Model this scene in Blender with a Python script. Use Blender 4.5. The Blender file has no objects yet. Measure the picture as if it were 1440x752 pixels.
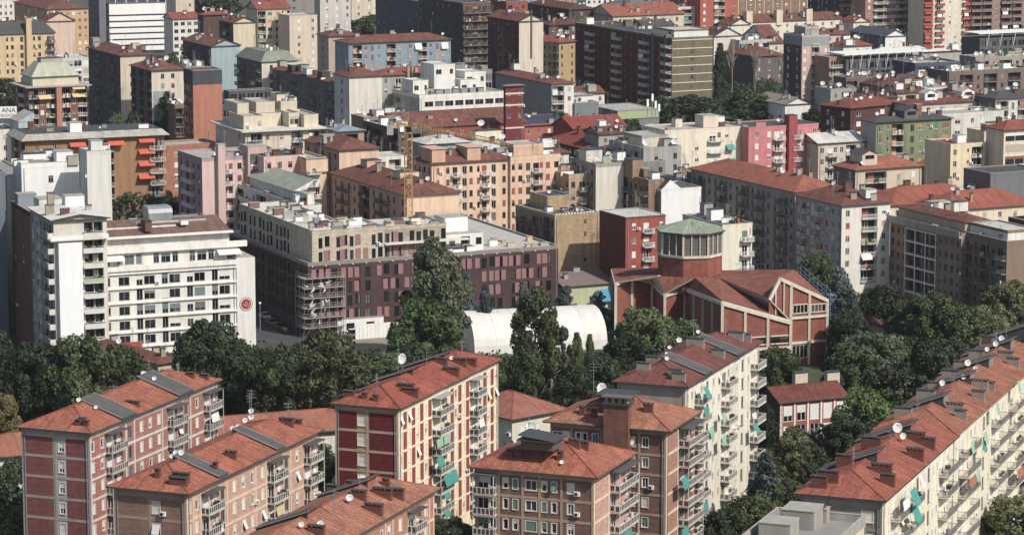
import bpy, math, random
import numpy as np
from mathutils import Vector
R = random.Random(7)
rad = math.radians
scene = bpy.context.scene
C = scene.collection
# ---------------------------------------------------------------- camera
CAM_H = 120.0
FPX = 4300.0                      # focal length in photo pixels (1440 wide)
PITCH = math.atan(696.0 / FPX)
cam_d = bpy.data.cameras.new('camera'); cam = bpy.data.objects.new('camera', cam_d); C.objects.link(cam)
cam_d.sensor_width = 36.0; cam_d.lens = 36.0 * FPX / 1440.0
cam_d.clip_start = 1.0; cam_d.clip_end = 20000.0
cam.location = (0, 0, CAM_H); cam.rotation_euler = (math.pi / 2 - PITCH, 0, 0)
scene.camera = cam
# ---------------------------------------------------------------- light
SUN_AZ, SUN_EL = 133.0, 44.0
w = bpy.data.worlds.new('World'); scene.world = w; w.use_nodes = True
nt = w.node_tree; sky = nt.nodes.new('ShaderNodeTexSky'); sky.sky_type = 'NISHITA'; sky.sun_disc = False
sky.sun_elevation = rad(SUN_EL); sky.sun_rotation = rad(SUN_AZ); sky.dust_density = 2.0
nt.links.new(sky.outputs[0], nt.nodes['Background'].inputs[0]); nt.nodes['Background'].inputs[1].default_value = 0.095
sd = bpy.data.lights.new('sun', 'SUN'); sd.energy = 4.0; sd.angle = rad(0.5); sd.color = (1.0, 0.94, 0.86)
so = bpy.data.objects.new('sun', sd); C.objects.link(so)
so.rotation_euler = Vector((-math.sin(rad(SUN_AZ)) * math.cos(rad(SUN_EL)), -math.cos(rad(SUN_AZ)) * math.cos(rad(SUN_EL)), -math.sin(rad(SUN_EL)))).to_track_quat('-Z', 'Y').to_euler()
vs = scene.view_settings; vs.view_transform = 'Standard'; vs.look = 'None'; vs.gamma = 1.0; vs.exposure = 0.1
scene.cycles.max_bounces = 5; scene.cycles.diffuse_bounces = 3; scene.cycles.glossy_bounces = 2
scene.cycles.transmission_bounces = 2; scene.cycles.transparent_max_bounces = 6
# ---------------------------------------------------------------- view geometry (true positions on the ground)
CP, SP = math.cos(PITCH), math.sin(PITCH)
def at(px, py, z):
    """world point at height z seen at photo pixel px, py"""
    x = (px - 720.0) / FPX; y = (376.0 - py) / FPX
    d = (x, CP + y * SP, -SP + y * CP)
    t = (z - CAM_H) / d[2]
    return Vector((d[0] * t, d[1] * t, z))
def along(O, d, px):
    """length along horizontal direction d from O until photo column px"""
    X = px - 720.0
    of = O.y * CP - (O.z - CAM_H) * SP
    return (X * of - FPX * O.x) / (FPX * d[0] - X * d[1] * CP)
# ---------------------------------------------------------------- materials
def lin(h):
    if not isinstance(h, str): return tuple(h)
    h = h.lstrip('#'); v = [int(h[i:i + 2], 16) / 255 for i in (0, 2, 4)]
    v = [c / 12.92 if c <= .04045 else ((c + .055) / 1.055) ** 2.4 for c in v]; g = .3 * v[0] + .6 * v[1] + .1 * v[2]
    return tuple(c * .74 + g * .26 for c in v)      # faded colour grade: every hex colour mixed part way toward its grey
_mats = {}
def _new(name):
    m = bpy.data.materials.new(name); m.use_nodes = True
    return m, m.node_tree, m.node_tree.nodes['Principled BSDF']
def _mul(c, k): return tuple(min(1, x * k) for x in c) + (1,)
def M(col, rough=.85, var=.14, scale=.35, streak=.16, spec=.25, metal=0, bump=0, brick=0):
    """painted or rendered surface: broad tone drift, rain streaks, optional brick courses (all in metres)"""
    key = ('p', col, rough, var, scale, streak, metal, bump, brick)
    if key in _mats: return _mats[key]
    m, t, p = _new('surface'); c = lin(col); N, Lk = t.nodes.new, t.links.new
    p.inputs['Roughness'].default_value = rough; p.inputs['Metallic'].default_value = metal
    p.inputs['Specular IOR Level'].default_value = spec
    tc = N('ShaderNodeTexCoord')
    n1 = N('ShaderNodeTexNoise'); n1.inputs['Scale'].default_value = scale; n1.inputs['Detail'].default_value = 6; n1.inputs['Roughness'].default_value = .65
    Lk(tc.outputs['Object'], n1.inputs['Vector'])
    r1 = N('ShaderNodeValToRGB'); r1.color_ramp.elements[0].position = .3; r1.color_ramp.elements[1].position = .7
    r1.color_ramp.elements[0].color = _mul(c, 1 - var); r1.color_ramp.elements[1].color = _mul(c, 1 + var * .8)
    Lk(n1.outputs['Fac'], r1.inputs['Fac']); out = r1.outputs['Color']
    if streak:
        mp = N('ShaderNodeMapping'); mp.inputs['Scale'].default_value = (.8, .07, 1); Lk(tc.outputs['UV'], mp.inputs['Vector'])
        n2 = N('ShaderNodeTexNoise'); n2.inputs['Scale'].default_value = 1; n2.inputs['Detail'].default_value = 5; Lk(mp.outputs[0], n2.inputs['Vector'])
        r2 = N('ShaderNodeValToRGB'); r2.color_ramp.elements[0].position = .35; r2.color_ramp.elements[1].position = .6
        g = 1 - streak * 1.5; r2.color_ramp.elements[0].color = (g, g, g * .97, 1); r2.color_ramp.elements[1].color = (1, 1, 1, 1)
        Lk(n2.outputs['Fac'], r2.inputs['Fac'])
        mx = N('ShaderNodeMix'); mx.data_type = 'RGBA'; mx.blend_type = 'MULTIPLY'; mx.inputs[0].default_value = 1
        Lk(out, mx.inputs[6]); Lk(r2.outputs['Color'], mx.inputs[7]); out = mx.outputs[2]
    if brick:
        b = N('ShaderNodeTexBrick'); b.inputs['Scale'].default_value = 1; b.inputs['Brick Width'].default_value = .5 * brick; b.inputs['Row Height'].default_value = .17 * brick
        b.inputs['Mortar Size'].default_value = .018 * brick; b.inputs['Color1'].default_value = (1, 1, 1, 1); b.inputs['Color2'].default_value = (.74, .72, .7, 1); b.inputs['Mortar'].default_value = (.7, .7, .68, 1)
        Lk(tc.outputs['UV'], b.inputs['Vector'])
        mx = N('ShaderNodeMix'); mx.data_type = 'RGBA'; mx.blend_type = 'MULTIPLY'; mx.inputs[0].default_value = 1
        Lk(out, mx.inputs[6]); Lk(b.outputs['Color'], mx.inputs[7]); out = mx.outputs[2]
    Lk(out, p.inputs['Base Color']); _mats[key] = m
    return m
def TILE(col, var=.3, patch=.25):
    """clay roof tiles: courses and pans by UV in metres, weathered patches"""
    key = ('t', col, var, patch)
    if key in _mats: return _mats[key]
    m, t, p = _new('roof_tiles'); c = lin(col); N, Lk = t.nodes.new, t.links.new
    p.inputs['Roughness'].default_value = .85; p.inputs['Specular IOR Level'].default_value = .2
    tc = N('ShaderNodeTexCoord')
    b = N('ShaderNodeTexBrick'); b.inputs['Scale'].default_value = 1; b.inputs['Brick Width'].default_value = .30; b.inputs['Row Height'].default_value = .42; b.offset = 0.0
    b.inputs['Mortar Size'].default_value = .05; b.inputs['Mortar Smooth'].default_value = .6; b.inputs['Bias'].default_value = 0
    b.inputs['Color1'].default_value = _mul(c, 1 + var * .45); b.inputs['Color2'].default_value = _mul(c, 1 - var * .55); b.inputs['Mortar'].default_value = _mul(c, .5)
    Lk(tc.outputs['UV'], b.inputs['Vector'])
    n = N('ShaderNodeTexNoise'); n.inputs['Scale'].default_value = .45; n.inputs['Detail'].default_value = 8; n.inputs['Roughness'].default_value = .7; Lk(tc.outputs['Object'], n.inputs['Vector'])
    r = N('ShaderNodeValToRGB'); r.color_ramp.elements[0].position = .32; r.color_ramp.elements[1].position = .68
    k = 1 - patch; r.color_ramp.elements[0].color = (k, k * 1.02, k * 1.03, 1); r.color_ramp.elements[1].color = (1 + patch * .4, 1 + patch * .4, 1 + patch * .42, 1)
    Lk(n.outputs['Fac'], r.inputs['Fac'])
    mp = N('ShaderNodeMapping'); mp.inputs['Scale'].default_value = (1.1, .16, 1); Lk(tc.outputs['UV'], mp.inputs['Vector'])
    n2 = N('ShaderNodeTexNoise'); n2.inputs['Scale'].default_value = 1; n2.inputs['Detail'].default_value = 6; n2.inputs['Roughness'].default_value = .7; Lk(mp.outputs[0], n2.inputs['Vector'])
    r2 = N('ShaderNodeValToRGB'); r2.color_ramp.elements[0].position = .36; r2.color_ramp.elements[1].position = .58; r2.color_ramp.elements[0].color = (.7, .72, .72, 1); r2.color_ramp.elements[1].color = (1.05, 1.04, 1.03, 1); Lk(n2.outputs['Fac'], r2.inputs['Fac'])
    vo = N('ShaderNodeTexVoronoi'); vo.inputs['Scale'].default_value = .35; Lk(tc.outputs['UV'], vo.inputs['Vector'])
    r3 = N('ShaderNodeValToRGB'); r3.color_ramp.interpolation = 'CONSTANT'; r3.color_ramp.elements[0].color = (1, 1, 1, 1); r3.color_ramp.elements[1].position = .8; r3.color_ramp.elements[1].color = (1.07, 1.06, 1.05, 1); e = r3.color_ramp.elements.new(.18); e.color = (.97, .98, 1, 1); Lk(vo.outputs['Color'], r3.inputs['Fac'])
    mx0 = N('ShaderNodeMix'); mx0.data_type = 'RGBA'; mx0.blend_type = 'MULTIPLY'; mx0.inputs[0].default_value = 1; Lk(r2.outputs['Color'], mx0.inputs[6]); Lk(r3.outputs['Color'], mx0.inputs[7])
    mx1 = N('ShaderNodeMix'); mx1.data_type = 'RGBA'; mx1.blend_type = 'MULTIPLY'; mx1.inputs[0].default_value = 1; Lk(b.outputs['Color'], mx1.inputs[6]); Lk(mx0.outputs[2], mx1.inputs[7])
    mx = N('ShaderNodeMix'); mx.data_type = 'RGBA'; mx.blend_type = 'MULTIPLY'; mx.inputs[0].default_value = 1
    Lk(mx1.outputs[2], mx.inputs[6]); Lk(r.outputs['Color'], mx.inputs[7]); Lk(mx.outputs[2], p.inputs['Base Color'])
    bp = N('ShaderNodeBump'); bp.inputs['Strength'].default_value = .5; bp.inputs['Distance'].default_value = .08; Lk(b.outputs['Fac'], bp.inputs['Height']); bp.invert = True
    Lk(bp.outputs[0], p.inputs['Normal'])
    _mats[key] = m
    return m
def SHEET(col, pitch=.55, rough=.55):
    """standing-seam metal sheet"""
    key = ('s', col, pitch, rough)
    if key in _mats: return _mats[key]
    m, t, p = _new('sheet_metal'); c = lin(col); N, Lk = t.nodes.new, t.links.new
    p.inputs['Roughness'].default_value = rough; p.inputs['Specular IOR Level'].default_value = .35
    tc = N('ShaderNodeTexCoord'); b = N('ShaderNodeTexBrick'); b.offset = 0
    b.inputs['Scale'].default_value = 1; b.inputs['Brick Width'].default_value = pitch; b.inputs['Row Height'].default_value = 30; b.inputs['Mortar Size'].default_value = .04
    b.inputs['Color1'].default_value = _mul(c, 1.06); b.inputs['Color2'].default_value = _mul(c, .9); b.inputs['Mortar'].default_value = _mul(c, .72); Lk(tc.outputs['UV'], b.inputs['Vector'])
    n = N('ShaderNodeTexNoise'); n.inputs['Scale'].default_value = .5; n.inputs['Detail'].default_value = 6; Lk(tc.outputs['Object'], n.inputs['Vector'])
    r = N('ShaderNodeValToRGB'); r.color_ramp.elements[0].position = .3; r.color_ramp.elements[1].position = .7
    r.color_ramp.elements[0].color = (.78, .77, .75, 1); r.color_ramp.elements[1].color = (1.05, 1.05, 1.05, 1); Lk(n.outputs['Fac'], r.inputs['Fac'])
    mx = N('ShaderNodeMix'); mx.data_type = 'RGBA'; mx.blend_type = 'MULTIPLY'; mx.inputs[0].default_value = 1
    Lk(b.outputs['Color'], mx.inputs[6]); Lk(r.outputs['Color'], mx.inputs[7]); Lk(mx.outputs[2], p.inputs['Base Color']); _mats[key] = m
    return m
def GLASS():
    if 'g' in _mats: return _mats['g']
    m, t, p = _new('window_glass'); N, Lk = t.nodes.new, t.links.new
    ge = N('ShaderNodeNewGeometry'); mp = N('ShaderNodeMapping'); mp.inputs['Scale'].default_value = (.33, .33, .33); Lk(ge.outputs['Position'], mp.inputs['Vector'])
    oi = N('ShaderNodeTexWhiteNoise'); sn = N('ShaderNodeVectorMath'); sn.operation = 'FLOOR'; Lk(mp.outputs[0], sn.inputs[0]); Lk(sn.outputs[0], oi.inputs['Vector'])
    r = N('ShaderNodeValToRGB'); r.color_ramp.elements[0].color = (.006, .007, .009, 1); r.color_ramp.elements[1].color = (.16, .165, .16, 1); e = r.color_ramp.elements.new(.72); e.color = (.03, .033, .036, 1)
    Lk(oi.outputs['Value'], r.inputs['Fac']); Lk(r.outputs['Color'], p.inputs['Base Color'])
    p.inputs['Roughness'].default_value = .12; p.inputs['Specular IOR Level'].default_value = .4
    _mats['g'] = m
    return m
def LEAF(c1, c2):
    key = ('l', c1, c2)
    if key in _mats: return _mats[key]
    m, t, p = _new('foliage'); N, Lk = t.nodes.new, t.links.new
    p.inputs['Roughness'].default_value = .6; p.inputs['Specular IOR Level'].default_value = .2
    tc = N('ShaderNodeTexCoord'); n = N('ShaderNodeTexNoise'); n.inputs['Scale'].default_value = .55; n.inputs['Detail'].default_value = 5; Lk(tc.outputs['Object'], n.inputs['Vector'])
    oi = N('ShaderNodeObjectInfo'); ad = N('ShaderNodeMath'); ad.operation = 'MULTIPLY_ADD'; ad.inputs[1].default_value = .3; Lk(oi.outputs['Random'], ad.inputs[0]); Lk(n.outputs['Fac'], ad.inputs[2])
    r = N('ShaderNodeValToRGB'); r.color_ramp.elements[0].position = .45; r.color_ramp.elements[1].position = .8
    r.color_ramp.elements[0].color = lin(c1) + (1,); r.color_ramp.elements[1].color = lin(c2) + (1,); Lk(ad.outputs[0], r.inputs['Fac'])
    Lk(r.outputs['Color'], p.inputs['Base Color'])
    tr = N('ShaderNodeBsdfTranslucent'); Lk(r.outputs['Color'], tr.inputs['Color']); mx = N('ShaderNodeMixShader'); mx.inputs[0].default_value = .22
    Lk(p.outputs[0], mx.inputs[1]); Lk(tr.outputs[0], mx.inputs[2]); Lk(mx.outputs[0], t.nodes['Material Output'].inputs['Surface'])
    _mats[key] = m
    return m
G = GLASS()
WHITE = M('#e6e5e0', .6, .06, .8, 0); SHUT = M('#dcdcd6', .6, .08, .8, .05); DARK = M('#2b2b2d', .7, .1, 1, 0)
CONC = M('#a9a59c', .9, .15, .5, .1); GUT = SHEET('#4c4e50'); GREYSHEET = SHEET('#5d5d5b', .55, .75); CHIM = M('#9c9384', .9, .15, .8, .12)
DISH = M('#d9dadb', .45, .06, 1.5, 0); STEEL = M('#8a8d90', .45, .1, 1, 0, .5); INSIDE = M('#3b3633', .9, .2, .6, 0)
# ---------------------------------------------------------------- mesh builder
class MB:
    def __init__(s): s.v = []; s.f = []; s.m = []; s.mats = []
    def mi(s, mat):
        if mat not in s.mats: s.mats.append(mat)
        return s.mats.index(mat)
    def poly(s, pts, mat):
        n = len(s.v); s.v.extend(tuple(p) for p in pts); s.f.append(tuple(range(n, n + len(pts)))); s.m.append(s.mi(mat))
    def box(s, x0, y0, z0, x1, y1, z1, mat, top=None, skip=''):
        p = [(x0, y0, z0), (x1, y0, z0), (x1, y1, z0), (x0, y1, z0), (x0, y0, z1), (x1, y0, z1), (x1, y1, z1), (x0, y1, z1)]
        n = len(s.v); s.v.extend(p)
        for k, f in (('b', (3, 2, 1, 0)), ('t', (4, 5, 6, 7)), ('f', (0, 1, 5, 4)), ('r', (1, 2, 6, 5)), ('k', (2, 3, 7, 6)), ('l', (3, 0, 4, 7))):
            if k in skip: continue
            s.f.append(tuple(n + i for i in f)); s.m.append(s.mi(top if (k == 't' and top) else mat))
    def beam(s, a, b, w, h, mat):
        """square bar from a to b"""
        a, b = Vector(a), Vector(b); d = (b - a).normalized()
        u = d.cross(Vector((0, 0, 1)))
        if u.length < 1e-3: u = Vector((1, 0, 0))
        u.normalize(); v = u.cross(d).normalized(); n = len(s.v)
        for q in (a, b):
            for i, j in ((-1, -1), (1, -1), (1, 1), (-1, 1)): s.v.append(tuple(q + u * (i * w / 2) + v * (j * h / 2)))
        k = s.mi(mat)
        for f in ((0, 1, 5, 4), (1, 2, 6, 5), (2, 3, 7, 6), (3, 0, 4, 7), (3, 2, 1, 0), (4, 5, 6, 7)): s.f.append(tuple(n + i for i in f)); s.m.append(k)
    def tube(s, a, b, r0, r1, mat, n=6, cap=True):
        a, b = Vector(a), Vector(b); d = (b - a).normalized(); u = d.orthogonal().normalized(); v = d.cross(u); k = len(s.v)
        for q, r in ((a, r0), (b, r1)):
            for i in range(n):
                t = 2 * math.pi * i / n; s.v.append(tuple(q + u * (math.cos(t) * r) + v * (math.sin(t) * r)))
        mi = s.mi(mat)
        for i in range(n): s.f.append((k + i, k + (i + 1) % n, k + n + (i + 1) % n, k + n + i)); s.m.append(mi)
        if cap: s.f.append(tuple(k + n + i for i in range(n))); s.m.append(mi)
    def mesh(s, name):
        me = bpy.data.meshes.new(name); me.from_pydata(s.v, [], s.f)
        for mt in s.mats: me.materials.append(mt)
        if len(s.mats) > 1: me.polygons.foreach_set('material_index', s.m)
        # box UVs in metres: u level, v up the slope
        nl = len(me.loops)
        if nl:
            co = np.array(s.v, dtype=np.float64)
            nrm = np.zeros(len(me.polygons) * 3); me.polygons.foreach_get('normal', nrm); nrm = nrm.reshape(-1, 3)
            tot = np.zeros(len(me.polygons), dtype=np.int64); me.polygons.foreach_get('loop_total', tot)
            ln = np.repeat(nrm, tot, axis=0); vi = np.zeros(nl, dtype=np.int64); me.loops.foreach_get('vertex_index', vi)
            t = np.stack([-ln[:, 1], ln[:, 0], np.zeros(nl)], 1); L = np.linalg.norm(t, axis=1); fl = L < .05
            t[fl] = (1, 0, 0); L[fl] = 1; t /= L[:, None]; b = np.cross(ln, t); P = co[vi]
            uv = np.stack([(P * t).sum(1), (P * b).sum(1)], 1).astype(np.float32)
            me.uv_layers.new(name='UVMap').data.foreach_set('uv', uv.ravel())
        return me
    def build(s, name, parent=None, kind=None, label=None):
        if not s.f: return None
        return link(name, s.mesh(name), parent, kind=kind, label=label)
def link(name, me, parent=None, loc=None, rz=0, kind=None, label=None, cat=None, group=None, scale=None):
    o = bpy.data.objects.new(name, me); C.objects.link(o)
    if parent: o.parent = parent
    if loc is not None: o.location = loc
    if rz: o.rotation_euler = (0, 0, rz)
    if scale is not None: o.scale = scale
    return tag(o, label, cat, group, kind)
def tag(o, label=None, cat=None, group=None, kind=None):
    for k, v in (('label', label), ('category', cat), ('group', group), ('kind', kind)):
        if v: o[k] = v
    return o
def thing(name, label, cat, loc=(0, 0, 0), rz=0, group=None):
    return link(name, None, None, loc, rz, None, label, cat, group)
_mc = {}
def cached(key, fn):
    if key not in _mc: _mc[key] = fn()
    return _mc[key]
# ---------------------------------------------------------------- windows, balconies (face frame: x along the wall, -y outward, z up)
PALS = []
class Pal:
    def __init__(s, frame=WHITE, shut=(SHUT,), p=(.45, .3, .25), leaf=None, surround=None, tilt=0., rail='bar', railm=None, slab=CONC, infill=None, glass=G):
        PALS.append(s); s.frame, s.shut, s.p, s.leaf, s.surround, s.tilt, s.rail, s.railm, s.slab, s.infill, s.glass = frame, shut, p, leaf, surround, tilt, rail, railm or WHITE, slab, infill or DARK, glass
def win_frame(mb, w, h, pal, detail):
    f = pal.frame; a = .07; y0, y1 = .06, .16
    if detail:
        mb.box(-w / 2, y0, 0, w / 2, y1, a, f); mb.box(-w / 2, y0, h - a, w / 2, y1, h, f)
        mb.box(-w / 2, y0, a, -w / 2 + a, y1, h - a, f); mb.box(w / 2 - a, y0, a, w / 2, y1, h - a, f)
        if w > .8: mb.box(-.045, y0 + .01, a, .045, y1 - .01, h - a, f)
        mb.box(-w / 2 - .1, -.1, -.09, w / 2 + .1, .16, 0, pal.surround or f)
        if pal.surround:
            c = pal.surround; mb.box(-w / 2 - .12, -.04, 0, -w / 2, .06, h + .12, c); mb.box(w / 2, -.04, 0, w / 2 + .12, .06, h + .12, c); mb.box(-w / 2, -.04, h, w / 2, .06, h + .12, c)
    else:
        mb.box(-w / 2 - .06, -.06, -.1, w / 2 + .06, .14, 0, pal.surround or f, skip='bk')
        if w > .8: mb.box(-.05, y0, 0, .05, .14, h, f, skip='tbk')
        mb.box(-w / 2, y0, 0, -w / 2 + .08, .14, h, f, skip='tbk'); mb.box(w / 2 - .08, y0, 0, w / 2, .14, h, f, skip='tbk')
def pane_mb(w, h, pal):
    mb = MB(); mb.poly([(-w / 2, .145, 0), (w / 2, .145, 0), (w / 2, .145, h), (-w / 2, .145, h)], pal.glass); return mb
def shutter_mb(w, h, down, mat):
    mb = MB(); n = max(2, int(h * down / .3)); hh = h * down / n
    for i in range(n): mb.box(-w / 2 + .03, .03 + (.012 if i % 2 else 0), h - (i + 1) * hh, w / 2 - .03, .1, h - i * hh, mat, skip='k')
    return mb
def tilt_mb(w, h, mat):
    mb = MB(); o = .55; t = .04
    mb.poly([(-w / 2, -.03, h), (-w / 2, -o, h * .22), (w / 2, -o, h * .22), (w / 2, -.03, h)], mat)
    mb.poly([(-w / 2, -.03 + t, h - .03), (w / 2, -.03 + t, h - .03), (w / 2, -o + t, h * .22 - .03), (-w / 2, -o + t, h * .22 - .03)], mat)
    mb.poly([(-w / 2, -o, h * .22), (-w / 2, -o + t, h * .22 - .03), (w / 2, -o + t, h * .22 - .03), (w / 2, -o, h * .22)], mat)
    return mb
def add_window(b, pos, rz, w, h, pal, rnd, lod, stuff, name='window'):
    w = round(w, 1); h = round(h, 1)
    r = rnd.random(); down = 0
    if r < pal.p[0]: down = 1
    elif r < pal.p[0] + pal.p[1]: down = rnd.choice((.35, .5, .65))
    sh = rnd.choice(pal.shut); tl = rnd.random() < pal.tilt
    if lod == 0:
        o = link(name, cached((name, 'f', w, h, id(pal)), lambda: (lambda mb: (win_frame(mb, w, h, pal, True), mb.mesh(name))[1])(MB())), b.root, pos, rz)
        if down < 1: link('pane', cached(('p', w, h, id(pal)), lambda: pane_mb(w, h, pal).mesh('pane')), o)
        if tl: link('shutter', cached(('t', w, h, sh), lambda: tilt_mb(w, h, sh).mesh('shutter')), o)
        elif down: link('roller_shutter', cached(('s', w, h, down, sh), lambda: shutter_mb(w, h, down, sh).mesh('roller_shutter')), o)
        return
    key = (name, 1, w, h, down, sh, id(pal), lod)
    def mk():
        mb = MB(); win_frame(mb, w, h, pal, False)
        if down < 1: mb.poly([(-w / 2, .145, 0), (w / 2, .145, 0), (w / 2, .145, h), (-w / 2, .145, h)], pal.glass)
        if down: mb.box(-w / 2 + .02, .04, h - h * down, w / 2 - .02, .12, h, sh, skip='kt')
        if pal.leaf and not down:
            mb.box(-w / 2 - w * .48, -.06, 0, -w / 2 - .02, -.002, h, pal.leaf, skip='k'); mb.box(w / 2 + .02, -.06, 0, w / 2 + w * .48, -.002, h, pal.leaf, skip='k')
        return mb
    if stuff is None: link(name, cached(key, lambda: mk().mesh(name)), b.root, pos, rz)
    else: merge(stuff, cached(key + ('mb',), mk), pos, rz)
def wall_ac():
    mb = MB(); mb.box(-.4, -.4, 0, .4, -.05, .6, WHITE); mb.box(-.3, -.42, .08, .1, -.4, .5, DARK); return mb.mesh('air_conditioner')
def merge(dst, src, pos, rz):
    n = len(dst.v); c, s = math.cos(rz), math.sin(rz)
    dst.v.extend((pos[0] + x * c - y * s, pos[1] + x * s + y * c, pos[2] + z) for x, y, z in src.v)
    mp = [dst.mi(m) for m in src.mats]
    dst.f.extend(tuple(n + i for i in f) for f in src.f); dst.m.extend(mp[k] for k in src.m)
def rail_mb(w, d, pal, lod, side=True):
    """railing round three sides of a balcony, w wide, d deep"""
    mb = MB(); h = 1.0; fr = pal.railm; st = pal.rail
    if st == 'solid':
        mb.box(-w / 2, -d, 0, w / 2, -d + .12, h, fr)
        mb.box(-w / 2, -d + .12, 0, -w / 2 + .12, 0, h, fr); mb.box(w / 2 - .12, -d + .12, 0, w / 2, 0, h, fr)
        return mb
    t = .06
    def run(p, q):
        p, q = Vector(p), Vector(q); L = (q - p).length; u = (q - p) / L
        mb.beam(p + Vector((0, 0, h)), q + Vector((0, 0, h)), .07, .07, fr); mb.beam(p + Vector((0, 0, .1)), q + Vector((0, 0, .1)), .06, .06, fr)
        if st == 'panel':
            n = max(1, round(L / .62)); s = L / n
            for i in range(n):
                a = p + u * (i * s + .09); e = p + u * ((i + 1) * s - .09)
                mb.beam(a + Vector((0, 0, .53)), e + Vector((0, 0, .53)), .03, .7, pal.infill)
            for i in range(n + 1): mb.beam(p + u * (i * s), p + u * (i * s) + Vector((0, 0, h)), .1, .09, fr)
        else:
            n = max(2, round(L / (.16 if lod == 0 else .3)))
            for i in range(n + 1): mb.beam(p + u * (i * L / n), p + u * (i * L / n) + Vector((0, 0, h)), .035 if lod == 0 else .06, .035 if lod == 0 else .06, fr)
    o = .05
    run((-w / 2 + o, -d + o, 0), (w / 2 - o, -d + o, 0)); run((-w / 2 + o, 0, 0), (-w / 2 + o, -d + o, 0)); run((w / 2 - o, -d + o, 0), (w / 2 - o, 0, 0))
    return mb
def add_balcony(b, pos, rz, w, d, pal, lod, stuff, rnd):
    w = round(w, 1)
    if lod == 0:
        def slab(): mb = MB(); mb.box(-w / 2, -d, -.18, w / 2, 0, 0, pal.slab); return mb.mesh('balcony')
        o = link('balcony', cached(('bs', w, d, id(pal)), slab), b.root, pos, rz)
        link('railing', cached(('br', w, d, id(pal)), lambda: rail_mb(w, d, pal, 0).mesh('railing')), o, kind='stuff')
        if rnd.random() < .14: hang(o, w, d, rnd)
        if rnd.random() < .7: link('balcony_clutter', clutter_mesh(rnd.randrange(9)), o, (rnd.uniform(-.3, .3) * w, -d * .55, 0), kind='stuff')
        return o
    def mk():
        mb = MB(); mb.box(-w / 2, -d, -.18, w / 2, 0, 0, pal.slab); merge(mb, rail_mb(w, d, pal, lod), (0, 0, 0), 0); return mb
    if stuff is None and rnd.random() < .45: link('balcony_clutter', clutter_mesh(rnd.randrange(9)), b.root, (pos[0] + math.sin(rz) * d * .5, pos[1] - math.cos(rz) * d * .5, pos[2]), rz, kind='stuff')
    if stuff is not None:
        rc = rnd.random()
        if rc < .3: i = rnd.randrange(9); clutter_mesh(i); merge(stuff, _mc[('clutmb', i)], (pos[0] + math.sin(rz) * d * .5, pos[1] - math.cos(rz) * d * .5, pos[2]), rz)
        elif rc < .42: merge(stuff, hang_mb(w, d, rnd.choice(HANG)()), pos, rz)
    if stuff is None: link('balcony', cached(('bm', w, d, id(pal), lod), lambda: mk().mesh('balcony')), b.root, pos, rz)
    else: merge(stuff, cached(('bmm', w, d, id(pal), lod), mk), pos, rz)
HANG = [lambda: M('#2f9c92', .7, .1, 1, .1), lambda: M('#8fc0a0', .7, .12, 1, .1), lambda: M('#e4e2da', .7, .08, 1, .05), lambda: M('#c9b07a', .7, .1, 1, .05), lambda: M('#e4e2da', .7, .08, 1, .05), lambda: M('#b06a4a', .7, .1, 1, .05)]
def hang_mb(w, d, mat):
    mb = MB(); mb.poly([(-w * .42, -d - .02, 2.55), (-w * .42, -d - .25, 1.25), (w * .1, -d - .25, 1.25), (w * .1, -d - .02, 2.55)], mat); mb.poly([(-w * .42, -d + .02, 2.55), (w * .1, -d + .02, 2.55), (w * .1, -d - .21, 1.25), (-w * .42, -d - .21, 1.25)], mat)
    mb.beam((-w * .42, -d - .02, 2.58), (w * .1, -d - .02, 2.58), .06, .06, STEEL); return mb
def hang(o, w, d, rnd):
    m = rnd.choice(HANG)(); link('sun_blind', cached(('hang', w, d, m), lambda: hang_mb(w, d, m).mesh('sun_blind')), o, (0, 0, 0))
def clutter_mesh(i):
    def mk():
        rr = random.Random(i + 50); mb = MB(); cols = [M('#d8d4cc', .8, .1, 1, 0), M('#7c8a5a', .8, .3, 2, 0), M('#b8604a', .8, .2, 1, 0), M('#6d7884', .8, .1, 1, 0), M('#e8e6e0', .8, .1, 1, 0)]
        for _ in range(rr.randint(3, 6)):
            x = rr.uniform(-.9, .9); y = rr.uniform(-.35, .3); s = rr.uniform(.12, .3)
            mb.box(x - s, y - s * .8, 0, x + s, y + s * .8, rr.uniform(.3, 1.3), rr.choice(cols))
        if i % 2 == 0:
            for _ in range(34):
                p = Vector((rr.uniform(-.5, .5), rr.uniform(-.55, -.1), rr.uniform(.5, 1.4))); u = Vector((rr.uniform(-1, 1), rr.uniform(-1, 1), rr.uniform(-1, 1))) * .22; v = Vector((rr.uniform(-1, 1), rr.uniform(-1, 1), rr.uniform(-1, 1))) * .22
                mb.poly([p - u, p - v, p + u, p + v], LEAF('#3d4a26', '#5d6b38'))
        _mc[('clutmb', i)] = mb
        return mb.mesh('balcony_clutter')
    return cached(('clut', i), mk)
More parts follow.
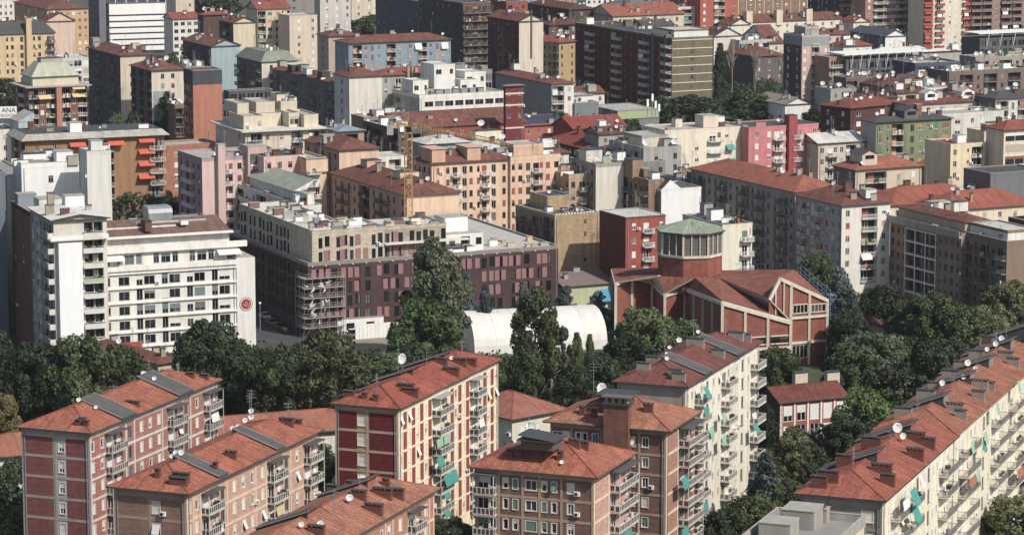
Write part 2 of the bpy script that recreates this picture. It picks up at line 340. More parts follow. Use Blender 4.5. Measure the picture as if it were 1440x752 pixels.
# ---------------------------------------------------------------- buildings
COLW = {'.': 1.3, ',': .5, 'w': 2.3, 'W': 3.0, 's': 1.7, 'n': 1.5, 'd': 2.0, 'b': 3.3, 'B': 4.6, 'L': 3.2, 'S': 2.0, 'p': .45, 'q': 1.1, 'x': 1.1, '[': 4.2, ']': 3.2, 'g': 1.6, '_': 3.0, 'k': 3.0, 'h': 2.2}
DEFPAL = Pal()
class Bld:
    def __init__(s, name, label, corner, z, th, xl=None, xr=None, D=12., W=12., wall=None, pal=DEFPAL, lod=1, cat='apartment building', st=3.05, group=None, seed=None):
        O = at(corner[0], corner[1], z); s.th = t = rad(th); s.a = (math.sin(t), math.cos(t)); s.b = (math.cos(t), -math.sin(t))
        s.D = along(O, s.a, xl) if xl is not None else D
        s.W = along(O, s.b, xr) if xr is not None else W
        if s.D <= 0 or s.W <= 0: raise ValueError(f'{label}: D {s.D:.1f} W {s.W:.1f}')
        s.z = z; s.O = O; s.wall = wall or WHITE; s.pal = pal; s.lod = lod; s.st = st; s.rnd = random.Random(seed if seed is not None else hash(label) % 99991 if False else sum(map(ord, label)))
        s.root = thing(name, label, cat, (O.x, O.y, 0), -t, group)
        s.box = (0., 0., s.W, s.D); s.stuff = MB() if lod == 2 else None; s.bstuff = MB() if lod == 2 else None
    # local coordinates of the point at height z seen at px, py
    def loc(s, px, py, z):
        p = at(px, py, z) - s.O; return Vector((p.x * s.b[0] + p.y * s.b[1], p.x * s.a[0] + p.y * s.a[1], z))
    def frame(s, face, box=None):
        x0, y0, x1, y1 = box or s.box
        return {'R': ((x0, y0), (1, 0), (0, -1), 0., x1 - x0), 'L': ((x0, y1), (0, -1), (-1, 0), -math.pi / 2, y1 - y0),
                'E': ((x1, y0), (0, 1), (1, 0), math.pi / 2, y1 - y0), 'K': ((x1, y1), (-1, 0), (0, 1), math.pi, x1 - x0)}[face]
    def fpt(s, face, t, z, d=0, box=None):
        o, u, n, rz, L = s.frame(face, box); return (o[0] + u[0] * t + n[0] * d, o[1] + u[1] * t + n[1] * d, z)
    def mass(s, box=None, z0=0., z1=None, wall=None, name='wall', label=None, **faces):
        """a rectangular volume; faces R, L, E, K give facade dicts from fc()"""
        box = box or s.box; z1 = z1 if z1 is not None else s.z; wall = wall or s.wall; mb = MB()
        for face in 'RLEK':
            fs = faces.get(face); o, u, n, rz, L = s.frame(face, box); ops = []
            if fs: ops = s.facade(face, box, z0, z1, fs)
            s.wallface(mb, face, box, z0, z1, ops, (fs or {}).get('wall', wall))
        x0, y0, x1, y1 = box; mb.poly([(x0, y0, z1), (x1, y0, z1), (x1, y1, z1), (x0, y1, z1)], CONC)
        mb.build(name, s.root, label=label)
        return s
    def wallface(s, mb, face, box, z0, z1, ops, wall):
        o, u, n, rz, L = s.frame(face, box)
        P = lambda t, z, d=0: (o[0] + u[0] * t + n[0] * d, o[1] + u[1] * t + n[1] * d, z)
        ts = sorted({0., L} | {round(q[0], 3) for q in ops} | {round(q[1], 3) for q in ops}); zs = sorted({z0, z1} | {round(q[2], 3) for q in ops} | {round(q[3], 3) for q in ops})
        for j in range(len(zs) - 1):
            zc = (zs[j] + zs[j + 1]) / 2; row = [q for q in ops if q[2] < zc < q[3]]; start = None
            for i in range(len(ts) - 1):
                tc = (ts[i] + ts[i + 1]) / 2; hole = any(q[0] < tc < q[1] for q in row)
                if not hole and start is None: start = ts[i]
                if start is not None and (hole or i == len(ts) - 2):
                    e = ts[i] if hole else ts[i + 1]
                    mb.poly([P(start, zs[j]), P(e, zs[j]), P(e, zs[j + 1]), P(start, zs[j + 1])], wall); start = None
        for t0, t1, a, c, dep, bm in ops:
            mb.poly([P(t0, a), P(t0, c), P(t0, c, -dep), P(t0, a, -dep)], wall); mb.poly([P(t1, a), P(t1, a, -dep), P(t1, c, -dep), P(t1, c)], wall)
            mb.poly([P(t0, a), P(t0, a, -dep), P(t1, a, -dep), P(t1, a)], wall); mb.poly([P(t0, c), P(t1, c), P(t1, c, -dep), P(t0, c, -dep)], wall)
            if bm: mb.poly([P(t0, a, -dep), P(t0, c, -dep), P(t1, c, -dep), P(t1, a, -dep)][::-1], bm)
    def facade(s, face, box, z0, z1, fs):
        o, u, n, rz, L = s.frame(face, box); cols = fs['cols']; st = fs.get('st', s.st); pal = fs.get('pal', s.pal); rnd = s.rnd; lod = s.lod
        top = fs.get('top', .35); nf = fs.get('n') or int((z1 - z0 - top + .6) / st); ops = []; wt = sum(COLW[c] for c in cols)
        k = L / wt; x = 0.; frame_mb = MB(); fmat = fs.get('frame'); ww = fs.get('ww', 1.1); wh = fs.get('wh', 1.45); bd = fs.get('bd', 1.2)
        if k < .5: k = k
        pos3 = lambda t, z, d=0: (o[0] + u[0] * t + n[0] * d, o[1] + u[1] * t + n[1] * d, z)
        def fbox(t0, t1, a, c, d0, d1, mat, mbx=None):
            p = pos3(t0, a, d0); q = pos3(t1, c, d1)
            (mbx or frame_mb).box(min(p[0], q[0]), min(p[1], q[1]), a, max(p[0], q[0]), max(p[1], q[1]), c, mat)
        for ci, c in enumerate(cols):
            cw = COLW[c] * k; xm = x + cw / 2; sc = min(1.25, max(.55, k))
            if c == 'p' and fmat: fbox(xm - .17, xm + .17, z0, z1, -.05, .07, fmat)
            for f in range(nf):
                zf = z1 - top - (f + 1) * st
                if zf < z0 - .1: break
                if c in 'wWsnhx':
                    w_ = {'w': ww, 'W': ww * 1.7, 's': ww * .6, 'n': ww * .75, 'h': ww, 'x': ww * .85}[c] * min(1, sc); h_ = {'s': wh * .65, 'n': wh, 'x': 1.6}.get(c, wh); sill = {'s': 1.5, 'x': .7}.get(c, 2.4 - wh)
                    w_ = min(w_, cw * .92); w_ = round(w_, 1)
                    if c == 'h' and f % 2: continue
                    ops.append((xm - w_ / 2, xm + w_ / 2, zf + sill, zf + sill + round(h_, 1), .16, None))
                    add_window(s, pos3(xm, zf + sill), rz, w_, h_, pal, rnd, lod, s.stuff)
                    if lod < 2 and rnd.random() < .07: link('air_conditioner', cached(('wac',), wall_ac), s.root, pos3(xm + w_ * .5 + .55, zf + sill - .2), rz)
                elif c == 'd':
                    w_ = round(min(1.0, cw * .9), 1); ops.append((xm - w_ / 2, xm + w_ / 2, zf + .05, zf + 2.25, .16, None)); add_window(s, pos3(xm, zf + .05), rz, w_, 2.2, pal, rnd, lod, s.stuff)
                elif c == 'S':
                    w_ = round(min(1.2, cw * .85), 1); h_ = round(st * .6, 1); ops.append((xm - w_ / 2, xm + w_ / 2, zf + .6, zf + .6 + h_, .16, None)); add_window(s, pos3(xm, zf + .6), rz, w_, h_, fs.get('stair', pal_stair), rnd, lod, s.stuff)
                elif c in 'bB':
                    w_ = cw * .96; dw = round(min(2.0, w_ * .5), 1)
                    ops.append((xm - w_ * .4, xm - w_ * .4 + dw, zf + .05, zf + 2.3, .16, None)); add_window(s, pos3(xm - w_ * .4 + dw / 2, zf + .05), rz, dw, 2.2, pal, rnd, lod, s.stuff)
                    if c == 'B' or w_ > 3:
                        w2 = round(min(1.1, w_ * .28), 1); xx = xm + w_ * .45 - w2 / 2
                        ops.append((xx - w2 / 2, xx + w2 / 2, zf + .95, zf + 2.35, .16, None)); add_window(s, pos3(xx, zf + .95), rz, w2, 1.4, pal, rnd, lod, s.stuff)
                    add_balcony(s, pos3(xm, zf), rz, w_, bd, pal, lod, s.bstuff, rnd)
                elif c in 'Lk':
                    w_ = cw * .94; dep = 1.3 if c == 'L' else .9
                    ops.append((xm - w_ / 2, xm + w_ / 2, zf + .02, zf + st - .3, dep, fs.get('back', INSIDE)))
                    dw = round(min(1.8, w_ * .5), 1); add_window(s, pos3(xm - w_ * .12, zf + .05, -dep + .18), rz, dw, 2.2, pal, rnd, lod, s.stuff)
                    if c == 'L': add_balcony(s, pos3(xm, zf + .02, -.02 if fs.get('flush') else 0), rz, w_, fs.get('ld', .35), pal, lod, s.bstuff, rnd)
                elif c == 'g':
                    h_ = round(st - .9, 1); w_ = round(cw * .86, 1); ops.append((xm - w_ / 2, xm + w_ / 2, zf + .6, zf + .6 + h_, .16, None)); add_window(s, pos3(xm, zf + .6), rz, w_, h_, pal, rnd, lod, s.stuff)
            if c in '_q[]' and fs.get('infill'):
                for f in range(nf):
                    zf = z1 - top - (f + 1) * st + .1
                    if zf < z0: break
                    pw, ph = round(cw * .94, 1), round(st - .42, 2)
                    def mk(pw=pw, ph=ph):
                        mb = MB(); mb.box(-pw / 2, -.03, 0, pw / 2, 0, ph, fs['infill'], skip='k'); return mb.mesh('infill_panel')
                    link('infill_panel', cached(('ip', pw, ph, fs['infill']), mk), s.root, pos3(xm, zf), rz)
            if c in 'bB' and fs.get('posts'):
                zt = z1 - top - st + 2.75; zb = max(z0, z1 - top - nf * st)
                for e in (-1, 1):
                    t = xm + e * (cw * .48 - .06); fbox(t - .05, t + .05, zb, zt, bd - .1, bd, pal.railm)
                mbc = MB(); p0, p1 = xm - cw * .5, xm + cw * .5
                fbox(p0, p1, zt, zt + .12, 0, bd + .15, fs.get('canopy', GREYSHEET), mbc); mbc.build('balcony_roof', s.root)
            x += cw
        if fs.get('bands'):
            for f in range(0, nf + 1):
                zf = z1 - top - f * st
                if zf < z0: break
                fbox(0, L, zf - .3 if f else zf - .05, zf + (.08 if f else top), 0, .05, fs['bands'])
        if fmat:
            for t in (.17, L - .17): fbox(t - .17, t + .17, z0, z1, -.05, .07, fmat)
        if lod < 2 and L > 6 and nf > 2:
            for t in (.55, L - .55):
                if rnd.random() < .7: link('downpipe', cached(('dp', round(z1 - z0)), lambda: (lambda m: (m.box(-.06, -.16, 0, .06, -.04, round(z1 - z0) - .3, STEEL), m.mesh('downpipe'))[1])(MB())), s.root, pos3(t, z0), rz)
        if frame_mb.f: frame_mb.build('wall_frame', s.root, kind='stuff')
        return ops
    def done(s):
        if s.stuff: s.stuff.build('glazing', s.root, kind='stuff')
        if s.bstuff and s.bstuff.f: s.bstuff.build('balcony_tier', s.root, kind='stuff')
        return s
    # ---- roofs
    def hip(s, mat, pitch=20, over=.6, box=None, z=None, fascia=None, caps=None, gable='', along=None):
        x0, y0, x1, y1 = box or s.box; z = z if z is not None else s.z; fa = fascia or GUT
        x0 -= over; y0 -= over; x1 += over; y1 += over; w, d = x1 - x0, y1 - y0; t = math.tan(rad(pitch)); mb = MB(); zz = z + .22
        alx = (w >= d) if along is None else along == 'x'
        if alx:
            h = d / 2 * t; i0 = 0 if 'L' in gable else min(d / 2, w / 2); i1 = 0 if 'E' in gable else min(d / 2, w / 2)
            if i0 + i1 > w: i0 = i1 = w / 2
            A, B = (x0 + i0, (y0 + y1) / 2, zz + h), (x1 - i1, (y0 + y1) / 2, zz + h)
            f = [((x0, y0, zz), (x1, y0, zz), B, A), ((x1, y1, zz), (x0, y1, zz), A, B)]; e = [((x0, y1, zz), (x0, y0, zz), A), ((x1, y0, zz), (x1, y1, zz), B)]
            gb = [('L' in gable), ('E' in gable)]
        else:
            h = w / 2 * t; i0 = 0 if 'R' in gable else min(w / 2, d / 2); i1 = 0 if 'K' in gable else min(w / 2, d / 2)
            if i0 + i1 > d: i0 = i1 = d / 2
            A, B = ((x0 + x1) / 2, y0 + i0, zz + h), ((x0 + x1) / 2, y1 - i1, zz + h)
            f = [((x0, y1, zz), (x0, y0, zz), A, B), ((x1, y0, zz), (x1, y1, zz), B, A)]; e = [((x0, y0, zz), (x1, y0, zz), A), ((x1, y1, zz), (x0, y1, zz), B)]
            gb = [('R' in gable), ('K' in gable)]
        for q in f: mb.poly(q, mat)
        for q, isg in zip(e, gb):
            if isg:
                gw = MB()
                cx, cy = (x0 + x1) / 2, (y0 + y1) / 2; q2 = []
                for p in q:
                    if alx: q2.append((p[0] + (over if p[0] < cx else -over), p[1], p[2] - .1))
                    else: q2.append((p[0], p[1] + (over if p[1] < cy else -over), p[2] - .1))
                gw.poly(q2, s.wall); gw.build('gable_wall', s.root)
                # soffit strips under the verge
            else: mb.poly(q, mat)
        mb.box(x0, y0, z, x1, y1, zz - .004, fa, skip='t')
        # underside of open gable verge
        r = mb.build('roof', s.root)
        if any(gb):
            ub = MB()
            for q in f: ub.poly([(p[0], p[1], p[2] - .12) for p in q][::-1], fa)
            ub.build('soffit', s.root)
        s.ridge = (A, B); s.zr = zz + h; s.slope = t; s.rbox = (x0, y0, x1, y1); s.eave = zz
        if caps:
            cb = MB()
            cb.beam(A, B, .3, .16, caps)
            for q, isg in zip(e, gb):
                if not isg:
                    for p in q[:2]: cb.beam(p, q[2], .26, .14, caps)
            cb.build('ridge_cap', s.root, kind='stuff')
        return s
    def roofz(s, x, y):
        if not s.slope: return s.eave
        x0, y0, x1, y1 = s.rbox
        d = [y - y0, y1 - y, x - x0, x1 - x]
        w, dd = x1 - x0, y1 - y0
        return s.eave + min(min(d), min(w, dd) / 2) * s.slope
    def flat(s, mat=None, par=.7, box=None, z=None, pm=None, cop=None, th=.25, over=.04):
        x0, y0, x1, y1 = box or s.box; z = z if z is not None else s.z; mat = mat or FLATROOF; pm = pm or s.wall; cop = cop or CONC
        mb = MB(); x0 -= over; y0 -= over; x1 += over; y1 += over
        mb.box(x0 + .01, y0 + .01, z - .2, x1 - .01, y1 - .01, z + .12, mat); mb.build('roof', s.root)
        p = MB()
        if par > .15:
            for q in ((x0, y0, x1, y0 + th), (x0, y1 - th, x1, y1), (x0, y0 + th, x0 + th, y1 - th), (x1 - th, y0 + th, x1, y1 - th)):
                p.box(q[0], q[1], z - .25, q[2], q[3], z + par, pm); 
            for q in ((x0 - .05, y0 - .05, x1 + .05, y0 + th + .03), (x0 - .05, y1 - th - .03, x1 + .05, y1 + .05), (x0 - .05, y0 + th + .03, x0 + th + .03, y1 - th - .03), (x1 - th - .03, y0 + th + .03, x1 + .05, y1 - th - .03)):
                p.box(q[0], q[1], z + par, q[2], q[3], z + par + .07, cop)
            p.build('parapet', s.root)
        s.rbox = (x0, y0, x1, y1); s.eave = z + .12; s.slope = 0
        return s
    def slab(s, box, z, over, th, mat, name='slab'):
        x0, y0, x1, y1 = box; mb = MB(); mb.box(x0 - over, y0 - over, z, x1 + over, y1 + over, z + th, mat); mb.build(name, s.root); return s
    def mansard(s, mat, inset, h, box=None, z=None, top=None, over=.5, seam=False):
        x0, y0, x1, y1 = box or s.box; z = z if z is not None else s.z; x0 -= over; y0 -= over; x1 += over; y1 += over; i = inset; mb = MB()
        q = [(x0, y0, z + .2), (x1, y0, z + .2), (x1, y1, z + .2), (x0, y1, z + .2)]; r = [(x0 + i, y0 + i, z + h), (x1 - i, y0 + i, z + h), (x1 - i, y1 - i, z + h), (x0 + i, y1 - i, z + h)]
        for k in range(4): mb.poly([q[k], q[(k + 1) % 4], r[(k + 1) % 4], r[k]], mat)
        mb.poly(r, top or mat); mb.box(x0, y0, z, x1, y1, z + .196, GUT, skip='t'); mb.build('roof', s.root)
        s.rbox = (x0 + i, y0 + i, x1 - i, y1 - i); s.eave = z + h; s.slope = 0
        return s
    def dormer(s, x, y, w, d, h, mat, roof=None):
        z = s.roofz(x, y); mb = MB(); mb.box(-w / 2, -d / 2, -1.6, w / 2, d / 2, h, mat); g = w * .22
        for e in (-1, 1): mb.poly([(-w / 2, e * d / 2, h), (w / 2, e * d / 2, h), (0, e * d / 2, h + g)], mat)
        mb.box(-w * .3, -d / 2 - .04, h * .25, w * .3, -d / 2, h * .85, G); o = mb.build('roof_dormer', s.root); o.location = (x, y, z); rb = MB(); k = .3
        for e in (-1, 1): rb.poly([(e * (w / 2 + k), -d / 2 - k, h - g * k / (w / 2)), (0, -d / 2 - k, h + g), (0, d / 2 + k, h + g), (e * (w / 2 + k), d / 2 + k, h - g * k / (w / 2))], roof or GREYSHEET)
        q = rb.build('dormer_roof', s.root); q.location = (x, y, z + .08); return o
    # ---- things fixed on roofs (parts)
    def chimney(s, x, y, w=1.5, d=.6, h=1.1, mat=None, cap=None, z=None, name='chimney', rz=0):
        z = s.roofz(x, y) if z is None else z; mat = mat or CHIM; key = ('ch', round(w, 1), round(d, 1), round(h, 1), mat, cap)
        def mk():
            mb = MB(); mb.box(-w / 2, -d / 2, -.8, w / 2, d / 2, h, mat)
            n = max(1, int(w / .6))
            for i in range(n + 1):
                xx = -w / 2 + .06 + i * (w - .12) / n; mb.box(xx - .06, -d / 2, h, xx + .06, d / 2, h + .22, mat)
            mb.box(-w / 2 - .1, -d / 2 - .1, h + .22, w / 2 + .1, d / 2 + .1, h + .32, cap or GUT); return mb.mesh(name)
        return link(name, cached(key, mk), s.root, (x, y, z), rz)
    def dish(s, x, y, r=.55, z=None, h=.9, az=-30.):
        z = s.roofz(x, y) if z is None else z; me = cached(('dish',), dish_mesh)
        o = link('satellite_dish', me, s.root, (x, y, z - .1), 0); r *= .62; o.scale = (r / .5, r / .5, r / .5 * max(1, h))
        o.rotation_euler = (0, 0, s.th + rad(az)); return o
    def antenna(s, x, y, h=3.5, z=None):
        z = s.roofz(x, y) if z is None else z
        def mk():
            mb = MB(); mb.tube((0, 0, -.4), (0, 0, h), .05, .04, STEEL, 5)
            for k in range(3):
                zz = h - .3 - k * .5; mb.tube((-.7 + .1 * k, 0, zz), (.7 - .1 * k, 0, zz), .03, .03, STEEL, 4)
                for e in range(5): mb.tube((-.5 + .25 * e, -.25, zz), (-.5 + .25 * e, .25, zz), .012, .012, STEEL, 4)
            return mb.mesh('antenna')
        return link('antenna', cached(('ant', round(h, 1)), mk), s.root, (x, y, z), R.uniform(0, 3))
    def unit(s, x, y, w, d, h, mat, z=None, name='roof_unit'):
        z = s.roofz(x, y) if z is None else z; mb = MB(); mb.box(-w / 2, -d / 2, -.05, w / 2, d / 2, h, mat); mb.box(-w / 2 - .08, -d / 2 - .08, h, w / 2 + .08, d / 2 + .08, h + .1, GUT if R.random() < .5 else CONC)
        o = mb.build(name, s.root); o.location = (x, y, z); return o
    def dress(s, n=6, box=None, z=None, big=True):
        """a scatter of small plant, chimneys, dishes and aerials on a roof"""
        x0, y0, x1, y1 = box or s.rbox; rn = s.rnd
        n = int(n * (2.1 if not s.slope else 1.4))
        for _ in range(n):
            x = rn.uniform(x0 + .8, max(x0 + .9, x1 - .8)); y = rn.uniform(y0 + .8, max(y0 + .9, y1 - .8)); zz = z if z is not None else s.roofz(x, y); q = rn.random()
            if q < .08 and not s.slope: s.unit(x, y, rn.uniform(2.5, 4.5), .12, 1.1, rn.choice((WHITE, STEEL, s.wall)), zz, 'roof_screen')
            elif q < .14 and not s.slope: link('roof_planting', clutter_mesh(rn.choice((0, 2, 4, 6, 8))), s.root, (x, y, zz), rn.uniform(0, 6), kind='stuff', scale=(2, 1.6, 1.3))
            elif q < .3: s.chimney(x, y, rn.choice((.7, 1.2, 1.8)), rn.choice((.6, .8)), rn.choice((.9, 1.3, 1.8)), rn.choice((CHIM, CHIM2, CONC)), z=zz)
            elif q < .5: s.dish(x, y, rn.choice((.5, .7, .9)) * (1.5 if s.lod == 2 else 1), zz)
            elif q < .72: s.antenna(x, y, rn.choice((2.5, 3.5, 4.5)), zz)
            elif q < .87 or not big: s.unit(x, y, rn.uniform(.8, 1.8), rn.uniform(.7, 1.4), rn.uniform(.5, 1.2), rn.choice((STEEL, WHITE, CONC)), zz, 'air_conditioner')
            else: s.unit(x, y, rn.uniform(2, 3.2), rn.uniform(2, 3), rn.uniform(1.8, 2.6), rn.choice((s.wall, CONC, WHITE)), zz, 'roof_room')
        return s
    def awning(s, face, t, zt, w, drop, out, mat, label=None, box=None):
        o, u, n, rz, L = s.frame(face, box)
        def mk():
            mb = MB(); th = .03
            q = [(-w / 2, 0, 0), (-w / 2, -out, -drop), (w / 2, -out, -drop), (w / 2, 0, 0)]
            mb.poly(q, mat); mb.poly([(p[0], p[1], p[2] - th) for p in q][::-1], mat); mb.poly([(-w / 2, -out, -drop), (-w / 2, -out, -drop - .22), (w / 2, -out, -drop - .22), (w / 2, -out, -drop)], mat)
            mb.poly([(-w / 2, -out + .01, -drop), (w / 2, -out + .01, -drop), (w / 2, -out + .01, -drop - .22), (-w / 2, -out + .01, -drop - .22)], mat)
            return mb.mesh('awning')
        return link('awning', cached(('aw', round(w, 1), round(drop, 1), round(out, 1), mat), mk), s.root, (o[0] + u[0] * t + n[0] * .03, o[1] + u[1] * t + n[1] * .03, zt), rz, label=label)
    def fhit(s, face, px, py, box=None, out=0.):
        """(t, z) on a facade plane seen at px, py"""
        o, u, n, rz, L = s.frame(face, box); x = (px - 720.) / FPX; y = (376. - py) / FPX; d = Vector((x, CP + y * SP, -SP + y * CP))
        dl = Vector((d.x * s.b[0] + d.y * s.b[1], d.x * s.a[0] + d.y * s.a[1], d.z)); c = -s.O; cl = Vector((c.x * s.b[0] + c.y * s.b[1], c.x * s.a[0] + c.y * s.a[1], CAM_H))
        k = ((o[0] + n[0] * out - cl.x) * n[0] + (o[1] + n[1] * out - cl.y) * n[1]) / (dl.x * n[0] + dl.y * n[1]); p = cl + dl * k
        return (p.x - o[0]) * u[0] + (p.y - o[1]) * u[1], p.z
def dish_mesh():
    mb = MB(); n = 12; c = Vector((0, 0, .95)); ax = Vector((.25, -.75, .62)).normalized(); u = ax.orthogonal().normalized(); v = ax.cross(u)
    rings = []
    for r, h in ((.5, .12), (.3, .04), (0.001, 0)): rings.append([c + ax * h + u * (math.cos(2 * math.pi * i / n) * r) + v * (math.sin(2 * math.pi * i / n) * r) for i in range(n)])
    for a, b in zip(rings, rings[1:]):
        for i in range(n): mb.poly([a[i], a[(i + 1) % n], b[(i + 1) % n], b[i]], DISH); mb.poly([p - ax * .03 for p in (b[i], b[(i + 1) % n], a[(i + 1) % n], a[i])], DISH)
    mb.tube((0, 0, -.2), c - ax * .05, .035, .035, STEEL, 5); mb.beam(c - u * .45, c + ax * .55, .03, .03, STEEL); mb.box(-.05 + c.x + ax.x * .55, c.y + ax.y * .55 - .05, c.z + ax.z * .55 - .05, c.x + ax.x * .55 + .05, c.y + ax.y * .55 + .05, c.z + ax.z * .55 + .06, STEEL)
    return mb.mesh('satellite_dish')
pal_stair = Pal(STEEL, (DARK,), (0, 0, 1)); FLATROOF = M('#8f8c86', .9, .25, .3, 0); CHIM2 = M('#84503f', .9, .2, .8, .15, brick=1)
def fc(cols, n=None, **k): return dict(cols=cols, n=n, **k)
# ---------------------------------------------------------------- trees
BARK = M('#5a5047', .95, .25, 1.5, .1); BARKL = M('#9a8f84', .9, .2, 1.5, .1)
LG = {'broad': LEAF('#2f3a20', '#66753f'), 'bright': LEAF('#334722', '#67803c'), 'dark': LEAF('#28331f', '#52633f'), 'cedar': LEAF('#3a4745', '#6f7f7c'), 'olive': LEAF('#424a28', '#7f864b'), 'yellow': LEAF('#544e27', '#8f8444'), 'grey': LEAF('#343d2b', '#66704f')}
def crown_mesh(shape, mat, seed, n):
    """leaf faces gathered in clumps over an uneven crown of unit radius and unit height (z 0..1)"""
    g = np.random.default_rng(seed); cl = []
    if shape == 'round':
        for _ in range(80):
            t = g.uniform(0, 2 * np.pi); u = g.uniform(-.95, 1); k = np.sqrt(max(0, 1 - u * u)); rr = g.uniform(.62, .9)
            cl.append((rr * k * np.cos(t), rr * k * np.sin(t), .46 + .46 * rr * u * 1.05, g.uniform(.13, .27)))
    elif shape == 'tall':
        for _ in range(85):
            z = g.uniform(.04, .98); t = g.uniform(0, 2 * np.pi); prof = (np.sin(np.pi * min(1, (z * .9 + .12)) ** .8)) ** .6; rr = prof * g.uniform(.45, .85)
            cl.append((rr * np.cos(t), rr * np.sin(t), z, g.uniform(.12, .26)))
    elif shape == 'poplar':
        for _ in range(50):
            z = g.uniform(.02, .97); t = g.uniform(0, 2 * np.pi); rr = (1 - z) ** .5 * min(1, z * 5 + .4) * g.uniform(.3, .75)
            cl.append((rr * np.cos(t), rr * np.sin(t), z, g.uniform(.2, .32)))
    elif shape == 'cedar':
        for lv in range(16):
            z = .03 + lv * .06; rr0 = (1 - z) ** .8 * .95 + .07
            for _ in range(max(3, int(20 * rr0))):
                t = g.uniform(0, 2 * np.pi); rr = rr0 * g.uniform(.1, 1); cl.append((rr * np.cos(t), rr * np.sin(t), z + g.uniform(-.03, .03) - .05 * rr, g.uniform(.1, .2)))
    elif shape == 'sparse':
        for _ in range(75):
            z = g.uniform(.03, .98); t = g.uniform(0, 2 * np.pi); prof = np.sin(np.pi * (z * .85 + .1)) ** .7; rr = prof * g.uniform(.2, .9)
            cl.append((rr * np.cos(t), rr * np.sin(t), z, g.uniform(.06, .17)))
    elif shape == 'willow':
        for _ in range(95):
            t = g.uniform(0, 2 * np.pi); rr = np.sqrt(g.uniform(0, 1)) * .9; z = .95 - .55 * rr ** 2 - g.uniform(0, .45) * rr; cl.append((rr * np.cos(t), rr * np.sin(t), z, g.uniform(.1, .18)))
    cl = np.array(cl); vol = cl[:, 3] ** 2; ci = g.choice(len(cl), n, p=vol / vol.sum())
    d = g.normal(size=(n, 3)); d /= np.linalg.norm(d, axis=1)[:, None]; rr = g.uniform(.55, 1.06, n) ** .6
    flat = .5 if shape == 'cedar' else .8
    p = cl[ci, :3] + d * (cl[ci, 3] * rr)[:, None] * np.array([1, 1, flat * .62])
    p[:, 2] = np.clip(p[:, 2], .0, 1.02)
    nn = d + g.normal(size=(n, 3)) * .75 + np.array([0, 0, .25]); nn /= np.linalg.norm(nn, axis=1)[:, None]
    a = np.cross(nn, g.normal(size=(n, 3))); a /= np.linalg.norm(a, axis=1)[:, None]; b = np.cross(nn, a)
    return p, a, b, g.uniform(.4, 1.55, n)
def crown(shape, matk, seed, rad_, h, leaf, n):
    key = ('crown', shape, matk, seed, n)
    def mk():
        p, a, b, s = crown_mesh(shape, matk, seed, n)
        # faces are sized for a nominal crown of 6 m radius, 12 m height
        S = np.array([6, 6, 12.]); q = p * S; e = leaf * s[:, None] * .5
        v = np.stack([q - a * e, q - b * e * .75, q + a * e, q + b * e * .75], 1).reshape(-1, 3)
        me = bpy.data.meshes.new('crown'); me.vertices.add(4 * n); me.vertices.foreach_set('co', v.astype(np.float32).ravel())
        me.loops.add(4 * n); me.loops.foreach_set('vertex_index', np.arange(4 * n, dtype=np.int32)); me.polygons.add(n)
        me.polygons.foreach_set('loop_start', np.arange(0, 4 * n, 4, dtype=np.int32)); me.update(calc_edges=True); me.materials.append(LG[matk]); return me
    return cached(key, mk)
def trunk_mesh(kind, seed):
    def mk():
        rr = random.Random(seed); mb = MB(); m = BARKL if kind in ('sparse', 'bare') else BARK
        # nominal: 12 m crown above 0, trunk from -1 (scaled)
        mb.tube((0, 0, -6), (rr.uniform(-.2, .2), rr.uniform(-.2, .2), 2), .42, .3, m, 8); mb.tube((0, 0, 2), (rr.uniform(-.4, .4), rr.uniform(-.4, .4), 9), .3, .1, m, 6)
        for _ in range(9):
            z = rr.uniform(0, 6); t = rr.uniform(0, 6.28); L = rr.uniform(2, 4.5); e = (math.cos(t) * L, math.sin(t) * L, z + rr.uniform(1.2, 3.2)); mb.tube((0, 0, z), e, .14, .05, m, 5)
            for _ in range(2): mb.tube(e, (e[0] + rr.uniform(-1.3, 1.3), e[1] + rr.uniform(-1.3, 1.3), e[2] + rr.uniform(.4, 1.6)), .05, .02, m, 4)
        return mb.mesh('trunk')
    return cached(('trunk', kind, seed), mk)
_tn = {'round': 'broadleaf_tree', 'tall': 'broadleaf_tree', 'poplar': 'poplar_tree', 'cedar': 'cedar_tree', 'sparse': 'ash_tree', 'willow': 'willow_tree'}
TREES = []
def tree(shape, col, label, px, ytop, h, wpx, low=.1, group=None, n=None, leaf=None):
    """tree whose top is at photo pixel px, ytop, h metres tall, crown wpx photo pixels wide"""
    P = at(px, ytop, h); s = FPX / math.hypot(P.y, CAM_H - h); r = wpx / 2 / s; seed = sum(map(ord, label)) % 2
    near = s > 6; n = n or (15000 if near else 5000); leaf = leaf or (.5 if near else .8)
    rz = (sum(map(ord, label)) * 37 % 628) / 100
    t = thing(_tn[shape], label, 'tree', (P.x, P.y, 0), rz, group); zc = h * low; ch = h - zc
    c = link('crown', crown(shape, col, seed, r, ch, leaf, n), t, (0, 0, zc)); c.scale = (r / 6, r / 6, ch / 12)
    k = link('trunk', trunk_mesh(shape, seed), t, (0, 0, zc)); k.scale = (max(.6, r / 6), max(.6, r / 6), max(zc / 6, ch / 12) if zc / 6 > .5 * ch / 12 else ch / 12)
    if k.scale[2] * 6 > zc + 1.2: k.scale = (k.scale[0], k.scale[1], ch / 12)
    return t
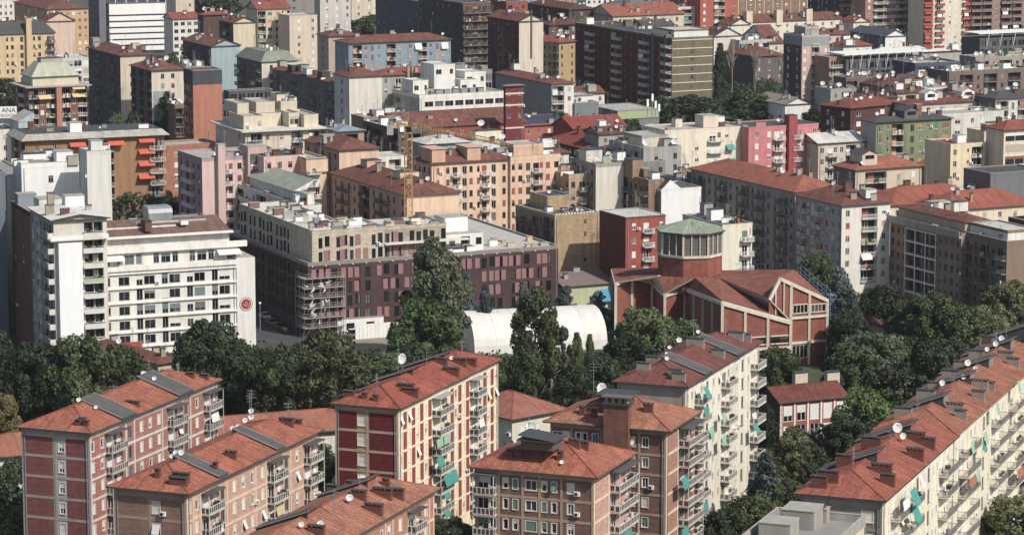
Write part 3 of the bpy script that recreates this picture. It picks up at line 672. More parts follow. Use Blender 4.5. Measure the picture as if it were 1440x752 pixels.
def bare_tree(label, px, ytop, h, wpx, group=None):
    P = at(px, ytop, h); s = FPX / math.hypot(P.y, CAM_H - h); r = wpx / 2 / s; t = thing('bare_tree', label, 'tree', (P.x, P.y, 0), 0, group); rr = random.Random(sum(map(ord, label))); mb = MB(); tw = MB()
    def grow(p, d, L, rad_, lv):
        e = p + d * L; (mb if lv < 2 else tw).tube(p, e, rad_, rad_ * .6, BARKL, 5 if lv < 2 else 4, False)
        if lv >= 3: return
        for _ in range(4 if lv else 9):
            a = rr.uniform(0, 6.28); sp = rr.uniform(.08, .3); nd = (d + Vector((math.cos(a) * sp, math.sin(a) * sp, .16))).normalized(); grow(p + d * L * rr.uniform(.35, 1), nd, L * rr.uniform(.5, .75), rad_ * .6, lv + 1)
    grow(Vector((0, 0, 0)), Vector((0, 0, 1)), h * .5, .3, 0); k = 1
    mb.build('trunk', t); tw.build('branches', t, kind='stuff'); return t
# ---------------------------------------------------------------- ground
gm = M('#55544f', .95, .25, .05, 0)
mb = MB(); mb.poly([(-2500, -100, 0), (2500, -100, 0), (2500, 4500, 0), (-2500, 4500, 0)], gm); mb.build('ground', kind='structure')
def sheet(name, pix, z, mat):
    mb = MB(); mb.poly([at(px, py, z) for px, py in pix], mat); return mb.build(name, kind='structure')
sheet('lawn', [(-200, 760), (-200, 480), (330, 470), (900, 520), (1500, 420), (1600, 760)], .004, M('#4a5233', .95, .35, .2, 0))
sheet('road', [(340, 520), (480, 520), (330, 380), (290, 380)], .012, M('#4c4c4e', .9, .15, .3, 0))
sheet('building_site_ground', [(470, 520), (680, 520), (680, 470), (455, 470)], .012, M('#8d8474', .95, .25, .3, 0))
# ---------------------------------------------------------------- the near estate: long slabs with tiled hip roofs
TH1 = -69.
T_OR = TILE('#bd6847', .45, .3); T_RED = TILE('#b5573e', .4, .3); T_PALE = TILE('#bd7553', .45, .3); T_OLD = TILE('#8a4c3f', .4, .4); T_LICH = TILE('#b56d4a', .45, .35)
TEAL = M('#2f9c92', .7, .1, 1, .1); GREENC = M('#8fc0a0', .7, .12, 1, .1); WCLOTH = M('#e4e2da', .7, .08, 1, .05)
def stair_strip(b, px0, px1, rise=.5, back=.9):
    """grey sheet-metal stairwell roof running from the right eave over the ridge"""
    x0, x1 = along(b.O, b.b, px0), along(b.O, b.b, px1); x0, x1 = x0 + (x1 - x0) * .1, x1 - (x1 - x0) * .16; D = b.D; y0 = -.75; y1 = D / 2 + back; za, zb = b.eave + .35, b.zr + rise; mb = MB(); m = GREYSHEET
    P = lambda x: [(x, y0, b.eave - .3), (x, y1, b.zr - 1.2), (x, y1, zb), (x, y0, za)]
    p, q = P(x0), P(x1); mb.poly(p[::-1], GUT); mb.poly(q, GUT); mb.poly([p[3], q[3], q[2], p[2]][::1], m); mb.poly([p[0], q[0], q[3], p[3]], GUT); mb.poly([p[1], p[2], q[2], q[1]], GUT)
    for x in (x0, x1): mb.beam((x, y0, za + .03), (x, y1, zb + .03), .16, .14, M('#8b8d8c', .6, .1, 1, 0))
    mb.build('stair_roof', b.root)
def back_dormer(b, x, w=2.6, reach=1.2, rise=1.0, wallm=None):
    """stairwell roof that climbs the far slope from the left eave and ends in a raised gable past the ridge"""
    D = b.D; y0 = D + .7; y1 = D / 2 - reach; za, zb = b.eave + .4, b.zr + rise; mb = MB(); wm = wallm or b.wall; x0, x1 = x - w / 2, x + w / 2
    P = lambda xx: [(xx, y0, b.eave - .3), (xx, y0, za), (xx, y1, zb), (xx, y1, b.zr - 1.6)]
    p, q = P(x0), P(x1); mb.poly(p, GUT); mb.poly(q[::-1], GUT); mb.poly([p[2], p[3], q[3], q[2]], wm)
    mb.build('stair_dormer', b.root); rb = MB(); o = .3; y1 -= .45
    rb.poly([(x0 - o, y0 + .1, za + .05), (x0 - o, y1, zb + .1), (x1 + o, y1, zb + .1), (x1 + o, y0 + .1, za + .05)], GREYSHEET)
    rb.poly([(x0 - o, y0 + .1, za - .1), (x1 + o, y0 + .1, za - .1), (x1 + o, y1, zb - .05), (x0 - o, y1, zb - .05)], GUT)
    rb.poly([(x0 - o, y1, zb - .05), (x1 + o, y1, zb - .05), (x1 + o, y1, zb + .1), (x0 - o, y1, zb + .1)], GUT)
    for xx, r in ((x0 - o, 0), (x1 + o, 1)):
        f = [(xx, y0 + .1, za - .1), (xx, y1, zb - .05), (xx, y1, zb + .1), (xx, y0 + .1, za + .05)]; rb.poly(f if r else f[::-1], M('#8b8d8c', .6, .1, 1, 0))
    rb.build('dormer_roof', b.root)
def put(b, kind, pts, z=None, **k):
    for p in pts:
        v = b.loc(p[0], p[1], z or (b.eave + 1.4))
        for _ in range(5):
            if not z and b.slope: v = b.loc(p[0], p[1], b.roofz(min(max(v.x, .3), b.W - .3), min(max(v.y, .3), b.D - .3)) + .4)
        v.x = min(max(v.x, 1.1), b.W - .6); v.y = min(max(v.y, .9), b.D - .6)
        if kind == 'c': b.chimney(v.x, v.y, p[2] if len(p) > 2 else 1.6, .6, k.get('h', .7), k.get('mat', CHIM2), rz=math.pi / 2)
        elif kind == 'd': b.dish(v.x, v.y, p[2] if len(p) > 2 else .55, h=k.get('h', 1.0))
        elif kind == 'a': b.antenna(v.x, v.y, p[2] if len(p) > 2 else 4)
def blinds(b, face, spots, mat, w=1.8, drop=1.6, out=.9, d=1.2, name=None):
    for px, py in spots:
        t, z = b.fhit(face, px, py, out=d); o = b.awning(face, t, z, w, drop, out, mat, name)
        o, n = o, b.frame(face)[2]; o.location.x += n[0] * d; o.location.y += n[1] * d
grp = 'apartment slabs of the near estate'
# A: maroon slab, left
pA = Pal(WHITE, (SHUT,), (.62, .25, .13), tilt=.05, rail='panel', railm=M('#c9c8c4', .6, .1, 1, .1), infill=M('#6a5a52', .8, .15, 1, .1), slab=M('#b5b2ac', .9, .1, 1, .1), surround=M('#dcd8d0', .7, .08, 1, .1))
fA = M('#cfcac0', .85, .1, .5, .12); iA = M('#bd7a6a', .9, .12, .6, .12, brick=1.6); eA = M('#9a5650', .9, .12, .5, .14, brick=1.6)
A = Bld('apartment_building', 'maroon brick apartment slab with pale grey frame lines and two grey stair roofs', (126, 609), 25, TH1, 30, 305, wall=M('#b9b1a8', .9, .1, .5, .12), pal=pA, lod=0, group=grp, st=3.1)
A.mass(R=fc('nqnBqpSpqnqnqnpqBpSpqnqB', bands=fA, frame=fA, infill=iA, wall=iA, posts=1, top=.75), L=fc('[px]', bands=M('#a8a29b', .9, .1, .5, .1), frame=M('#a8a29b', .9, .1, .5, .1), infill=eA, top=.75))
A.hip(T_OR, 20, .7, caps=T_RED)
stair_strip(A, 163, 191); stair_strip(A, 243, 271)
put(A, 'd', [(111, 565, .6), (135, 568, .5), (196, 527, .6), (204, 527, .6), (217, 532, .6)]); put(A, 'c', [(116, 585, 1.0), (110, 596, .8), (121, 597, .8), (268, 525, 1.3), (290, 530, 1.3)], h=.5); put(A, 'c', [(187, 566, 2.2)], h=.25)
put(A, 'a', [(112, 561, 3), (205, 524, 2.5), (160, 560, 3), (250, 530, 3)])
# B: tan slab in front of A
pB = Pal(WHITE, (SHUT, M('#e9e3d6', .6, .08, 1, 0)), (.5, .3, .2), tilt=.06, rail='panel', railm=M('#d5d3cd', .6, .1, 1, .1), infill=M('#4a4644', .8, .15, 1, .1), slab=M('#c4beb4', .9, .1, 1, .1), surround=M('#e6ddd0', .7, .08, 1, .1))
fB = M('#e0bda0', .85, .08, .5, .1); iB = M('#d8aa92', .9, .1, .6, .1, brick=1.6); eB = M('#a67c6a', .9, .1, .5, .12, brick=1.6)
B = Bld('apartment_building', 'tan and peach apartment slab, lower left, in front of the maroon slab', (262, 694), 25, TH1, 160, 446, wall=M('#b18c77', .9, .1, .5, .12), pal=pB, lod=0, group=grp, st=3.1)
B.mass(R=fc('npnpBpSpqnqnqnpqnpBpSpqnqB', bands=fB, frame=fB, infill=iB, wall=iB, posts=1, top=.7), L=fc('[px]', bands=M('#b8957c', .9, .1, .5, .1), frame=M('#b8957c', .9, .1, .5, .1), infill=eB, top=.7, ww=1.3))
B.hip(T_OR, 20, .8, caps=T_RED)
stair_strip(B, 300, 317); stair_strip(B, 382, 397)
put(B, 'd', [(247, 638, .6), (255, 640, .65), (242, 643, .55), (328, 593, .65), (335, 602, .6), (327, 603, .55), (352, 581, .7)]); put(B, 'c', [(244, 665, 2.6), (255, 676, 2.4), (325, 639, 1.6), (403, 593, 2.2), (422, 592, 2.2)], h=.7); put(B, 'c', [(222, 660, .7), (310, 660, .6)], h=.9)
put(B, 'a', [(353, 579, 5)])
# C: red and cream slab, centre
pC = Pal(M('#efe6d2', .6, .06, 1, 0), (M('#e8dfca', .6, .06, 1, 0), M('#efeae0', .6, .05, 1, 0)), (.68, .2, .12), tilt=.1, rail='panel', railm=M('#d9d8d2', .6, .1, 1, .1), infill=M('#4d4a4b', .8, .15, 1, .1), slab=M('#cfc7ba', .9, .1, 1, .1), surround=M('#f0e2c2', .7, .06, 1, .1))
fC = M('#f0dfbc', .85, .06, .5, .1); iC = M('#ab4a3f', .9, .12, .6, .1, brick=1.6); eC = M('#84262a', .9, .12, .5, .12, brick=1.6); bC = M('#c2a684', .9, .1, .5, .1)
Cb = Bld('apartment_building', 'deep red apartment slab with cream frame lines and teal blinds, in the centre foreground', (560, 575), 25, TH1, 471, 700, wall=M('#b08b70', .9, .1, .5, .1), pal=pC, lod=0, group=grp, st=3.1)
Cb.mass(R=fc('nqnqnqnqBnqnqnqbnqnqn', bands=fC, frame=fC, infill=iC, wall=fC, posts=1, top=.6, bd=1.5, canopy=M('#a9a79f', .8, .1, 1, .1)), L=fc(']xp[', bands=bC, frame=bC, infill=eC, top=.6, ww=1.5))
Cb.hip(T_RED, 20, .6, caps=TILE('#8d4336'))
for px in (545, 580): pass
for x in (4., 17., 30.): back_dormer(Cb, x, 2.4, 1.0 if x > 5 else -2.5, .9 if x > 5 else -.4, M('#9a4338', .9, .1, 1, .1))
put(Cb, 'd', [(559, 518, 1.1)], h=1.5); put(Cb, 'd', [(635, 503, .55)]); put(Cb, 'c', [(571, 545, 2.6), (577, 552, 2.6), (635, 523, 2.6), (620, 507, 2.2), (647, 509, 2.2), (661, 510, 2.2)], h=.8); put(Cb, 'c', [(491, 557, 1.8), (513, 552, .8), (528, 553, .8)], h=.6)
blinds(Cb, 'R', [(628, 666), (637, 661)], TEAL, 2.6, 1.7, .5, 1.5); blinds(Cb, 'R', [(618, 642)], TEAL, 2.6, 1.3, .4, 1.5); blinds(Cb, 'R', [(628, 692), (628, 717)], TEAL, 2.2, .8, .3, 1.5); blinds(Cb, 'R', [(618, 616), (628, 611)], GREENC, 2.6, 1.2, .15, 1.5)
# D: peach-brown slab, bottom centre left
D_ = Bld('apartment_building', 'peach slab cut by the bottom edge, nearly all tiled roof, below the deep red slab', (330, 847), 25, TH1, None, 610, D=11.5, wall=M('#c39a83', .9, .1, .5, .12), pal=pB, lod=0, group=grp, st=3.1)
iD = M('#c78a70', .9, .1, .6, .1, brick=1.6)
D_.mass(R=fc('npnpBpSpqnqnqnpqnpBpSpqnqnpnpqnqbqnpq', bands=fB, frame=fB, infill=iD, wall=iD, posts=1, top=.7), L=fc('_pn_', bands=eB, frame=eB, top=.7))
D_.hip(T_PALE, 20, .8, caps=T_OR)
for px, py, zz in ((505, 677, 0), (425, 722, 0)):
    v = D_.loc(px, py, D_.zr); back_dormer(D_, v.x, 2.8, .8, .9, M('#a0604a', .9, .12, 1, .1))
put(D_, 'd', [(492, 703, .8), (424, 738, .6), (451, 739, .7)]); put(D_, 'c', [(505, 695, 2.0), (538, 693, 2.6), (556, 694, 2.4), (526, 716, 2.4), (445, 746, 2.2)], h=.9); put(D_, 'c', [(492, 682, .8), (543, 678, .9), (460, 688, 1.4)], h=.8); put(D_, 'a', [(506, 689, 4), (560, 690, 3), (470, 720, 3.5)]); put(Cb, 'a', [(560, 520, 4), (600, 512, 4), (650, 500, 3), (530, 545, 3)]); put(B, 'a', [(300, 625, 3), (420, 588, 3.5), (250, 650, 3)])
# E, F: brown point blocks
pE = Pal(WHITE, (SHUT, M('#cfd0cf', .6, .08, 1, 0), M('#5f8a78', .7, .1, 1, 0)), (.22, .38, .4), tilt=.05, rail='panel', railm=M('#dcdad4', .6, .08, 1, .1), infill=M('#5b4640', .8, .15, 1, .1), slab=M('#bdb2a6', .9, .1, 1, .1), surround=M('#e4e0d8', .7, .06, 1, .1))
bE = M('#b39a7c', .9, .1, .5, .1); eE = M('#93695d', .9, .1, .5, .12, brick=1.6); iE = M('#dba795', .9, .08, .6, .1, brick=1.6); fE = M('#e6cdb0', .85, .08, .5, .1)
E = Bld('apartment_building', 'brown brick block with pale window frames and one big hip roof, bottom centre', (835, 671), 25, TH1, 668, 886, wall=eE, pal=pE, lod=0, group=grp, st=2.9)
E.mass(R=fc('_pB', bands=fE, frame=fE, infill=iE, wall=iE, posts=1, top=.6, bd=1.5), L=fc('Bp,n,n,pWpn,n,p,w,_', bands=bE, frame=bE, top=.6, posts=1, ww=1.3))
E.hip(T_OR, 22, .9, caps=T_RED)
v = E.loc(762, 622, E.zr); E.unit(v.x, v.y, 4, 4.6, 1.2, M('#6a5a54', .8, .1, 1, .1), z=E.zr - .6, name='roof_dormer')
mbx = MB(); mbx.poly([(v.x - 2.5, v.y - 2.8, E.zr + .75), (v.x + 2.5, v.y - 2.8, E.zr + .75), (v.x + 2.5, v.y + 2.8, E.zr + 1.35), (v.x - 2.5, v.y + 2.8, E.zr + 1.35)], M('#4a4b4d', .7, .1, 1, 0)); mbx.box(v.x - 2.5, v.y - 2.8, E.zr + .6, v.x + 2.5, v.y + 2.8, E.zr + .74, GUT); mbx.build('dormer_roof', E.root)
put(E, 'd', [(755, 613, 1.2)], h=1.5); put(E, 'd', [(783, 632, .5), (726, 623, .6)]); put(E, 'c', [(731, 646, .8), (718, 645, .8), (788, 650, .8), (808, 625, 1.6), (822, 627, 1.2)], h=.9); put(E, 'a', [(757, 610, 5)])
F = Bld('apartment_building', 'brown brick block with a tall brick chimney stack on its front, centre right foreground', (937, 606), 25, TH1, 774, 977, wall=eE, pal=pE, lod=0, group=grp, st=3.0)
F.mass(R=fc('_pB', bands=fE, frame=fE, infill=M('#c08a74', .9, .1, .6, .1, brick=1.6), wall=eE, posts=1, top=.6, bd=1.6), L=fc('Bp,nn,wp__n,pw,_', bands=bE, frame=bE, top=.6, ww=1.3))
F.hip(T_PALE, 22, .9, caps=T_RED)
t0, _ = F.fhit('L', 853, 600); t1, _ = F.fhit('L', 888, 600); y0, y1 = F.D - t1, F.D - t0; mbx = MB(); bk = M('#8d5a4c', .9, .12, .8, .1, brick=1.3)
mbx.box(-1.5, y0, 0, -.02, y1, 28.6, bk); mbx.box(-1.75, y0 - .25, 28.6, .2, y1 + .25, 28.95, GUT)
for i in range(4):
    yy = y0 + .4 + i * (y1 - y0 - .8) / 3; mbx.box(-1.35, yy - .22, 28.95, -.75, yy + .22, 29.7, CHIM)
mbx.box(-1.8, y0 - .3, 29.7, .25, y1 + .3, 29.9, M('#6a655f', .9, .1, 1, 0)); mbx.build('chimney_stack', F.root)
v = F.loc(868, 562, F.zr); F.unit(v.x, v.y, 3.6, 4.2, 1.3, M('#5a4a46', .8, .1, 1, .1), z=F.zr - .5, name='roof_dormer'); mbx = MB(); mbx.box(v.x - 2.4, v.y - 2.8, F.zr + .95, v.x + 2.4, v.y + 2.8, F.zr + 1.15, M('#4a4b4d', .7, .1, 1, 0)); mbx.build('dormer_roof', F.root)
put(F, 'd', [(856, 556, 1.2)], h=1.4); put(F, 'd', [(888, 550, .6)]); put(F, 'c', [(819, 583, .8), (836, 585, .8), (912, 570, 1.4)], h=1.0); put(F, 'a', [(857, 548, 6)])
blinds(F, 'R', [(962, 671), (962, 742)], TEAL, 2.6, 1.5, .5, 1.6)
# G: cream slab behind F
pG = Pal(WHITE, (SHUT, M('#e9e4d4', .6, .06, 1, 0)), (.55, .25, .2), tilt=.03, rail='panel', railm=M('#dedcd4', .6, .08, 1, .1), infill=M('#77706a', .8, .15, 1, .1), slab=M('#d8d2c4', .9, .08, 1, .1), surround=M('#ece6d6', .7, .06, 1, .1))
cG = M('#e7dfca', .9, .07, .5, .14); fG = M('#efe8d6', .9, .06, .5, .1)
Gb = Bld('apartment_building', 'cream apartment slab with blank grey end wall and dark red roof, behind the chimney block', (964, 544), 25, TH1, 868, 1067, wall=M('#a09d90', .9, .1, .5, .12), pal=pG, lod=0, group=grp, st=3.1)
Gb.mass(R=fc('nnbpSpn,nbnpnpSpnb', frame=fG, wall=cG, top=.6, bd=1.5), L=fc('_____', bands=M('#a7a396', .9, .1, .5, .1), frame=M('#a7a396', .9, .1, .5, .1), top=.6))
Gb.hip(TILE('#8f4f44', .35, .3), 20, .7, caps=T_OLD)
stair_strip(Gb, 985, 998); stair_strip(Gb, 1030, 1043)
put(Gb, 'd', [(944, 482, .8), (937, 490, .55), (938, 498, .5), (938, 506, .6), (982, 468, .6), (988, 472, .5)]); put(Gb, 'c', [(950, 523, 2.2), (954, 533, 2.2), (1010, 497, 2.2), (905, 517, 2.2), (918, 507, 2.2), (978, 481, 3), (1035, 472, 2.6), (1050, 475, 1.6)], h=.9, mat=CHIM)
blinds(Gb, 'R', [(991, 543)], TEAL, 2.0, 1.7, .9, 1.5)
for px, py in ((1017, 580), (1017, 612), (1000, 600)): blinds(Gb, 'R', [(px, py)], GREENC, 2.0, 1.4, .3, 1.5)
blinds(Gb, 'R', [(1061, 597)], TEAL, 2.2, 1.2, .8, 1.5)
# H: long pale slab running away on the right
cH = M('#e6dcc0', .9, .08, .5, .14); fH = M('#ece4cf', .9, .06, .5, .1)
pH = Pal(WHITE, (SHUT, M('#ece6d4', .6, .06, 1, 0)), (.6, .25, .15), tilt=.04, rail='bar', railm=M('#8d8a86', .6, .1, 1, .1), slab=M('#d2c9b8', .9, .08, 1, .1), surround=M('#eee7d6', .7, .06, 1, .1))
H = Bld('apartment_building', 'long pale yellow slab with red roof dormers and large teal blinds', (1241, 704), 25, TH1, 1125, 1342, wall=M('#8f8c84', .9, .1, .5, .12), pal=pH, lod=0, group=grp, st=3.1)
H.mass(R=fc('nnBnbnnnSnnBpn', frame=fH, wall=cH, top=.6, posts=0, bd=1.5), L=fc('_p_w,', bands=M('#9b978c', .9, .1, .5, .1), frame=M('#8a877f', .9, .1, .5, .1), top=.9, ww=1.5))
H.hip(TILE('#b65f46', .4, .3), 20, .7, caps=T_RED, gable='E')
H2 = Bld('apartment_building', 'far half of the long pale slab, with lichen-brown tiles and a pink gutter', (1342, 612), 25.15, TH1, None, 1475, D=H.D, wall=cH, pal=pH, lod=0, group=grp, st=3.1)
H2.mass(R=fc('nBnnSnbnnBnSnbnn', frame=fH, wall=cH, top=.6, bd=1.5))
H2.hip(T_LICH, 20, .7, caps=T_OR, gable='', fascia=SHEET('#a0747a'))
wH = M('#8d8478', .9, .12, 1, .1)
for px, py in ((1228, 642), (1272, 603)):
    v = H.loc(px, py, H.zr); back_dormer(H, v.x, 3.0, 1.6, 1.3, M('#a05040', .9, .12, 1, .1))
for px, py in ((1322, 563), (1357, 532), (1385, 510), (1418, 485), (1452, 462)):
    v = H2.loc(px, py, H2.zr); back_dormer(H2, v.x, 3.0, 1.6, 1.3, wH)
put(H, 'd', [(1262, 612, 1.1), (1270, 618, .7)], h=1.2); put(H, 'c', [(1240, 662, 2.8), (1249, 677, 2.0), (1288, 617, 2.6), (1306, 625, 1.8), (1287, 640, 2.4)], h=1.2); put(H, 'c', [(1165, 671, 2.8), (1150, 685, 2.2), (1225, 625, 2.8), (1187, 650, 2.2)], h=1.3)
put(H, 'a', [(1250, 640, 4), (1290, 600, 4), (1200, 660, 3)]); put(H2, 'a', [(1340, 560, 4), (1372, 528, 4), (1400, 498, 4), (1430, 470, 4)]); put(Gb, 'a', [(935, 500, 5), (975, 478, 4), (1020, 470, 3)]); put(H2, 'd', [(1400, 488, .7), (1416, 478, .6), (1372, 521, .6), (1325, 543, .7), (1361, 516, .8), (1355, 533, .6), (1432, 463, .8), (1388, 494, .6)], h=1.2); put(H2, 'c', [(1343, 575, 2.6), (1352, 585, 1.8), (1378, 542, 2.6), (1392, 545, 1.6), (1376, 557, 2.0), (1414, 502, 2.6), (1425, 511, 2.0)], h=1.1, mat=CHIM); put(H2, 'c', [(1270, 589, 2.6), (1302, 556, 2.8), (1315, 545, 2.2), (1337, 528, 2.8), (1350, 515, 2.0), (1373, 500, 2.4), (1403, 472, 2.6), (1410, 462, 2.0)], h=1.1, mat=CHIM)
blinds(H, 'R', [(1283, 687), (1285, 711)], TEAL, 3.0, 2.0, .9, 1.5); blinds(H, 'R', [(1294, 668)], WCLOTH, 1.2, 1.6, .6, .4)
blinds(H2, 'R', [(1366, 620), (1385, 607)], GREENC, 1.8, 1.6, .4, 1.5); blinds(H2, 'R', [(1383, 620)], TEAL, 2.0, 1.4, .4, 1.5); blinds(H2, 'R', [(1375, 660), (1402, 566), (1432, 535)], GREENC, 1.8, 1.6, .3, 1.5)
# I: flat-roofed rooms at the bottom right
I = Bld('apartment_building', 'flat-roofed grey block with roof rooms behind a parapet, below the pale yellow slab', (1130, 814), 27, TH1, None, 1217, D=11.5, wall=M('#d9cdb4', .9, .08, .5, .12), pal=pH, lod=1, st=3.1)
I.mass(R=fc('nnbnn', top=1.), L=fc('_nn_', top=1.)).flat(M('#8e8c88', .9, .15, .4, 0), 1.1, pm=M('#a7a294', .9, .1, .5, .12), th=.35)
for px, py, w_, d_, h_ in ((1128, 740, 4.5, 4.2, 2.4), (1095, 757, 4, 4, 2.2), (1150, 733, 1.6, 2.0, 1.9), (1160, 728, 1.6, 2.2, 1.8)):
    v = I.loc(px, py, 27); I.unit(min(v.x, I.W - 1.5), min(v.y, I.D - 1.5), w_, d_, h_, M('#a19d92', .9, .1, .5, .12), name='roof_room')
# J: long low school roof between the slabs; K, L, M small houses
J = Bld('school_building', 'long low school with an unbroken terracotta roof, showing behind and between the left slabs', (-30, 645), 9, -21., None, 520, D=12, wall=M('#d8d4c8', .9, .08, .5, .12), pal=Pal(WHITE, (SHUT,), (.2, .3, .5)), lod=1, cat='school')
J.mass(R=fc('w,w,w,ww,w,w,ww,w,w,ww,w,w,w,w,w,w,w', n=2, top=.8, st=3.6)).hip(TILE('#ba6d4e', .2, .15), 20, .8, caps=T_OR)
v = J.loc(351, 576, J.zr); J.antenna(v.x, v.y, 4); J.dish(v.x, v.y - 1, .8)
K = Bld('house', 'low house with a pinkish hip roof, tucked behind the red slab by the tall tree', (720, 590), 8.5, -42., None, 793, D=14, wall=M('#d6d0bd', .9, .08, .5, .12), lod=1, cat='house')
K.mass(R=fc('.w.d.w.', n=2, top=.5, st=3.2), L=fc('wwww', n=2, top=.5, st=3.2)).hip(TILE('#b56a52', .2, .15), 24, .7, caps=T_OR)
L_ = Bld('school_building', 'small two-storey school with white window pillars and an old red gable roof', (1097, 567), 8.2, -24., 1066, 1190, wall=M('#5a4a42', .9, .12, .5, .12), pal=Pal(WHITE, (SHUT,), (.3, .5, .2)), lod=1, cat='school')
L_.mass(R=fc('pgpgpgpgpg', n=2, top=.3, st=3.7, frame=M('#e9e2d6', .8, .06, 1, .05), wall=M('#a0584c', .9, .1, 1, .1))).hip(TILE('#8b463a', .4, .35), 24, .5, gable='LE', caps=T_OLD)
for px, py in ((1125, 529), (1170, 528)): v = L_.loc(px, py, L_.zr); L_.chimney(v.x, v.y, 2.6, 1.2, 1.2, M('#c9bda6', .9, .1, 1, .1), z=L_.zr - .6)
Mh = Bld('house', 'small house with two red shed roofs and white verge, half sunk in dark trees', (1243, 460), 6, -22., None, 1284, D=9, wall=M('#cfc5b4', .9, .1, .5, .1), lod=1, cat='house')
Mh.mass(R=fc('ww', n=1), L=fc('ww', n=1)).hip(T_OLD, 16, .5, along='x', gable='LE')
# ---------------------------------------------------------------- church with octagonal lantern
cb = M('#a35746', .92, .14, .7, .12, brick=1.4); cc = M('#d2c9b7', .85, .08, .6, .1); ct = TILE('#a8614b', .4, .4)
ch = thing('church', 'red brick church with folded tile roofs and an octagonal copper-topped lantern', 'church', (43.4, 622.8, 0))
V = lambda x, y, z: Vector((x - 43.4, y - 622.8, z))
def ray(px, py, Y):
    x = (px - 720.) / FPX; y = (376. - py) / FPX; t = Y / (CP + y * SP); return V(x * t, Y, CAM_H + (-SP + y * CP) * t)
PT = [ray(861, 377, 668), ray(866, 396, 641), ray(889, 387, 643.5), ray(917, 394, 646), ray(935, 412, 637.5), ray(963, 403, 640.5), ray(1016, 423, 608.5), ray(1112, 450, 613.2)]
cu = Vector((math.sin(rad(66)), math.cos(rad(66)), 0)); cA = V(54.5, 614.3, 0)
FA = cA + Vector((0, 0, 18.6)); FB = cA + cu * 11.3 + Vector((0, 0, 13.3)); FC = cA - cu * 2.4 + Vector((0, 0, 14.4))
Q_, H2_, H1_, R_, DL = V(43.5, 638.5, 14.6), V(45.5, 645, 15), V(59, 632, 17.3), V(38.5, 637, 14.8), V(30.5, 640.5, 14.5)
def plates(name, polys, mat, t=.35, parent=ch):
    for p in polys:
        mb = MB(); n = (p[1] - p[0]).cross(p[2] - p[0])
        if n.z < 0: p = p[::-1]
        mb.poly(p, mat); lo = [q - Vector((0, 0, t)) for q in p]; mb.poly(lo[::-1], cc)
        for i in range(len(p)): j = (i + 1) % len(p); mb.poly([lo[i], lo[j], p[j], p[i]], cc)
        mb.build(name, parent)
B0 = V(40, 652, 14.5)
plates('roof_plate', [[FA, FB, H1_], [FC, FA, H1_], [FC, H1_, H2_], [FC, H2_, Q_], [PT[7], Q_, FC], [PT[6], PT[7], Q_, R_][:3], [PT[6], Q_, R_], [PT[0], PT[1], DL], [PT[1], PT[2], DL], [PT[2], PT[3], DL], [PT[3], PT[4], DL], [PT[4], R_, DL], [PT[4], PT[5], R_], [PT[5], PT[6], R_], [PT[0], DL, B0], [B0, H2_, Q_]], ct)
def cwall(a, b, n, win=None, last=False, mids=()):
    """brick wall between two posts: n panels, concrete pillars and a sloping concrete head beam"""
    d = Vector((b.x - a.x, b.y - a.y, 0)); L = d.length; u = d / L; out = Vector((u.y, -u.x, 0)); zt = lambda t: a.z + (b.z - a.z) * t / L - .35
    for i in range(n):
        t0, t1 = L * i / n, L * (i + 1) / n; p0, p1 = a + u * t0, a + u * t1; mb = MB(); g = .12
        q = [Vector((p0.x, p0.y, 0)), Vector((p1.x, p1.y, 0)), Vector((p1.x, p1.y, zt(t1))), Vector((p0.x, p0.y, zt(t0)))]
        mb.poly([v - out * g for v in q], cb); mb.build('brick_panel', ch)
        if win:
            z0, z1 = win; wb = MB(); m0, m1 = p0 + u * .6, p1 - u * .5
            for k in range(3): 
                e0 = m0 + (m1 - m0) * (k / 3 + .01); e1 = m0 + (m1 - m0) * ((k + 1) / 3 - .01)
                wb.poly([Vector((e0.x, e0.y, z0)) - out * .05, Vector((e1.x, e1.y, z0)) - out * .05, Vector((e1.x, e1.y, z1)) - out * .05, Vector((e0.x, e0.y, z1)) - out * .05], G)
            for zz in (z0, z1): wb.beam(Vector((m0.x, m0.y, zz)), Vector((m1.x, m1.y, zz)), .25, .22, cc)
            wb.build('window', ch)
    for i in range(n + (1 if last else 0)):
        t = L * i / n; p = a + u * t; pb = MB(); pb.beam(Vector((p.x, p.y, 0)) , Vector((p.x, p.y, zt(t))), .55, .55, cc); pb.build('pillar', ch)
    bb = MB(); bb.beam(a - Vector((0, 0, .55)), b - Vector((0, 0, .55)), .62, .7, cc); bb.build('roof_beam', ch)
    for z in mids: mbm = MB(); mbm.beam(Vector((a.x, a.y, z)) + out * .03, Vector((b.x, b.y, z)) + out * .03, .6, .5, cc); mbm.build('beam', ch)
for i, n, wn, mids in ((0, 1, None, ()), (1, 1, None, ()), (2, 1, None, ()), (3, 1, None, ()), (4, 1, None, ()), (5, 4, None, ()), (6, 3, (5.2, 6.8), (4.3,))): cwall(PT[i], PT[i + 1], n, wn, i == 6, mids)
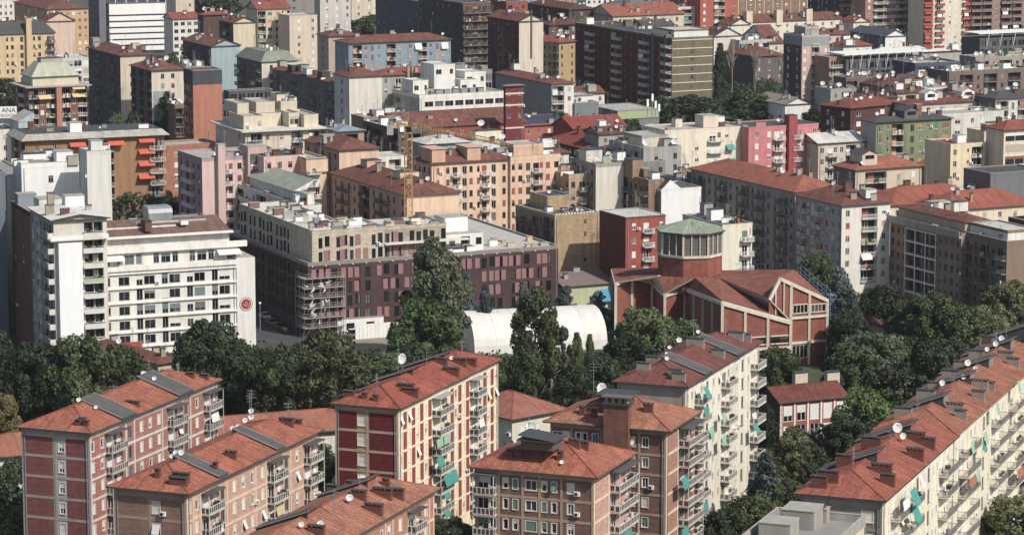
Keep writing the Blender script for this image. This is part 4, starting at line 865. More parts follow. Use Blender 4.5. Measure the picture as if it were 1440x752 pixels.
# gable front
o = Vector((cu.y, -cu.x, 0)); mb = MB(); g0 = [cA - cu * 2.5, cA + cu * 11.3]
mb.poly([Vector((g0[0].x, g0[0].y, 0)), Vector((g0[1].x, g0[1].y, 0)), FB - Vector((0, 0, .4)), FA - Vector((0, 0, .4)), FC - Vector((0, 0, .4))], cb); mb.poly([FB - Vector((0, 0, .4)), Vector((FB.x, FB.y, 0)), Vector((H1_.x, H1_.y, 0)), H1_ - Vector((0, 0, .4))], cb); mb.poly([H1_ - Vector((0, 0, .4)), Vector((H1_.x, H1_.y, 0)), Vector((H2_.x, H2_.y, 0)), H2_ - Vector((0, 0, .4))], cb); mb.build('gable_front', ch)
zg = lambda t: 18.6 - (5.3 / 11.3) * t if t > 0 else 18.6 + t * 1.76
for t, w_ in ((2.7, .6), (7, .5), (11.2, .6), (-.9, .3), (1, .3)):
    p = cA + cu * t + o * .12; mb = MB(); mb.beam(Vector((p.x, p.y, 0)), Vector((p.x, p.y, zg(t) - .5)), w_, .5, cc); mb.build('pillar', ch)
for a_, b_ in ((FA, FB), (FC, FA)): mb = MB(); mb.beam(a_ + o * .15 - Vector((0, 0, .35)), b_ + o * .15 - Vector((0, 0, .35)), .5, .7, cc); mb.build('roof_beam', ch)
for z in (9.9, 4.7): mb = MB(); a_ = cA + cu * 2.7 + o * .2; b_ = cA + cu * 11.3 + o * .2; mb.beam(Vector((a_.x, a_.y, z)), Vector((b_.x, b_.y, z)), .5, .45, cc); mb.build('beam', ch)
for t0, t1, z0, z1 in ((3.2, 6.6, 10.8, 12.6), (7.4, 10.8, 10.8, 12.4), (3.1, 6.7, 1.5, 4.2)):
    mb = MB(); n = 4
    for k in range(n):
        a_ = cA + cu * (t0 + (t1 - t0) * k / n + .07) + o * .06; b_ = cA + cu * (t0 + (t1 - t0) * (k + 1) / n - .07) + o * .06; mb.poly([Vector((a_.x, a_.y, z0)), Vector((b_.x, b_.y, z0)), Vector((b_.x, b_.y, z1)), Vector((a_.x, a_.y, z1))], G)
    a_, b_ = cA + cu * t0 + o * .08, cA + cu * t1 + o * .08
    for z in (z0, z1): mb.beam(Vector((a_.x, a_.y, z)), Vector((b_.x, b_.y, z)), .18, .18, cc)
    for k in range(n + 1): p = a_ + (b_ - a_) * (k / n); mb.beam(Vector((p.x, p.y, z0)), Vector((p.x, p.y, z1)), .12, .14, cc)
    mb.build('window', ch)
# lantern
dcx = V(38, 645, 0); ring = lambda r, z: [Vector((dcx.x + r * math.cos(rad(255 + 45 * i)), dcx.y + r * math.sin(rad(255 + 45 * i)), z)) for i in range(8)]
bs, gl0, gl1 = ring(7.0, 11), ring(7.0, 18.8), ring(7.0, 23.7)
mb = MB()
for i in range(8): mb.poly([bs[i], bs[(i + 1) % 8], gl0[(i + 1) % 8], gl0[i]], cb)
mb.build('lantern_base', ch)
lg = M('#63605c', .5, .15, 1, .1)
for i in range(8):
    a_, b_ = gl0[i], gl0[(i + 1) % 8]; c_, d_ = gl1[i], gl1[(i + 1) % 8]; u = (b_ - a_)
    nrm = Vector((u.y, -u.x, 0)).normalized()
    for k in range(3):
        p0, p1 = a_ + u * (k / 3), a_ + u * ((k + 1) / 3); mb = MB(); q0, q1 = p0 - nrm * .15, p1 - nrm * .15
        mb.poly([q0 + Vector((0, 0, .3)), q1 + Vector((0, 0, .3)), q1 + Vector((0, 0, 4.7)), q0 + Vector((0, 0, 4.7))], lg)
        for e in (.33, .66): r0 = q0 + (q1 - q0) * e + nrm * .02; mb.beam(r0 + Vector((0, 0, .3)), r0 + Vector((0, 0, 4.7)), .05, .05, M('#8d8a84', .6, .1, 1, 0))
        for e in (1.1, 2, 2.9, 3.8): mb.beam(q0 + Vector((0, 0, e)) + nrm * .02, q1 + Vector((0, 0, e)) + nrm * .02, .05, .05, M('#8d8a84', .6, .1, 1, 0))
        mb.build('lantern_window', ch); mb = MB(); mb.beam(p0, p0 + Vector((0, 0, 4.85)), .4 if k == 0 else .22, .3, cc); mb.build('mullion', ch)
    mb = MB(); mb.beam(a_ + nrm * .05, b_ + nrm * .05, .5, .5, cc); mb.build('lantern_beam', ch); mb = MB(); mb.beam(c_, d_, .5, .3, cc); mb.build('lantern_beam', ch)
cop = SHEET('#919d86', .7, .6); ap = Vector((dcx.x, dcx.y, 26.1)); e0 = ring(7.6, 23.9)
for i in range(8):
    mb = MB(); mb.poly([e0[i], e0[(i + 1) % 8], ap], cop); mb.poly([e0[(i + 1) % 8], e0[i], e0[i] - Vector((0, 0, .3)), e0[(i + 1) % 8] - Vector((0, 0, .3))][::-1], GUT)
    mb.beam(e0[i], ap, .16, .14, M('#9fb09a', .6, .1, 1, 0))
    for k in range(1, 5): q = e0[i] + (e0[(i + 1) % 8] - e0[i]) * (k / 5); mb.beam(q + Vector((0, 0, .03)), q + (ap - q) * (1 - abs(k - 2.5) / 2.6) + Vector((0, 0, .03)), .07, .08, cop)
    mb.build('copper_panel', ch)
# blue scaffold on the church's far edge
sc_m = M('#5f7d99', .5, .1, 1, 0, .4); pb = FB + Vector((43.4, 622.8, 0))
st = thing('scaffold', 'blue steel scaffold tower climbing the right edge of the brick church', 'scaffold', (pb.x + .6, pb.y + .4, 0)); bk = -cu.yxz if False else Vector((-math.sin(rad(24)), math.cos(rad(24)), 0))
for f in range(7):
    z = f * 2.0; mb = MB()
    for a_, b_ in (((0, 0), (1.3, .6)), ((1.3, .6), (.6, 2.2)), ((.6, 2.2), (-.7, 1.6)), ((-.7, 1.6), (0, 0))):
        mb.beam((*a_, z + 1.9), (*b_, z + 1.9), .12, .12, sc_m); mb.beam((*a_, z), (*a_, z + 2), .14, .14, sc_m); mb.beam((*a_, z + 1), (*b_, z + 1), .07, .07, sc_m)
    mb.beam((0, 0, z), (1.3, .6, z + 1.9), .07, .07, sc_m); mb.box(-.4, .4, z + 1.82, .9, 1.7, z + 1.88, M('#8a9099', .7, .1, 1, 0)); mb.build('scaffold_bay', st, kind='stuff')
d = H1_ - FB; mb = MB(); h1w, fbw = H1_, FB
for k in range(9):
    p = V(pb.x + .7, pb.y + .5, 0) * 0 + (d * (k / 8)); q = d * ((k + 1) / 8)
    mb.beam(p + Vector((0, 0, 12.4)), p + Vector((0, 0, 15)), .12, .12, sc_m)
    if k < 8:
        for z in (13.2, 14, 14.9): mb.beam(p + Vector((0, 0, z)), q + Vector((0, 0, z)), .09, .09, sc_m)
d2 = H2_ - FB
for k in range(8):
    p = d + (d2 - d) * (k / 9); q = d + (d2 - d) * ((k + 1) / 9); mb.beam(p + Vector((0, 0, 12.6)), p + Vector((0, 0, 14.6)), .12, .12, sc_m)
    for z in (13.4, 14.5): mb.beam(p + Vector((0, 0, z)), q + Vector((0, 0, z)), .09, .09, sc_m)
mb.build('edge_railing', st, kind='stuff')
# ---------------------------------------------------------------- white barrel tent
tw = M('#d8d7cf', .6, .05, .4, .05); P0 = at(668, 500, 0); ax = Vector((math.sin(rad(74)), math.cos(rad(74)), 0)); nx = Vector((math.cos(rad(74)), -math.sin(rad(74)), 0))
tn = thing('tent', 'long white barrel-vaulted sports tent between the trees', 'tent', (P0.x, P0.y, 0)); TL, TR_, TH_ = 29, 9.0, 7.8; n = 18; seg = 6
prof = [(nx * (TR_ * math.cos(math.pi * i / n)) - nx * TR_, TH_ * math.sin(math.pi * i / n) ** .8) for i in range(n + 1)]
for k in range(seg):
    mb = MB(); a0, a1 = ax * (TL * k / seg), ax * (TL * (k + 1) / seg)
    for i in range(n): mb.poly([prof[i][0] + a0 + Vector((0, 0, prof[i][1])), prof[i][0] + a1 + Vector((0, 0, prof[i][1])), prof[i + 1][0] + a1 + Vector((0, 0, prof[i + 1][1])), prof[i + 1][0] + a0 + Vector((0, 0, prof[i + 1][1]))], tw)
    mb.build('roof_panel', tn)
    mb = MB()
    for i in range(n): mb.beam(prof[i][0] + a0 + Vector((0, 0, prof[i][1] + .02)), prof[i + 1][0] + a0 + Vector((0, 0, prof[i + 1][1] + .02)), .12, .08, tw)
    mb.build('seam', tn)
for a0 in (Vector(), ax * TL):
    mb = MB(); mb.poly([p + a0 + Vector((0, 0, z)) for p, z in prof], M('#dfe2e4', .6, .05, .4, .05)); mb.build('end_wall', tn)
# ---------------------------------------------------------------- hotel and white tower on the left
TH2 = -22.
wW = M('#e4e3de', .85, .05, .4, .08); wP = Pal(M('#7f8386', .5, .1, 1, 0), (SHUT, M('#5f656a', .6, .1, 1, 0)), (.12, .3, .58), rail='solid', railm=M('#d6d3cb', .8, .08, 1, .1), slab=M('#cfccc4', .85, .08, 1, .1))
T1 = Bld('apartment_tower', 'pale apartment tower with a blank bright white strip up its front', (75, 311), 31, TH2, 12, 150, wall=M('#c9c2b4', .9, .08, .4, .12), pal=wP, lod=1, st=3.1)
x1 = T1.W * .33; T1.mass(box=(0, 0, T1.W, T1.D * .5), L=fc('w,w,wbb', wall=M('#a9aaa8', .9, .08, .4, .12)), R=fc('...__LL.', wall=M('#d4cdbf', .9, .08, .4, .12)))
T1.mass(box=(.6, T1.D * .5, T1.W - 2, T1.D), wall=M('#7a5346', .9, .12, .5, .12), z1=29, L=fc('w.w.w', wall=M('#7a5346', .9, .12, .5, .12)))
mb = MB(); mb.box(T1.W * .06, -1.25, 0, T1.W * .5, -.02, 26.6, M('#e9ecee', .8, .03, .3, .03)); mb.build('white_strip', T1.root)
for k in range(9):
    z = 31 - .35 - (k + 1) * 3.1; T1.slab((T1.W * .52, -1.4, T1.W * .9, 0), z - .2, 0, .2, wP.slab, 'balcony')
    T1.unit(T1.W * .71, -1.32, T1.W * .38, .1, .95, wP.railm if k != 3 else M('#a9b394', .8, .1, 1, 0), z=z, name='railing')
    mb = MB(); mb.box(-1.2, T1.D * .02, z - .2, 0, T1.D * .17, z, wP.slab); mb.box(-1.2, T1.D * .02, z, -1.1, T1.D * .17, z + .95, wP.railm); mb.build('balcony', T1.root)
T1.slab((-1, -1.4, T1.W, 3), 27.2 - .2, 0, .25, wP.slab, 'terrace_slab'); 
mb = MB(); mb.box(-.9, -1.35, 27.25, T1.W, -1.28, 28.1, WHITE); mb.build('railing', T1.root)
T1.hip(M('#d2d0c8', .8, .1, .3, .1), 9, .7, box=(0, 0, T1.W, T1.D * .5), gable='R', along='y'); T1.chimney(T1.W * .35, T1.D * .45, 1.4, 1, 2.4, M('#9d9487', .9, .1, 1, .1)); T1.unit(T1.W * .7, T1.D * .36, 4, 3, 2.2, wW, name='roof_room'); T1.dress(4)
T1.rbox = (.6, T1.D * .5, T1.W - 2, T1.D); T1.eave = 29; T1.slope = 0; T1.flat(M('#a58f80', .9, .15, .4, 0), .8, box=(.6, T1.D * .5, T1.W - 2, T1.D), z=29, pm=M('#4a3b36', .9, .1, 1, 0)); T1.unit(T1.W * .45, T1.D * .62, 5, 5, 3.2, M('#d8d6cf', .9, .05, 1, .1), name='roof_room'); T1.unit(T1.W * .25, T1.D * .9, 4, 3, 2.8, M('#7f8b97', .6, .1, 1, 0), name='roof_room')
# orange lower balconies
T2 = Bld('office_tower', 'tall blank white tower slab rising behind the hotel', (122, 216), 40, TH2, 111, 156, wall=M('#d6d5cf', .85, .05, .3, .1), lod=1, cat='tower')
T2.mass(L=fc('..s')).flat(par=.5, pm=M('#cfcec8', .85, .05, .3, .1)); T2.dress(3)
T3 = Bld('office_building', 'bright white stepped office with rooftop pipes and plant, at the far left', (30, 236), 36, TH2, 18, 112, D=9, wall=M('#e6e6e2', .85, .04, .3, .06), pal=Pal(STEEL, (DARK,), (.1, .2, .7)), lod=1, cat='office building')
T3.mass(R=fc('___W___', n=4, st=4.0)).flat(M('#d9d9d5', .8, .08, .4, 0), .9); T3.dress(9)
x = T3.W * .75; T3.unit(x, 2.2, T3.W * .28, 4, 3.0, WHITE, z=36, name='roof_room'); T3.unit(T3.W * .3, 5, 5, 3, 2.4, WHITE, z=36, name='roof_room')
mb = MB(); mb.tube((T3.W * .2, 4, 37), (T3.W * .9, 5, 37), .35, .35, WHITE, 8); mb.tube((T3.W * .3, 3, 37), (T3.W * .95, 3.5, 37), .3, .3, STEEL, 8); mb.build('pipe', T3.root)
T4 = Bld('office_building', 'pale green-blue blank office flank under the bright white stepped office', (10, 251), 33, TH2, -30, 46, wall=M('#b7c3c2', .8, .05, .3, .1), pal=wP, lod=1, cat='office building'); T4.mass(R=fc('.___')).flat(par=.4)
T5 = Bld('office_tower', 'dark blue-grey windowless slab cut by the left edge of the picture', (-12, 245), 36, TH2, -60, 7, wall=M('#6d7682', .8, .06, .3, .08), lod=1, cat='tower'); T5.mass().flat(par=.4)
hW = M('#dedcd5', .85, .06, .4, .12); hP = Pal(M('#8d9296', .5, .1, 1, 0), (M('#6e7b80', .6, .1, 1, 0), M('#d5d2c8', .6, .06, 1, 0)), (.1, .4, .5), slab=M('#d6d2c8', .8, .06, 1, .1))
HT = Bld('hotel', 'off-white hotel with ribbon ledges, stepped terraces and a round red emblem', (143, 381), 18.2, TH2 - .5, None, 358, D=16, wall=hW, pal=hP, lod=1, cat='hotel', st=3.1)
xe = along(HT.O, HT.b, 332); W_ = HT.W; sl = M('#e6e3da', .8, .05, 1, .1)
HT.mass(box=(0, 0, xe, HT.D), R=fc('w.W.gW.gW.gW.gW.', top=.9, ww=1.5, wh=1.7)); HT.mass(box=(xe, -.25, W_, HT.D), wall=hW, name='end_wall', z1=19.2)
for k in range(6):
    z = 18.2 - .9 - k * 3.1; mb = MB(); mb.box(-.4, -.42, z - .12, xe - .02, -.003, z + .2, sl); mb.build('ledge', HT.root)
mb = MB(); mb.box(-.4, -.5, 17.9, xe - .02, -.3, 18.9, sl); mb.build('parapet', HT.root)
HT.mass(box=(0, 2.4, xe + 1, HT.D), z0=18.2, z1=21.4, R=fc('W.gWg..gWg..gWg..W', n=1, top=.25, st=2.85, ww=1.3, wh=1.8)); mb = MB(); mb.box(-.5, 1.6, 21.3, xe + 3, 2.38, 22.5, sl); mb.build('parapet', HT.root)
HT.mass(box=(0, 4.6, xe, HT.D), z0=21.4, z1=24.2, R=fc('.W..w.W..w..W', n=1, top=.4, ww=1.6, wh=1.2)); mb = MB(); mb.box(-.4, 3.2, 24.1, xe + .5, 4.58, 24.5, sl); mb.build('ledge', HT.root)
mb = MB(); tz = 24.5; tb = TILE('#8a665b', .25, .2); y0_, y1_ = 4.2, 10.5
mb.poly([(-.4, y0_, tz), (xe + .3, y0_, tz), (xe - 1, y1_, tz + 2.6), (-.4, y1_, tz + 2.6)], tb); mb.poly([(xe + .3, y0_, tz), (xe + .3, 16, tz), (xe - 1, y1_, tz + 2.6)], tb); mb.poly([(-.4, y1_, tz + 2.6), (xe - 1, y1_, tz + 2.6), (xe + .3, 16, tz), (-.4, 16, tz)], tb); mb.poly([(-.4, y0_, tz), (-.4, y1_, tz + 2.6), (-.4, 16, tz)], hW); mb.build('roof', HT.root)
mb = MB(); mb.beam((-.4, 7, tz + 1.28), (xe * .62, 7, tz + 1.28), .3, .3, hW); mb.build('roof_kerb', HT.root)
xx = along(HT.O, HT.b, 228); xz = along(HT.O, HT.b, 262); mb = MB(); prf = [(9.5, 25), (9.5, 28.2), (9.9, 29), (10.7, 29.4), (14, 29.4), (14, 25)]
for (ya, za), (yb, zb) in zip(prf, prf[1:]): mb.poly([(xx, ya, za), (xz, ya, za), (xz, yb, zb), (xx, yb, zb)][::1], SHEET('#8d9397', .6, .4))
for x in (xx, xz): mb.poly([(x, a_, b_) for a_, b_ in prf], STEEL)
mb.build('cooling_plant', HT.root); mb = MB(); mb.box(xx - 3, 8.5, 25, xz + 7, 15, 26.6, M('#b9b4aa', .9, .1, .5, .1)); mb.build('plant_room', HT.root)
mb = MB()
for i in range(9): x = xz + .3 + i * .8; mb.beam((x, 8.6, 26.6), (x, 8.6, 27.8), .06, .06, STEEL)
mb.beam((xz, 8.6, 27.8), (xz + 7, 8.6, 27.8), .07, .07, STEEL); mb.beam((xz, 8.6, 27.2), (xz + 7, 8.6, 27.2), .05, .05, STEEL); mb.build('railing', HT.root)
HT.chimney(along(HT.O, HT.b, 218), 6, 1.4, 3.5, 1.2, M('#6e5048', .9, .1, 1, .1), z=26); HT.unit(xz + 1.5, 6.4, 1.6, 1.2, .9, WHITE, z=26, name='roof_vent')
HT.awning('R', along(HT.O, HT.b, 325), 20.9, 5, .8, 2, WCLOTH, 'white fabric awning', box=(0, 2.4, W_, 16)); HT.awning('R', along(HT.O, HT.b, 162), 20.9, 4.5, .8, 2, WCLOTH, box=(0, 2.4, W_, 16))
HT.awning('R', along(HT.O, HT.b, 172), 2.9, 7, .7, 1.8, M('#9c2b30', .7, .1, 1, .05), 'dark red entrance awning')
# round emblem: red disc, ring and three pale flame strokes
t, z = HT.fhit('R', 345.5, 427); er = M('#9e2530', .6, .05, 1, 0); ew = M('#ece8df', .6, .03, 1, 0); mb = MB()
def disc(r, y, m, r0=0, n=28):
    for i in range(n):
        a_, b_ = 2 * math.pi * i / n, 2 * math.pi * (i + 1) / n; P = lambda rr, q: (t + rr * math.cos(q), y, z + rr * math.sin(q))
        mb.poly([P(r0, a_), P(r, a_), P(r, b_), P(r0, b_)] if r0 else [P(r, a_), P(r, b_), (t, y, z)], m)
disc(1.45, -.32, er, 1.3); disc(1.3, -.31, ew); disc(1.12, -.33, er)
for pts in ([(-.75, .25), (-.62, -.2), (-.35, -.4), (-.05, -.15), (-.2, .1), (-.05, .55)], [(.0, -.75), (.05, -.2), (.28, .05), (.15, .6)], [(.35, -.55), (.75, -.2), (.62, .1), (.72, .5)]):
    for p, q in zip(pts, pts[1:]): mb.beam((t + p[0], -.35, z + p[1]), (t + q[0], -.35, z + q[1]), .16, .04, ew)
mb.build('emblem', HT.root)
# ---------------------------------------------------------------- new maroon clad block under construction
bm = M('#5a4345', .8, .12, .5, .08, brick=2); be = M('#cdbfa8', .9, .08, .4, .1, brick=2); pS = M('#9a6d6c', .7, .08, 1, .05)
bP = Pal(M('#30302f', .5, .1, 1, 0), (pS,), (.0, .0, 1), slab=M('#bdb7ae', .9, .1, 1, .1)); 
Q = Bld('apartment_building', 'long new maroon-clad apartment block with sliding pink shutters and beige setback floors', (433, 373), 15.6, -24.5, 316, 785, wall=bm, pal=bP, lod=1, st=3.05)
Q.mass(R=fc('.wgw.wg,w..g,w..wgw.w,gw..wgw.w.g.ww.', top=.5, ww=1.25, wh=2.1), L=fc('wwgw.wgwwgw.wgwwgwgwww', top=.5, ww=1.25, wh=2.1))
o_, u_, n_, rz_, L_q = Q.frame('R'); rr = random.Random(4)
for k in range(4):
    for i in range(34):
        t = 1.4 + i * (L_q - 3) / 34 + rr.uniform(-.2, .2)
        if rr.random() < .5:
            link('sliding_shutter', cached(('slsh',), lambda: (lambda m: (m.box(-.55, -.12, 0, .55, -.03, 2.25, pS, skip='k'), m.mesh('sliding_shutter'))[1])(MB())), Q.root, (t, 0, 15.6 - .5 - (k + 1) * 3.05 + .25), 0)
for t in [1 + i * 3.1 for i in range(int(L_q / 3.1))]: link('spot_lamp', cached(('splamp',), lambda: (lambda m: (m.box(-.12, -.3, 0, .12, 0, .14, WHITE), m.mesh('spot_lamp'))[1])(MB())), Q.root, (t, 0, 15.2), 0)
Q.flat(M('#b3afa6', .9, .12, .4, 0), .5, pm=M('#8f8880', .9, .1, 1, .1))
xa = along(Q.O, Q.b, 545); SLS = _mc[('slsh',)]; xb = along(Q.O, Q.b, 634); xq = along(Q.O, Q.b, 690)
Q.mass(box=(1.6, 1.6, xa, 15), z0=15.6, z1=22.2, wall=be, name='setback_wall', R=fc('.wg.wgwg..wg,', n=2, top=.5, ww=1.2, wh=2.1)); Q.flat(M('#cfcdc6', .85, .12, .4, 0), .5, box=(1.6, 1.6, xa, 15), z=22.2, pm=be)
Q.mass(box=(1.6, 15, 12.6, Q.D - 6), z0=15.6, z1=22.2, wall=be, name='setback_wall', L=fc('wg.ww.gwwg.wwgw', n=2, top=.5, ww=1.2, wh=2.1)); Q.flat(M('#cfcdc6', .85, .12, .4, 0), .5, box=(1.6, 15, 12.6, Q.D - 6), z=22.2, pm=be)
Q.mass(box=(xa, 2.6, xb, 14), z0=15.6, z1=22.0, wall=M('#b3a695', .9, .08, .4, .1, brick=2), name='setback_wall', R=fc('wgw.gwgw.g', n=2, top=.4, ww=1.3, wh=2.1)); Q.flat(M('#c8c6c0', .85, .12, .4, 0), .4, box=(xa, 2.6, xb, 14), z=22.0, pm=be)
for z in (15.6 + .45, 15.6 + 3.5):
    for i in range(16):
        t = 3 + i * (xb - 4) / 16
        if rr.random() < .55 and not xa - .8 < t < xa + .8: link('sliding_shutter', SLS, Q.root, (t, 1.6 if t < xa else 2.6, z), 0)
Q.slab((xa, 1.0, xb + 5, 2.6), 18.6, 0, .3, M('#d9d6ce', .8, .06, 1, .1), 'canopy_slab')
Q.mass(box=(xb, 4, xq, 14), z0=15.6, z1=19.5, wall=M('#dfddd7', .85, .05, .4, .1), name='roof_rooms', R=fc('.W.L.W', n=1, top=.3)); Q.mass(box=(xb + 2, 8, xq - 2, 14), z0=19.5, z1=22.6, wall=WHITE, name='roof_rooms', R=fc('.W.W', n=1))
for (b0, z, n) in (((2, 2, xa - 1, 14), 22.4, 16), ((2.2, 15.5, 12, Q.D - 8), 22.4, 16), ((xa + 1, 3, xb - 1, 13), 22.2, 12), ((xq + 1, 2, Q.W - 1, 12), 15.8, 9), ((xb, 2, xq, 4), 15.8, 4)):
    for _ in range(n):
        x = rr.uniform(b0[0] + .6, b0[2] - .6); y = rr.uniform(b0[1] + .6, b0[3] - .6); Q.unit(x, y, rr.uniform(.7, 2.6), rr.uniform(.7, 1.8), rr.uniform(.4, 1.5), rr.choice((WHITE, STEEL, CONC, M('#7c5a50', .8, .1, 1, 0), M('#c8a878', .8, .1, 1, 0))), z, rr.choice(('air_conditioner', 'roof_unit', 'material_pallet')))
for (xs, ys, xe_, ye, z) in ((1.8, 1.7, xa - .2, 1.7, 22.8), (1.8, 1.7, 1.8, 14.8, 22.8), (xa, 2.7, xb, 2.7, 22.5)):
    mb = MB(); L = math.hypot(xe_ - xs, ye - ys); k = int(L / 1.5)
    for i in range(k + 1): px_, py_ = xs + (xe_ - xs) * i / k, ys + (ye - ys) * i / k; mb.beam((px_, py_, z - .2), (px_, py_, z + .9), .05, .05, STEEL)
    mb.beam((xs, ys, z + .9), (xe_, ye, z + .9), .05, .05, STEEL); mb.beam((xs, ys, z + .45), (xe_, ye, z + .45), .04, .04, STEEL); mb.build('guard_rail', Q.root, kind='stuff')
# scaffold on its corner
v = Q.fpt('R', 0, 0); sf = thing('scaffold', 'pale pipe scaffold with torn white netting wrapped round the corner of the maroon block', 'scaffold', (Q.O.x, Q.O.y, 0), -Q.th); sw = M('#9c9993', .7, .1, 1, 0); xs = along(Q.O, Q.b, 482)
for k in range(6):
    z = k * 2.15; mb = MB(); mb.box(-1.4, -1.4, z + 2.0, xs, -.35, z + 2.1, sw); mb.box(-1.4, -.35, z + 2.0, -.35, 4, z + 2.1, sw)
    for zz in (z + 2.6, z + 3.1): mb.beam((-1.4, -1.4, zz), (xs, -1.4, zz), .06, .06, sw); mb.beam((-1.4, -1.4, zz), (-1.4, 4, zz), .06, .06, sw)
    mb.build('scaffold_deck', sf, kind='stuff')
mb = MB()
for i in range(6): x = -1.4 + i * (xs + 1.4) / 5; mb.beam((x, -1.4, 0), (x, -1.4, 13), .08, .08, sw); mb.beam((x, -.35, 0), (x, -.35, 13), .07, .07, sw)
for i in range(3): y = -1.4 + i * 2.7; mb.beam((-1.4, y, 0), (-1.4, y, 13), .08, .08, sw)
for i in range(3): mb.beam((-1.4 + i * 3, -1.42, 4.4 * i % 9), (1.6 + i * 3, -1.42, 4.4 * i % 9 + 4.4), .06, .06, sw)
mb.build('scaffold_pipes', sf, kind='stuff'); mb = MB(); rr = random.Random(3); nm = M('#bdb9b3', .8, .1, 1, 0)
for _ in range(26):
    p = Vector((rr.uniform(-1.6, xs * .6), -1.55, rr.uniform(4, 12))); a_, b_ = [Vector((rr.uniform(-1.3, 1.3), rr.uniform(-.15, .15), rr.uniform(-1.2, 1.2))) for _ in range(2)]; mb.poly([p, p + a_, p + b_], nm)
mb.build('torn_netting', sf, kind='stuff')
# hoarding and site cabins below
hd = thing('hoarding', 'white building-site hoarding below the maroon block', 'fence', (Q.O.x, Q.O.y, 0), -Q.th); xs2 = along(Q.O, Q.b, 548)
for i in range(12): x0_ = xs + i * (xs2 - xs) / 12; mb = MB(); mb.box(x0_ + .03, -7.05 - (i % 2) * .02, 0, x0_ + (xs2 - xs) / 12 - .03, -6.95, 3.2, wW); mb.build('hoarding_panel', hd)
gb = Bld('site_cabin', 'white site cabin with dark openings at the foot of the maroon block', (480, 447), 3.4, -24.5, None, 545, D=1.2, wall=wW, pal=bP, lod=1, cat='cabin'); gb.root.location.x -= .4 * 2; gb.root.location.y -= 1.6; gb.mass(R=fc('.W.W.', n=1)).flat(par=0)
# tower crane
cy = M('#b98a3c', .6, .12, 1, .05, .4); P = at(575, 376, 0); top_ = at(575, 182, 0)
ck = thing('tower_crane', 'yellow lattice tower crane with its thin jib reaching across the rooftops', 'crane', (at(574, 182, 39).x, at(574, 182, 39).y, 0)); chh = 38.0; hw = .85
mb = MB(); zz = 0
for sx in (-hw, hw):
    for sy in (-hw, hw): mb.beam((sx, sy, 0), (sx, sy, chh), .22, .22, cy)
k = int(chh / 1.6)
for i in range(k):
    z0, z1 = chh * i / k, chh * (i + 1) / k
    for a_, b_ in (((-hw, -hw), (hw, -hw)), ((hw, -hw), (hw, hw)), ((hw, hw), (-hw, hw)), ((-hw, hw), (-hw, -hw))): mb.beam((*a_, z1), (*b_, z1), .11, .11, cy); mb.beam((*(a_ if i % 2 else b_), z0), (*(b_ if i % 2 else a_), z1), .11, .11, cy)
mb.build('mast', ck, kind='stuff'); mb = MB(); mb.box(-.9, -1.1, chh, .9, .9, chh + 1.8, cy); mb.poly([(-.8, -1.11, chh + .5), (.8, -1.11, chh + .5), (.8, -1.11, chh + 1.6), (-.8, -1.11, chh + 1.6)], G); mb.build('cab', ck)
je = at(712, 205, chh + 1.2) - Vector((ck.location.x, ck.location.y, 0)); jb = at(548, 180, chh + 2) - Vector((ck.location.x, ck.location.y, 0))
def jib(a_, b_, name, w=.6, h=.9):
    mb = MB(); d = b_ - a_; L = d.length; n = max(3, int(L / 1.5)); u = d / L; s_ = Vector((u.y, -u.x, 0)).normalized() * w; up = Vector((0, 0, h))
    for q in (s_, -s_, up): mb.beam(a_ + q, b_ + q, .13, .13, cy)
    for i in range(n):
        p, q = a_ + d * (i / n), a_ + d * ((i + 1) / n)
        mb.beam(p + s_, (p + q) / 2 + up, .08, .08, cy); mb.beam((p + q) / 2 + up, q + s_, .08, .08, cy); mb.beam(p - s_, (p + q) / 2 + up, .08, .08, cy); mb.beam((p + q) / 2 + up, q - s_, .08, .08, cy); mb.beam(p + s_, q - s_, .07, .07, cy)
    mb.build(name, ck, kind='stuff')
jib(Vector((0, 0, chh + 2)), je, 'jib'); jib(Vector((0, 0, chh + 2)), jb, 'counter_jib'); mb = MB(); mb.box(jb.x - .6, jb.y - .6, jb.z - 1.6, jb.x + .8, jb.y + .6, jb.z + .6, CONC); mb.build('counterweight', ck)
mb = MB(); mb.beam((0, 0, chh + 1.8), (0, 0, chh + 5), .25, .25, cy); mb.beam((0, 0, chh + 5), je * .6 + Vector((0, 0, (chh + 2) * .4 + .4)), .05, .05, STEEL); mb.beam((0, 0, chh + 5), jb + Vector((0, 0, .8)), .05, .05, STEEL); mb.build('tie_mast', ck, kind='stuff')

